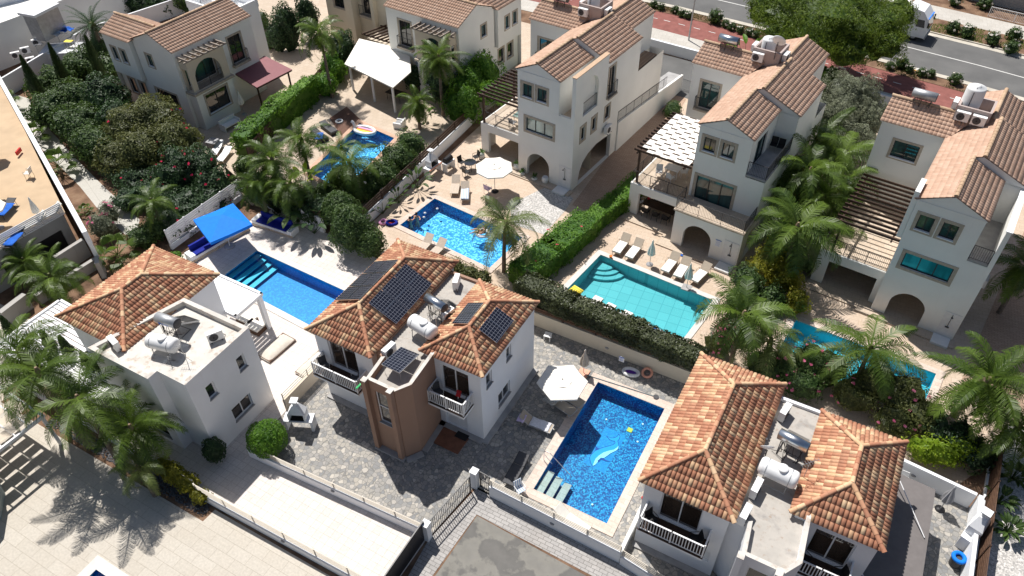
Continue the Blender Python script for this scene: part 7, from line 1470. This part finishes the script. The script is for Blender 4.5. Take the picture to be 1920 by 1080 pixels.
def hedge(label, line, wd, h, mat, dens=110, ls=.09, z0=.0, fl=None, nfl=0, jag=.10, extra=None, tint=0):
    L = [Vector(p) for p in line]; c = sum(L, Vector((0, 0)))/len(L); e = empty('hedge', (c.x, c.y, 0), 0, label, 'hedge'); m = MB(); core = []
    for a, b, wd, h, z0 in [(a, b, wd, h, z0) for a, b in zip(L, L[1:])]+[(Vector(q[0]), Vector(q[1]), *q[2:]) for q in (extra or [])]:
        d = (b-a); ln = d.length; d.normalize(); n = Vector((-d.y, d.x)); ext = wd*.25
        def put(s, t, z, nr):
            p = a+d*s+n*t-c; q = Vector((p.x, p.y, z)); k = noise.noise(Vector((p.x+c.x, p.y+c.y, z))*1.1)*2*jag+noise.noise(Vector((p.x+c.x, p.y+c.y, z))*3.5)*jag; q += nr*k-nr*rnd.random()**2*.18
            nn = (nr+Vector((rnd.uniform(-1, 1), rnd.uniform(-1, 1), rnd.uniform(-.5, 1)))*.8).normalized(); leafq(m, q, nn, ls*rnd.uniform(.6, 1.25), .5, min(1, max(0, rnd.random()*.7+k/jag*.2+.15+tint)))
        N = Vector((n.x, n.y, 0)); D = Vector((d.x, d.y, 0))
        for i in range(int(ln*wd*dens)): put(rnd.uniform(-ext, ln+ext), rnd.uniform(-.5, .5)*wd, h, Vector((0, 0, 1)))
        for s_ in (-1, 1):
            for i in range(int(ln*h*dens*.8)): put(rnd.uniform(-ext, ln+ext), s_*wd/2, rnd.uniform(z0, h), N*s_)
        for s_ in (0, 1):
            for i in range(int(wd*h*dens*.8)): put(-ext if s_ == 0 else ln+ext, rnd.uniform(-.5, .5)*wd, rnd.uniform(z0, h), D*(1 if s_ else -1))
        mid = (a+b)/2-c; m.box((mid.x, mid.y, (z0+h-.16)/2), (ln+ext*1.4, wd-.32, h-.16-z0), math.atan2(d.y, d.x))
    bld(m, 'foliage', mat, e)
    if fl:
        m = MB()
        for i in range(nfl):
            k = rnd.randrange(len(L)-1); a, b = L[k], L[k+1]; p = a.lerp(b, rnd.random())-c; q = Vector((p.x+rnd.uniform(-.5, .5)*wd, p.y+rnd.uniform(-.4, .4)*wd, h+.06))
            for j in range(4): leafq(m, q+Vector((rnd.uniform(-.07, .07), rnd.uniform(-.07, .07), 0)), Vector((0, 0, 1)), .06, .8)
        bld(m, 'flowers', fl, e)
    return e
def cypress(label, px, h, r, grp='slim cypress trees', z=None, mat='lf_cyp'):
    p = G(*px, h); e = empty('cypress_tree', (p.x, p.y, 0), 0, label, 'cypress', grp); m = MB(); off = Vector((rnd.random()*9,)*3)
    for i in range(int(h*r*900)):
        t = rnd.random()**.9; z_ = .2+(h-.2)*t; rr = r*(math.sin(math.pi*min(1, (1-t)*.62+.02)))*(1+.25*noise.noise(Vector((math.cos(i*2.4), math.sin(i*2.4), z_*2))+off)); a = i*2.399; q = Vector((rr*math.cos(a), rr*math.sin(a), z_))*1; s_ = .10; d = Vector((math.cos(a)*.35, math.sin(a)*.35, 1)).normalized(); w_ = Vector((-math.sin(a), math.cos(a), 0))*s_*.35
        m.add([q-w_, q+w_, q+d*s_*1.6+w_*.3, q+d*s_*1.6-w_*.3], [(0, 1, 2, 3)], 0, rnd.random())
    m.lathe([(r*.5, .2), (r*.78, h*.3), (r*.5, h*.65), (.02, h*.96)], n=8); bld(m, 'foliage', mat, e); m = MB(); m.tube((0, 0, 0), (0, 0, .5), .08, 6); bld(m, 'trunk', 'bark', e)
# ---- hedges
hedge('long dark clipped hedge behind the cream wall above the dolphin pool', [(-16.6, 31.5), (-13.4, 31.1), (-9, 30.9), (-4.9, 30.75)], 1.0, 2.0, 'lf_bronze', 190, .09, extra=[((-16.6, 31.1), (-13.4, 30.75), 1.5, 2.95, 1.75), ((-13.4, 30.75), (-9, 30.55), 1.45, 2.9, 1.75), ((-9, 30.55), (-4.9, 30.3), 1.35, 2.85, 1.75)])
hedge('bright green hedge between the swimmers\' pool and the turquoise pool', [(-18.0, 33.3), (-17.3, 36.5), (-16.6, 40.2)], 2.1, 1.7, 'lf_bright', 160, .09, jag=.16, fl='fl_red', nfl=4)
hedge('bright green hedge continuing along the villa driveway', [(-16.5, 40.6), (-15.6, 44.0), (-15.2, 47.0)], 1.5, 1.45, 'lf_bright', 130, .09)
hedge('lime green clipped hedge at the parking behind the white villa', [tuple(G(1212, 120, 1)[:2]), tuple(G(1210, 155, 1)[:2])], 1.3, 1.8, 'lf_lime', 110, .09)
hedge('tall bright hedge between the top left villa and the unicorn pool', [(-45.9, 36.2), (-46.7, 41.0), (-47.3, 46.3)], 1.5, 2.3, 'lf_bright', 110, .11, jag=.25)
hedge('green hedge at the foot of the top centre villa', [(-31.3, 58), (-31.0, 63.5)], 1.2, 1.3, 'lf_bright', 80, .10)
# ---- bushes and trees left to right
S = shrub
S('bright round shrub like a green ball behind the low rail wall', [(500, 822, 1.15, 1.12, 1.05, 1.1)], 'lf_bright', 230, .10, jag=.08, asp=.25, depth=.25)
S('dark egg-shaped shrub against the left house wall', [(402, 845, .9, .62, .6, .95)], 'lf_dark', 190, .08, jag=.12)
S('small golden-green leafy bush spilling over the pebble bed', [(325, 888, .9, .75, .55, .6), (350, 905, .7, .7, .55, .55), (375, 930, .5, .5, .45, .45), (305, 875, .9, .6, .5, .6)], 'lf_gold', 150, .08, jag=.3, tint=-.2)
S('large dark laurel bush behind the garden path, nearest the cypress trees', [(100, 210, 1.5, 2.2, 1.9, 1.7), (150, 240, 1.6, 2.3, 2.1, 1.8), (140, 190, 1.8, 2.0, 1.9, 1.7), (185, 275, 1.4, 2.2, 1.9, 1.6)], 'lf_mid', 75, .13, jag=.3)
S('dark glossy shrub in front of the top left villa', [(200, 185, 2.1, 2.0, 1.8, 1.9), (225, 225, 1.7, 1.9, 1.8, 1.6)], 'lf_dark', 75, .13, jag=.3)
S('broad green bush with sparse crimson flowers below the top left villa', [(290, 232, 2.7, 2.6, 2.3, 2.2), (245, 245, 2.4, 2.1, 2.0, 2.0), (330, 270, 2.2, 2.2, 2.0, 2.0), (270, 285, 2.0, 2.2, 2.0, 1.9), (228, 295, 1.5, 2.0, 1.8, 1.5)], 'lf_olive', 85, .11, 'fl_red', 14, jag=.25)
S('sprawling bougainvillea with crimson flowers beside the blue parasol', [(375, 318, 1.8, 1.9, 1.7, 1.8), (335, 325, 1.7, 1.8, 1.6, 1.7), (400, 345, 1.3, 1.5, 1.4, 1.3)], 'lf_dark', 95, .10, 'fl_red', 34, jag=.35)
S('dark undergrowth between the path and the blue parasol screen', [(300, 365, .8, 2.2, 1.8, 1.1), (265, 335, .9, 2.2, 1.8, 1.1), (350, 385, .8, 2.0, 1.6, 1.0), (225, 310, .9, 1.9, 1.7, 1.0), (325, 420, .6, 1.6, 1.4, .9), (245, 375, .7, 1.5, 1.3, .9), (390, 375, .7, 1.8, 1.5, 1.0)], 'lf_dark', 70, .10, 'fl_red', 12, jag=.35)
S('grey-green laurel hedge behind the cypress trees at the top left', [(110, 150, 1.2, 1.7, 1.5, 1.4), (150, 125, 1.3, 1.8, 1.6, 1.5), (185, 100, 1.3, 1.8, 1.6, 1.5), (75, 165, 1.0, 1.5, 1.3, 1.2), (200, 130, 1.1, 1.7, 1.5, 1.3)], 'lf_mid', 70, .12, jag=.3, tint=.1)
for px, h, lb in (((20, 105+0), 0, ''),): pass
cypress('slim cypress tree nearest the garden path start', (38, 105), 5.2, .55); cypress('slim cypress tree in the middle of the three', (91, 82), 5.2, .5); cypress('slim cypress tree nearest the top left villa', (160, 68), 5.4, .55)
cypress('dark narrow cypress left of the left house roof', (2, 595), 3.6, .45, 'narrow cypresses round the left house'); cypress('narrow cypress at the louvred terrace, left one', (78, 622), 4.3, .5, 'narrow cypresses round the left house'); cypress('narrow cypress at the louvred terrace, second from left', (112, 632), 4.3, .52, 'narrow cypresses round the left house'); cypress('narrow cypress at the left house wall, third from left', (152, 662), 3.8, .5, 'narrow cypresses round the left house'); cypress('narrow cypress closest to the left house wall', (176, 678), 3.4, .48, 'narrow cypresses round the left house')
S('oleander with pink flowers beside the hotel parapet', [(190, 425, 1.0, 1.0, .9, 1.0), (205, 400, 1.1, .8, .7, .9)], 'lf_grey', 110, .10, 'fl_pink', 26, jag=.3, asp=.25)
S('shaded green shrub at the end of the garden path', [(265, 445, .8, 1.1, 1.0, .9), (290, 430, .9, .9, .8, .9)], 'lf_mid', 90, .10, jag=.3); S('small green plant beside the bench end under the slatted screen', [(330, 482, .4, .45, .4, .45)], 'lf_bright', 150, .08)
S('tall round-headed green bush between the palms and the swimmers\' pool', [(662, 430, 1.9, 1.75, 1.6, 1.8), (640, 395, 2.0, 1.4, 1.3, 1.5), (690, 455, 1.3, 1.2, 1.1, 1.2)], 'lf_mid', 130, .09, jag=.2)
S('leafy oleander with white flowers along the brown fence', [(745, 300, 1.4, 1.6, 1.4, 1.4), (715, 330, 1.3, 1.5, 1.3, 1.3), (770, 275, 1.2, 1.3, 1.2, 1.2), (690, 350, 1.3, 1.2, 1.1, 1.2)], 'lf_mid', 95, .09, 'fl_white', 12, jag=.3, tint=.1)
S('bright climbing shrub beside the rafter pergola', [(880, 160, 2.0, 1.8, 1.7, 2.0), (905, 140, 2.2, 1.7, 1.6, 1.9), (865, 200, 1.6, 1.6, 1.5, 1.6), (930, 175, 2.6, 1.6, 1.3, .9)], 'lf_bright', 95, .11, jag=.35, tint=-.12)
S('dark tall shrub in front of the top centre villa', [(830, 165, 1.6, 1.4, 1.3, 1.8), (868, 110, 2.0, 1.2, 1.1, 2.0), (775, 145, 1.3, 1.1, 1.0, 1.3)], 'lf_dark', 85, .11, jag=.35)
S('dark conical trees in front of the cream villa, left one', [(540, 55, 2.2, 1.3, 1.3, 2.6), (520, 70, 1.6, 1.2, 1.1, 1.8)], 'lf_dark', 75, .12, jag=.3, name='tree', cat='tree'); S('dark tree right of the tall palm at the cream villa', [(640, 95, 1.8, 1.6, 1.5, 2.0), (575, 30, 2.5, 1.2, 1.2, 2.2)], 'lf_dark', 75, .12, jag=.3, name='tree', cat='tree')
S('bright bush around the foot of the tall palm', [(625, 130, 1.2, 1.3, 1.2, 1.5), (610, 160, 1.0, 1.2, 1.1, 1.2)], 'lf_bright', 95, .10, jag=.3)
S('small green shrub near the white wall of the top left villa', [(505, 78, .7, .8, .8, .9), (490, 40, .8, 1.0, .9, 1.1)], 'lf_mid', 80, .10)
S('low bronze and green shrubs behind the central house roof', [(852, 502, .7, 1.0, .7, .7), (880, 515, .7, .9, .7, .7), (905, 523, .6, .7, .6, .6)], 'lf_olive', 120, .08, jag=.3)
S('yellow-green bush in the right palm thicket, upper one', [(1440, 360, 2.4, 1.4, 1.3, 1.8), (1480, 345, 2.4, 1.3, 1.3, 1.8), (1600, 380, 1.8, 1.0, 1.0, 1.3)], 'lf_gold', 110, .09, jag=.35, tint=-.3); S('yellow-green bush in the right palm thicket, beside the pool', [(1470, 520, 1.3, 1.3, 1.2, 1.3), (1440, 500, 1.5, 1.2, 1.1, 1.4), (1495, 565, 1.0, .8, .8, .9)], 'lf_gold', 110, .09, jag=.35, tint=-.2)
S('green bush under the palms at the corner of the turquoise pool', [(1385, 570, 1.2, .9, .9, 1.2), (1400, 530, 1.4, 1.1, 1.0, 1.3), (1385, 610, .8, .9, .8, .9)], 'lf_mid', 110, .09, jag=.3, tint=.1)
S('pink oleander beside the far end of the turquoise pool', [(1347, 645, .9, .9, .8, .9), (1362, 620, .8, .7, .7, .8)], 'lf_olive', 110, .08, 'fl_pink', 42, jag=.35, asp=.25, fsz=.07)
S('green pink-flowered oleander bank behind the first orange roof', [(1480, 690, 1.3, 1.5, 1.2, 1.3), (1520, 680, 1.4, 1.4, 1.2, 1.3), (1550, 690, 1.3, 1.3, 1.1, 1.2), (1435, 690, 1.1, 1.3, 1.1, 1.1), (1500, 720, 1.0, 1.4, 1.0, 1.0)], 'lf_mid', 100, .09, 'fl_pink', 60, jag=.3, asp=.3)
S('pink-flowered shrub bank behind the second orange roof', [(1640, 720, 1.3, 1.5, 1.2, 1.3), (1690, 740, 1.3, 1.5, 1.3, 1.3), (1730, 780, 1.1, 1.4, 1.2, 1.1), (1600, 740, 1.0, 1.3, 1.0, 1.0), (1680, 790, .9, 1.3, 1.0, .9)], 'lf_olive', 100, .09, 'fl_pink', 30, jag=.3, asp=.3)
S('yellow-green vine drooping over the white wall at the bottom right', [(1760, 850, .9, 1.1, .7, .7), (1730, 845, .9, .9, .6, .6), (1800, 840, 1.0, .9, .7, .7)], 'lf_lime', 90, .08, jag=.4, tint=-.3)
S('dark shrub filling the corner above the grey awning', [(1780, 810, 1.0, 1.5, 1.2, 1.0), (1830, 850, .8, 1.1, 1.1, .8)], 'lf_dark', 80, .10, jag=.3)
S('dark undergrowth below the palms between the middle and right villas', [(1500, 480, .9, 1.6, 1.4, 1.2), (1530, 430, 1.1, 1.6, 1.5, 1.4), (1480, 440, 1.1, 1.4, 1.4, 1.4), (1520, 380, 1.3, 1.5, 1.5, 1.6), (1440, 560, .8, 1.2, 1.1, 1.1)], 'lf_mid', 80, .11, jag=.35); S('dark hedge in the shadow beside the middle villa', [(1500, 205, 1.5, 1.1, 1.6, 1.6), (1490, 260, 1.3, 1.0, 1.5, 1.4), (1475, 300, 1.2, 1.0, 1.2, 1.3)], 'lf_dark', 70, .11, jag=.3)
S('prickly pear and broad-leaved plants beside the cycle path wall', [(1550, 150, 1.2, 1.1, 1.0, 1.2), (1545, 175, 1.0, 1.2, 1.0, 1.0)], 'lf_bright', 22, .32, jag=.25, tint=-.1, asp=.7)
S('small round shrub in the shade of the villa driveway', [(1262, 205, .5, .8, 1.1, .7)], 'lf_mid', 90, .08)
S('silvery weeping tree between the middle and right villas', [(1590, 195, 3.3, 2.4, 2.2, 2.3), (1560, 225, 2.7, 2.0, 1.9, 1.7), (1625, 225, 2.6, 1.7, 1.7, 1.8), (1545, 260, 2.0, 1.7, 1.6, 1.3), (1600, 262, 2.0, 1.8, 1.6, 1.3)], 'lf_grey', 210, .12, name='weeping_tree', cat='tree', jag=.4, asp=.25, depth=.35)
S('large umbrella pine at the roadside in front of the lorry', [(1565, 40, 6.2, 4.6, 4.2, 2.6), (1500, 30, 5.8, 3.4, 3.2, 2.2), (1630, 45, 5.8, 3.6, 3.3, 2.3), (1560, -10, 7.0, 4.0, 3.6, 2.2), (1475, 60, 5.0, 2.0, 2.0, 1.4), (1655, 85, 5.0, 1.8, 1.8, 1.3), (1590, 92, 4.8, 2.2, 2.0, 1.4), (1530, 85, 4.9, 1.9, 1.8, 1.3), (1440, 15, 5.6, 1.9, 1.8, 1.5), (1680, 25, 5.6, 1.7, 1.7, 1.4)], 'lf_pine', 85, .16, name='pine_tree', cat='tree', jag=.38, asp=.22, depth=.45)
S('dark shrubs behind the top left villa roof', [(262, 8, 1.2, 1.6, 1.4, 1.5), (300, 12, 1.0, 1.3, 1.2, 1.3)], 'lf_dark', 60, .12, jag=.35); S('green tree behind the ridge of the top left villa', [(350, 2, 1.6, 1.6, 1.5, 1.7)], 'lf_mid', 60, .12, jag=.35, name='tree', cat='tree')
# shrubs of the road verge: one kind copied
vp = shrub('x', [(1300, 40, .45, .5, .5, .5)], 'lf_mid', 110, .09, 'fl_white', 8, grp='rounded shrubs along the near verge of the road', jag=.3); vp.location = (0, 0, 0)
spots = [(1266, 20), (1278, 26), (1290, 30), (1341, 38), (1360, 46), (1372, 52), (1388, 57), (1405, 62), (1418, 66), (1668, 125), (1690, 123), (1705, 130), (1728, 138), (1745, 140), (1790, 153), (1226, 10), (1240, 14)]
where = ['beside the lamp', 'second from the street lamp', 'third from the street lamp', 'tallest one left of the pine', 'just right of the tallest one', 'third left of the pine', 'behind the middle villa heater', 'fourth left of the pine', 'nearest the pine on its left', 'first right of the pine', 'dark one second right of the pine', 'pale flowered one third right of the pine', 'fourth right of the pine', 'pale one fifth right of the pine', 'single one nearest the right villa heater', 'far left one behind the white villa', 'second from the left behind the white villa']
for i, (s_, w_) in enumerate(zip(spots, where)):
    p = G(*s_, .3); sc_ = 1.55 if i == 3 else (1.2 if i in (10, 14) else .9); lb = 'roadside shrub '+w_
    if i == 0: vp.location = (p.x, p.y, 0); vp['label'] = lb; vp.scale = (sc_,)*3
    else: copy_tree(vp, None, (p.x, p.y, 0), i*1.3, lb, sc_)
for i, (s_, lb) in enumerate((((1785, 57), 'white-flowered oleander on the far verge, nearest the lorry'), ((1812, 65), 'white-flowered oleander on the far verge, second from the lorry'), ((1860, 78), 'white-flowered oleander on the far verge, right of the grass'), ((1900, 70), 'green shrub on the far verge by the guard rail'), ((1895, 95), 'green shrub on the far verge at the right edge'), ((1790, 5), 'dark shrub beyond the far pavement, left one'), ((1845, 12), 'dark shrub beyond the far pavement, right one'))):
    p = G(*s_, .3); copy_tree(vp, None, (p.x, p.y, 0), i, lb, 1.4)
gm = MB()
def grass(name, spots_, n, h, mat, label, spread=1.0):
    m = MB()
    for i in range(n):
        t = rnd.random(); line, o0, o1, t0, t1 = spots_; p, d = along(line, t0+(t1-t0)*t); nn = Vector((-d.y, d.x)); q = p+nn*rnd.uniform(o0, o1)
        if noise.noise(Vector((q.x*.5, q.y*.5, 3))) < -.15: continue
        a = rnd.random()*6.28; w_ = Vector((math.cos(a), math.sin(a), 0))*.03; u = Vector((rnd.uniform(-.5, .5), rnd.uniform(-.5, .5), 1))*h*rnd.uniform(.5, 1.3); b = Vector((q.x, q.y, .06)); m.add([b-w_, b+w_, b+u], [(0, 1, 2)], 0, rnd.random())
    o = m.build(name, mat); tag(o, None, None, None, 'stuff'); return o
grass('verge_grass', (NK, -1.65, -.2, 60, 120), 9000, .16, 'lf_olive', ''); grass('far_verge_grass', (NK, 9.9, 13.5, 88, 120), 9000, .16, 'lf_bright', '')
# pebbles of the dark stone bed
m = MB()
for i in range(1500):
    x = rnd.uniform(-36.5, -24.15); y = rnd.uniform(9.95, 10.6); r_ = rnd.uniform(.04, .085); a = rnd.random()*6; q = []
    vs = [(x+r_*math.cos(a+k*1.05)*rnd.uniform(.8, 1.1), y+r_*math.sin(a+k*1.05)*rnd.uniform(.6, .9), .02) for k in range(6)]; top = [(x+(v[0]-x)*.6, y+(v[1]-y)*.6, .02+r_*.8) for v in vs]; m.add(vs+top, [tuple(range(6, 12))]+[(k, (k+1) % 6, (k+1) % 6+6, k+6) for k in range(6)], 0, None, True)
tag(m.build('pebbles', cm('dark_pebbles', (.09, .09, .095), .6, var=.5, scale=9)), None, None, None, 'stuff')
# ---- palms
P = palm
P('tall palm beside the tall bright hedge, top centre left', (600, 62), 6.3, 1.0, 'a', dry=4); P('palm with a skirt of dry fronds in front of the top centre villa', (822, 108), 5.6, .95, 'b', dry=7); P('short palm by the white woven armchair', (782, 192), 2.6, .75, 'b')
P('palm with upright fronds beside the unicorn pool, right of the bright hedge', (565, 262), 3.6, .85, 'a'); P('palm left of the unicorn pool above the corner bench', (510, 300), 4.2, 1.0, 'b', dry=3); P('palm arching over the near end of the unicorn pool', (655, 305), 3.4, 1.05, 'a', dry=4); P('small palm beside the unicorn pool edge', (640, 278), 2.2, .6, 'a'); P('palm between the corner bench and the unicorn pool', (545, 345), 3.4, .85, 'b', dry=3); P('dark palm behind the corner bench', (485, 345), 3.2, .75, 'a')
S('dark leafy shrubs filling the palm bed above the corner bench', [(520, 370, .9, 1.6, 1.3, 1.1), (480, 350, 1.1, 1.3, 1.1, 1.3), (560, 385, 1.0, 1.5, 1.2, 1.2), (600, 395, 1.1, 1.3, 1.1, 1.3)], 'lf_dark', 100, .11, jag=.35); S('rounded green shrub left of the palm bed below the top left villa', [(458, 318, 1.0, .85, .8, 1.1)], 'lf_mid', 150, .09, jag=.15, tint=.15); S('shrubs around the unicorn pool under the palms', [(640, 335, .8, 1.2, 1.0, 1.0), (665, 355, .9, 1.2, 1.0, 1.1), (610, 365, .8, 1.0, .9, 1.0)], 'lf_mid', 110, .10, jag=.35)
P('single slim palm growing in front of the bright hedge at the centre', (948, 418), 4.3, 1.15, 'c', (.15, .1), dry=4)
P('palm at the top of the right thicket, beside the weeping tree', (1530, 262), 4.2, 1.15, 'b'); P('palm over the rafter pergola of the right villa', (1580, 290), 4.6, 1.1, 'a'); P('pale palm in the middle of the right thicket', (1480, 305), 3.8, .9, 'c'); P('large palm in the middle of the right thicket', (1495, 425), 4.8, 1.25, 'a', dry=3); P('palm with long fronds left of the right villa terrace', (1590, 335), 4.4, .95, 'b'); P('palm above the corner of the middle villa arch', (1455, 330), 4.0, .85, 'a'); P('tall palm rising above the others beside the middle villa', (1520, 320), 5.6, 1.05, 'a', dry=3); P('low palm at the foot of the right villa terrace', (1560, 440), 2.8, .8, 'b'); P('palm hanging in front of the terrace rail of the right villa', (1545, 370), 4.2, 1.0, 'b')
P('palm beside the corner of the turquoise pool', (1395, 590), 4.4, 1.15, 'b', dry=2); P('palm at the middle of the right pool', (1632, 655), 3.6, 1.05, 'a'); P('large leaning palm at the right edge of the picture', (1850, 715), 4.6, 1.35, 'a', (.8, 1.0), .2, dry=5); P('shorter palm beneath the large one at the right edge', (1910, 800), 3.0, .9, 'b'); P('palm half outside the right edge beside the driveway', (1925, 500), 4.0, 1.1, 'a'); P('palm behind the first orange roof with drooping fronds', (1445, 640), 2.9, .85, 'c')
P('palm crowding the left edge above the woven pergola, left one', (38, 664), 6.0, 1.0, 'a', dry=3); P('palm at the left edge over the low rail wall, right one', (72, 697), 6.4, 1.0, 'b', dry=4); P('palm in front of the dark cypresses of the left house', (148, 748), 5.8, .88, 'a', dry=3); P('palm beside the left house wall over the pebble bed', (247, 803), 3.6, .95, 'b', dry=2); P('short palm in the pebble bed with fronds over the plaza', (262, 880), 2.4, .62, 'c'); P('feather palm below the garage opening of the hotel', (95, 520), 2.6, .85, 'a'); P('feather palm left of the garage opening of the hotel', (45, 490), 2.2, .65, 'b'); P('feather palm at the end of the garden path', (285, 378), 3.0, .7, 'b')
P('date palm with stiff dark fronds at the top left', (172, 48), 4.0, 1.05, 'd', (0, 0), .35, grp='date palms')
fanpalm('fan palm by the hotel parapet, nearest the top left', (12, 195)); fanpalm('fan palm second along the garden path', (62, 258), .8, 1.0); fanpalm('large fan palm overhanging the garden path', (108, 312), .9, 1.15); fanpalm('tiny fan palm beside the oleander', (160, 396), .3, .45); fanpalm('fan palm at the lower end of the hotel parapet', (220, 478), .7, 1.1)
# broad-leaved banana-like plants
def banana(label, px, h, n, L, mat='lf_bright'):
    p = G(*px); e = empty('broad_leaf_plant', (p.x, p.y, 0), 0, label, 'plant', 'strelitzia and banana plants'); m = MB()
    for i in range(n):
        az = i*2.4+.3; el = rnd.uniform(.6, 1.35); b = Vector((.1*math.cos(az), .1*math.sin(az), h*.3)); d = Vector((math.cos(az)*math.cos(el), math.sin(az)*math.cos(el), math.sin(el))); side = Vector((-math.sin(az), math.cos(az), 0)); q = b+d*h*.6; m.tube(b*.2, q, .02, 4, cap=False); pv = [q]; c = rnd.random()
        for k in range(5): el -= .22; d = Vector((math.cos(az)*math.cos(el), math.sin(az)*math.cos(el), math.sin(el))); pv.append(pv[-1]+d*L/5)
        wd = [.05, .8, 1, .95, .65, .05]
        for k in range(5): u = Vector((0, 0, .05)); a_, b_ = pv[k], pv[k+1]; w0, w1 = side*wd[k]*L*.17, side*wd[k+1]*L*.17; m.add([a_, b_, b_+w1+u, a_+w0+u], [(0, 1, 2, 3)], 0, c); m.add([a_, b_, b_-w1+u, a_-w0+u], [(0, 1, 2, 3)], 0, c*.8)
    bld(m, 'leaves', mat, e)
banana('bright banana plant between the palms and the corner bench', (578, 372), 2.2, 9, 1.1, 'lf_lime'); banana('dark banana clump above the corner bench', (560, 420), 2.4, 14, 1.3, 'lf_mid'); banana('dark banana clump left of the round-headed bush', (590, 440), 1.8, 12, 1.2, 'lf_dark'); banana('strelitzia against the white wall, nearest the tall barbecue', (783, 355), 1.3, 12, .8, 'lf_mid'); banana('strelitzia against the white wall, middle one', (748, 382), 1.0, 8, .6, 'lf_mid'); banana('strelitzia against the white wall, nearest the swim ring', (718, 402), 1.1, 9, .7, 'lf_mid'); banana('bright banana leaves behind the ridge heater of the middle villa', (1395, 130), 2.6, 7, 1.4, 'lf_bright'); banana('banana plant by the white armchair', (795, 235), 1.3, 9, .9, 'lf_bright')
for i, (px, lb) in enumerate((((1885, 1000), 'spiky agave beside the brown fence, nearest the green mat'), ((1895, 900), 'spiky agave beside the brown fence, upper one'), ((1870, 945), 'spiky agave beside the brown fence, middle one'))): banana(lb, px, .6, 26, .6, 'lf_mid')
struct_ = sheet('white_gravel_bed', [(11.2, 20), (12.6, 20), (13.3, 36), (11.6, 36)], .02, 'pv_gravel'); gmx = MB(); gmx.box((12.3, 22.6, .06), (2.4, 2.4, .06)); tag(gmx.build('green_mat', 'green'), 'bright green mat at the bottom right corner beyond the fence', 'mat')
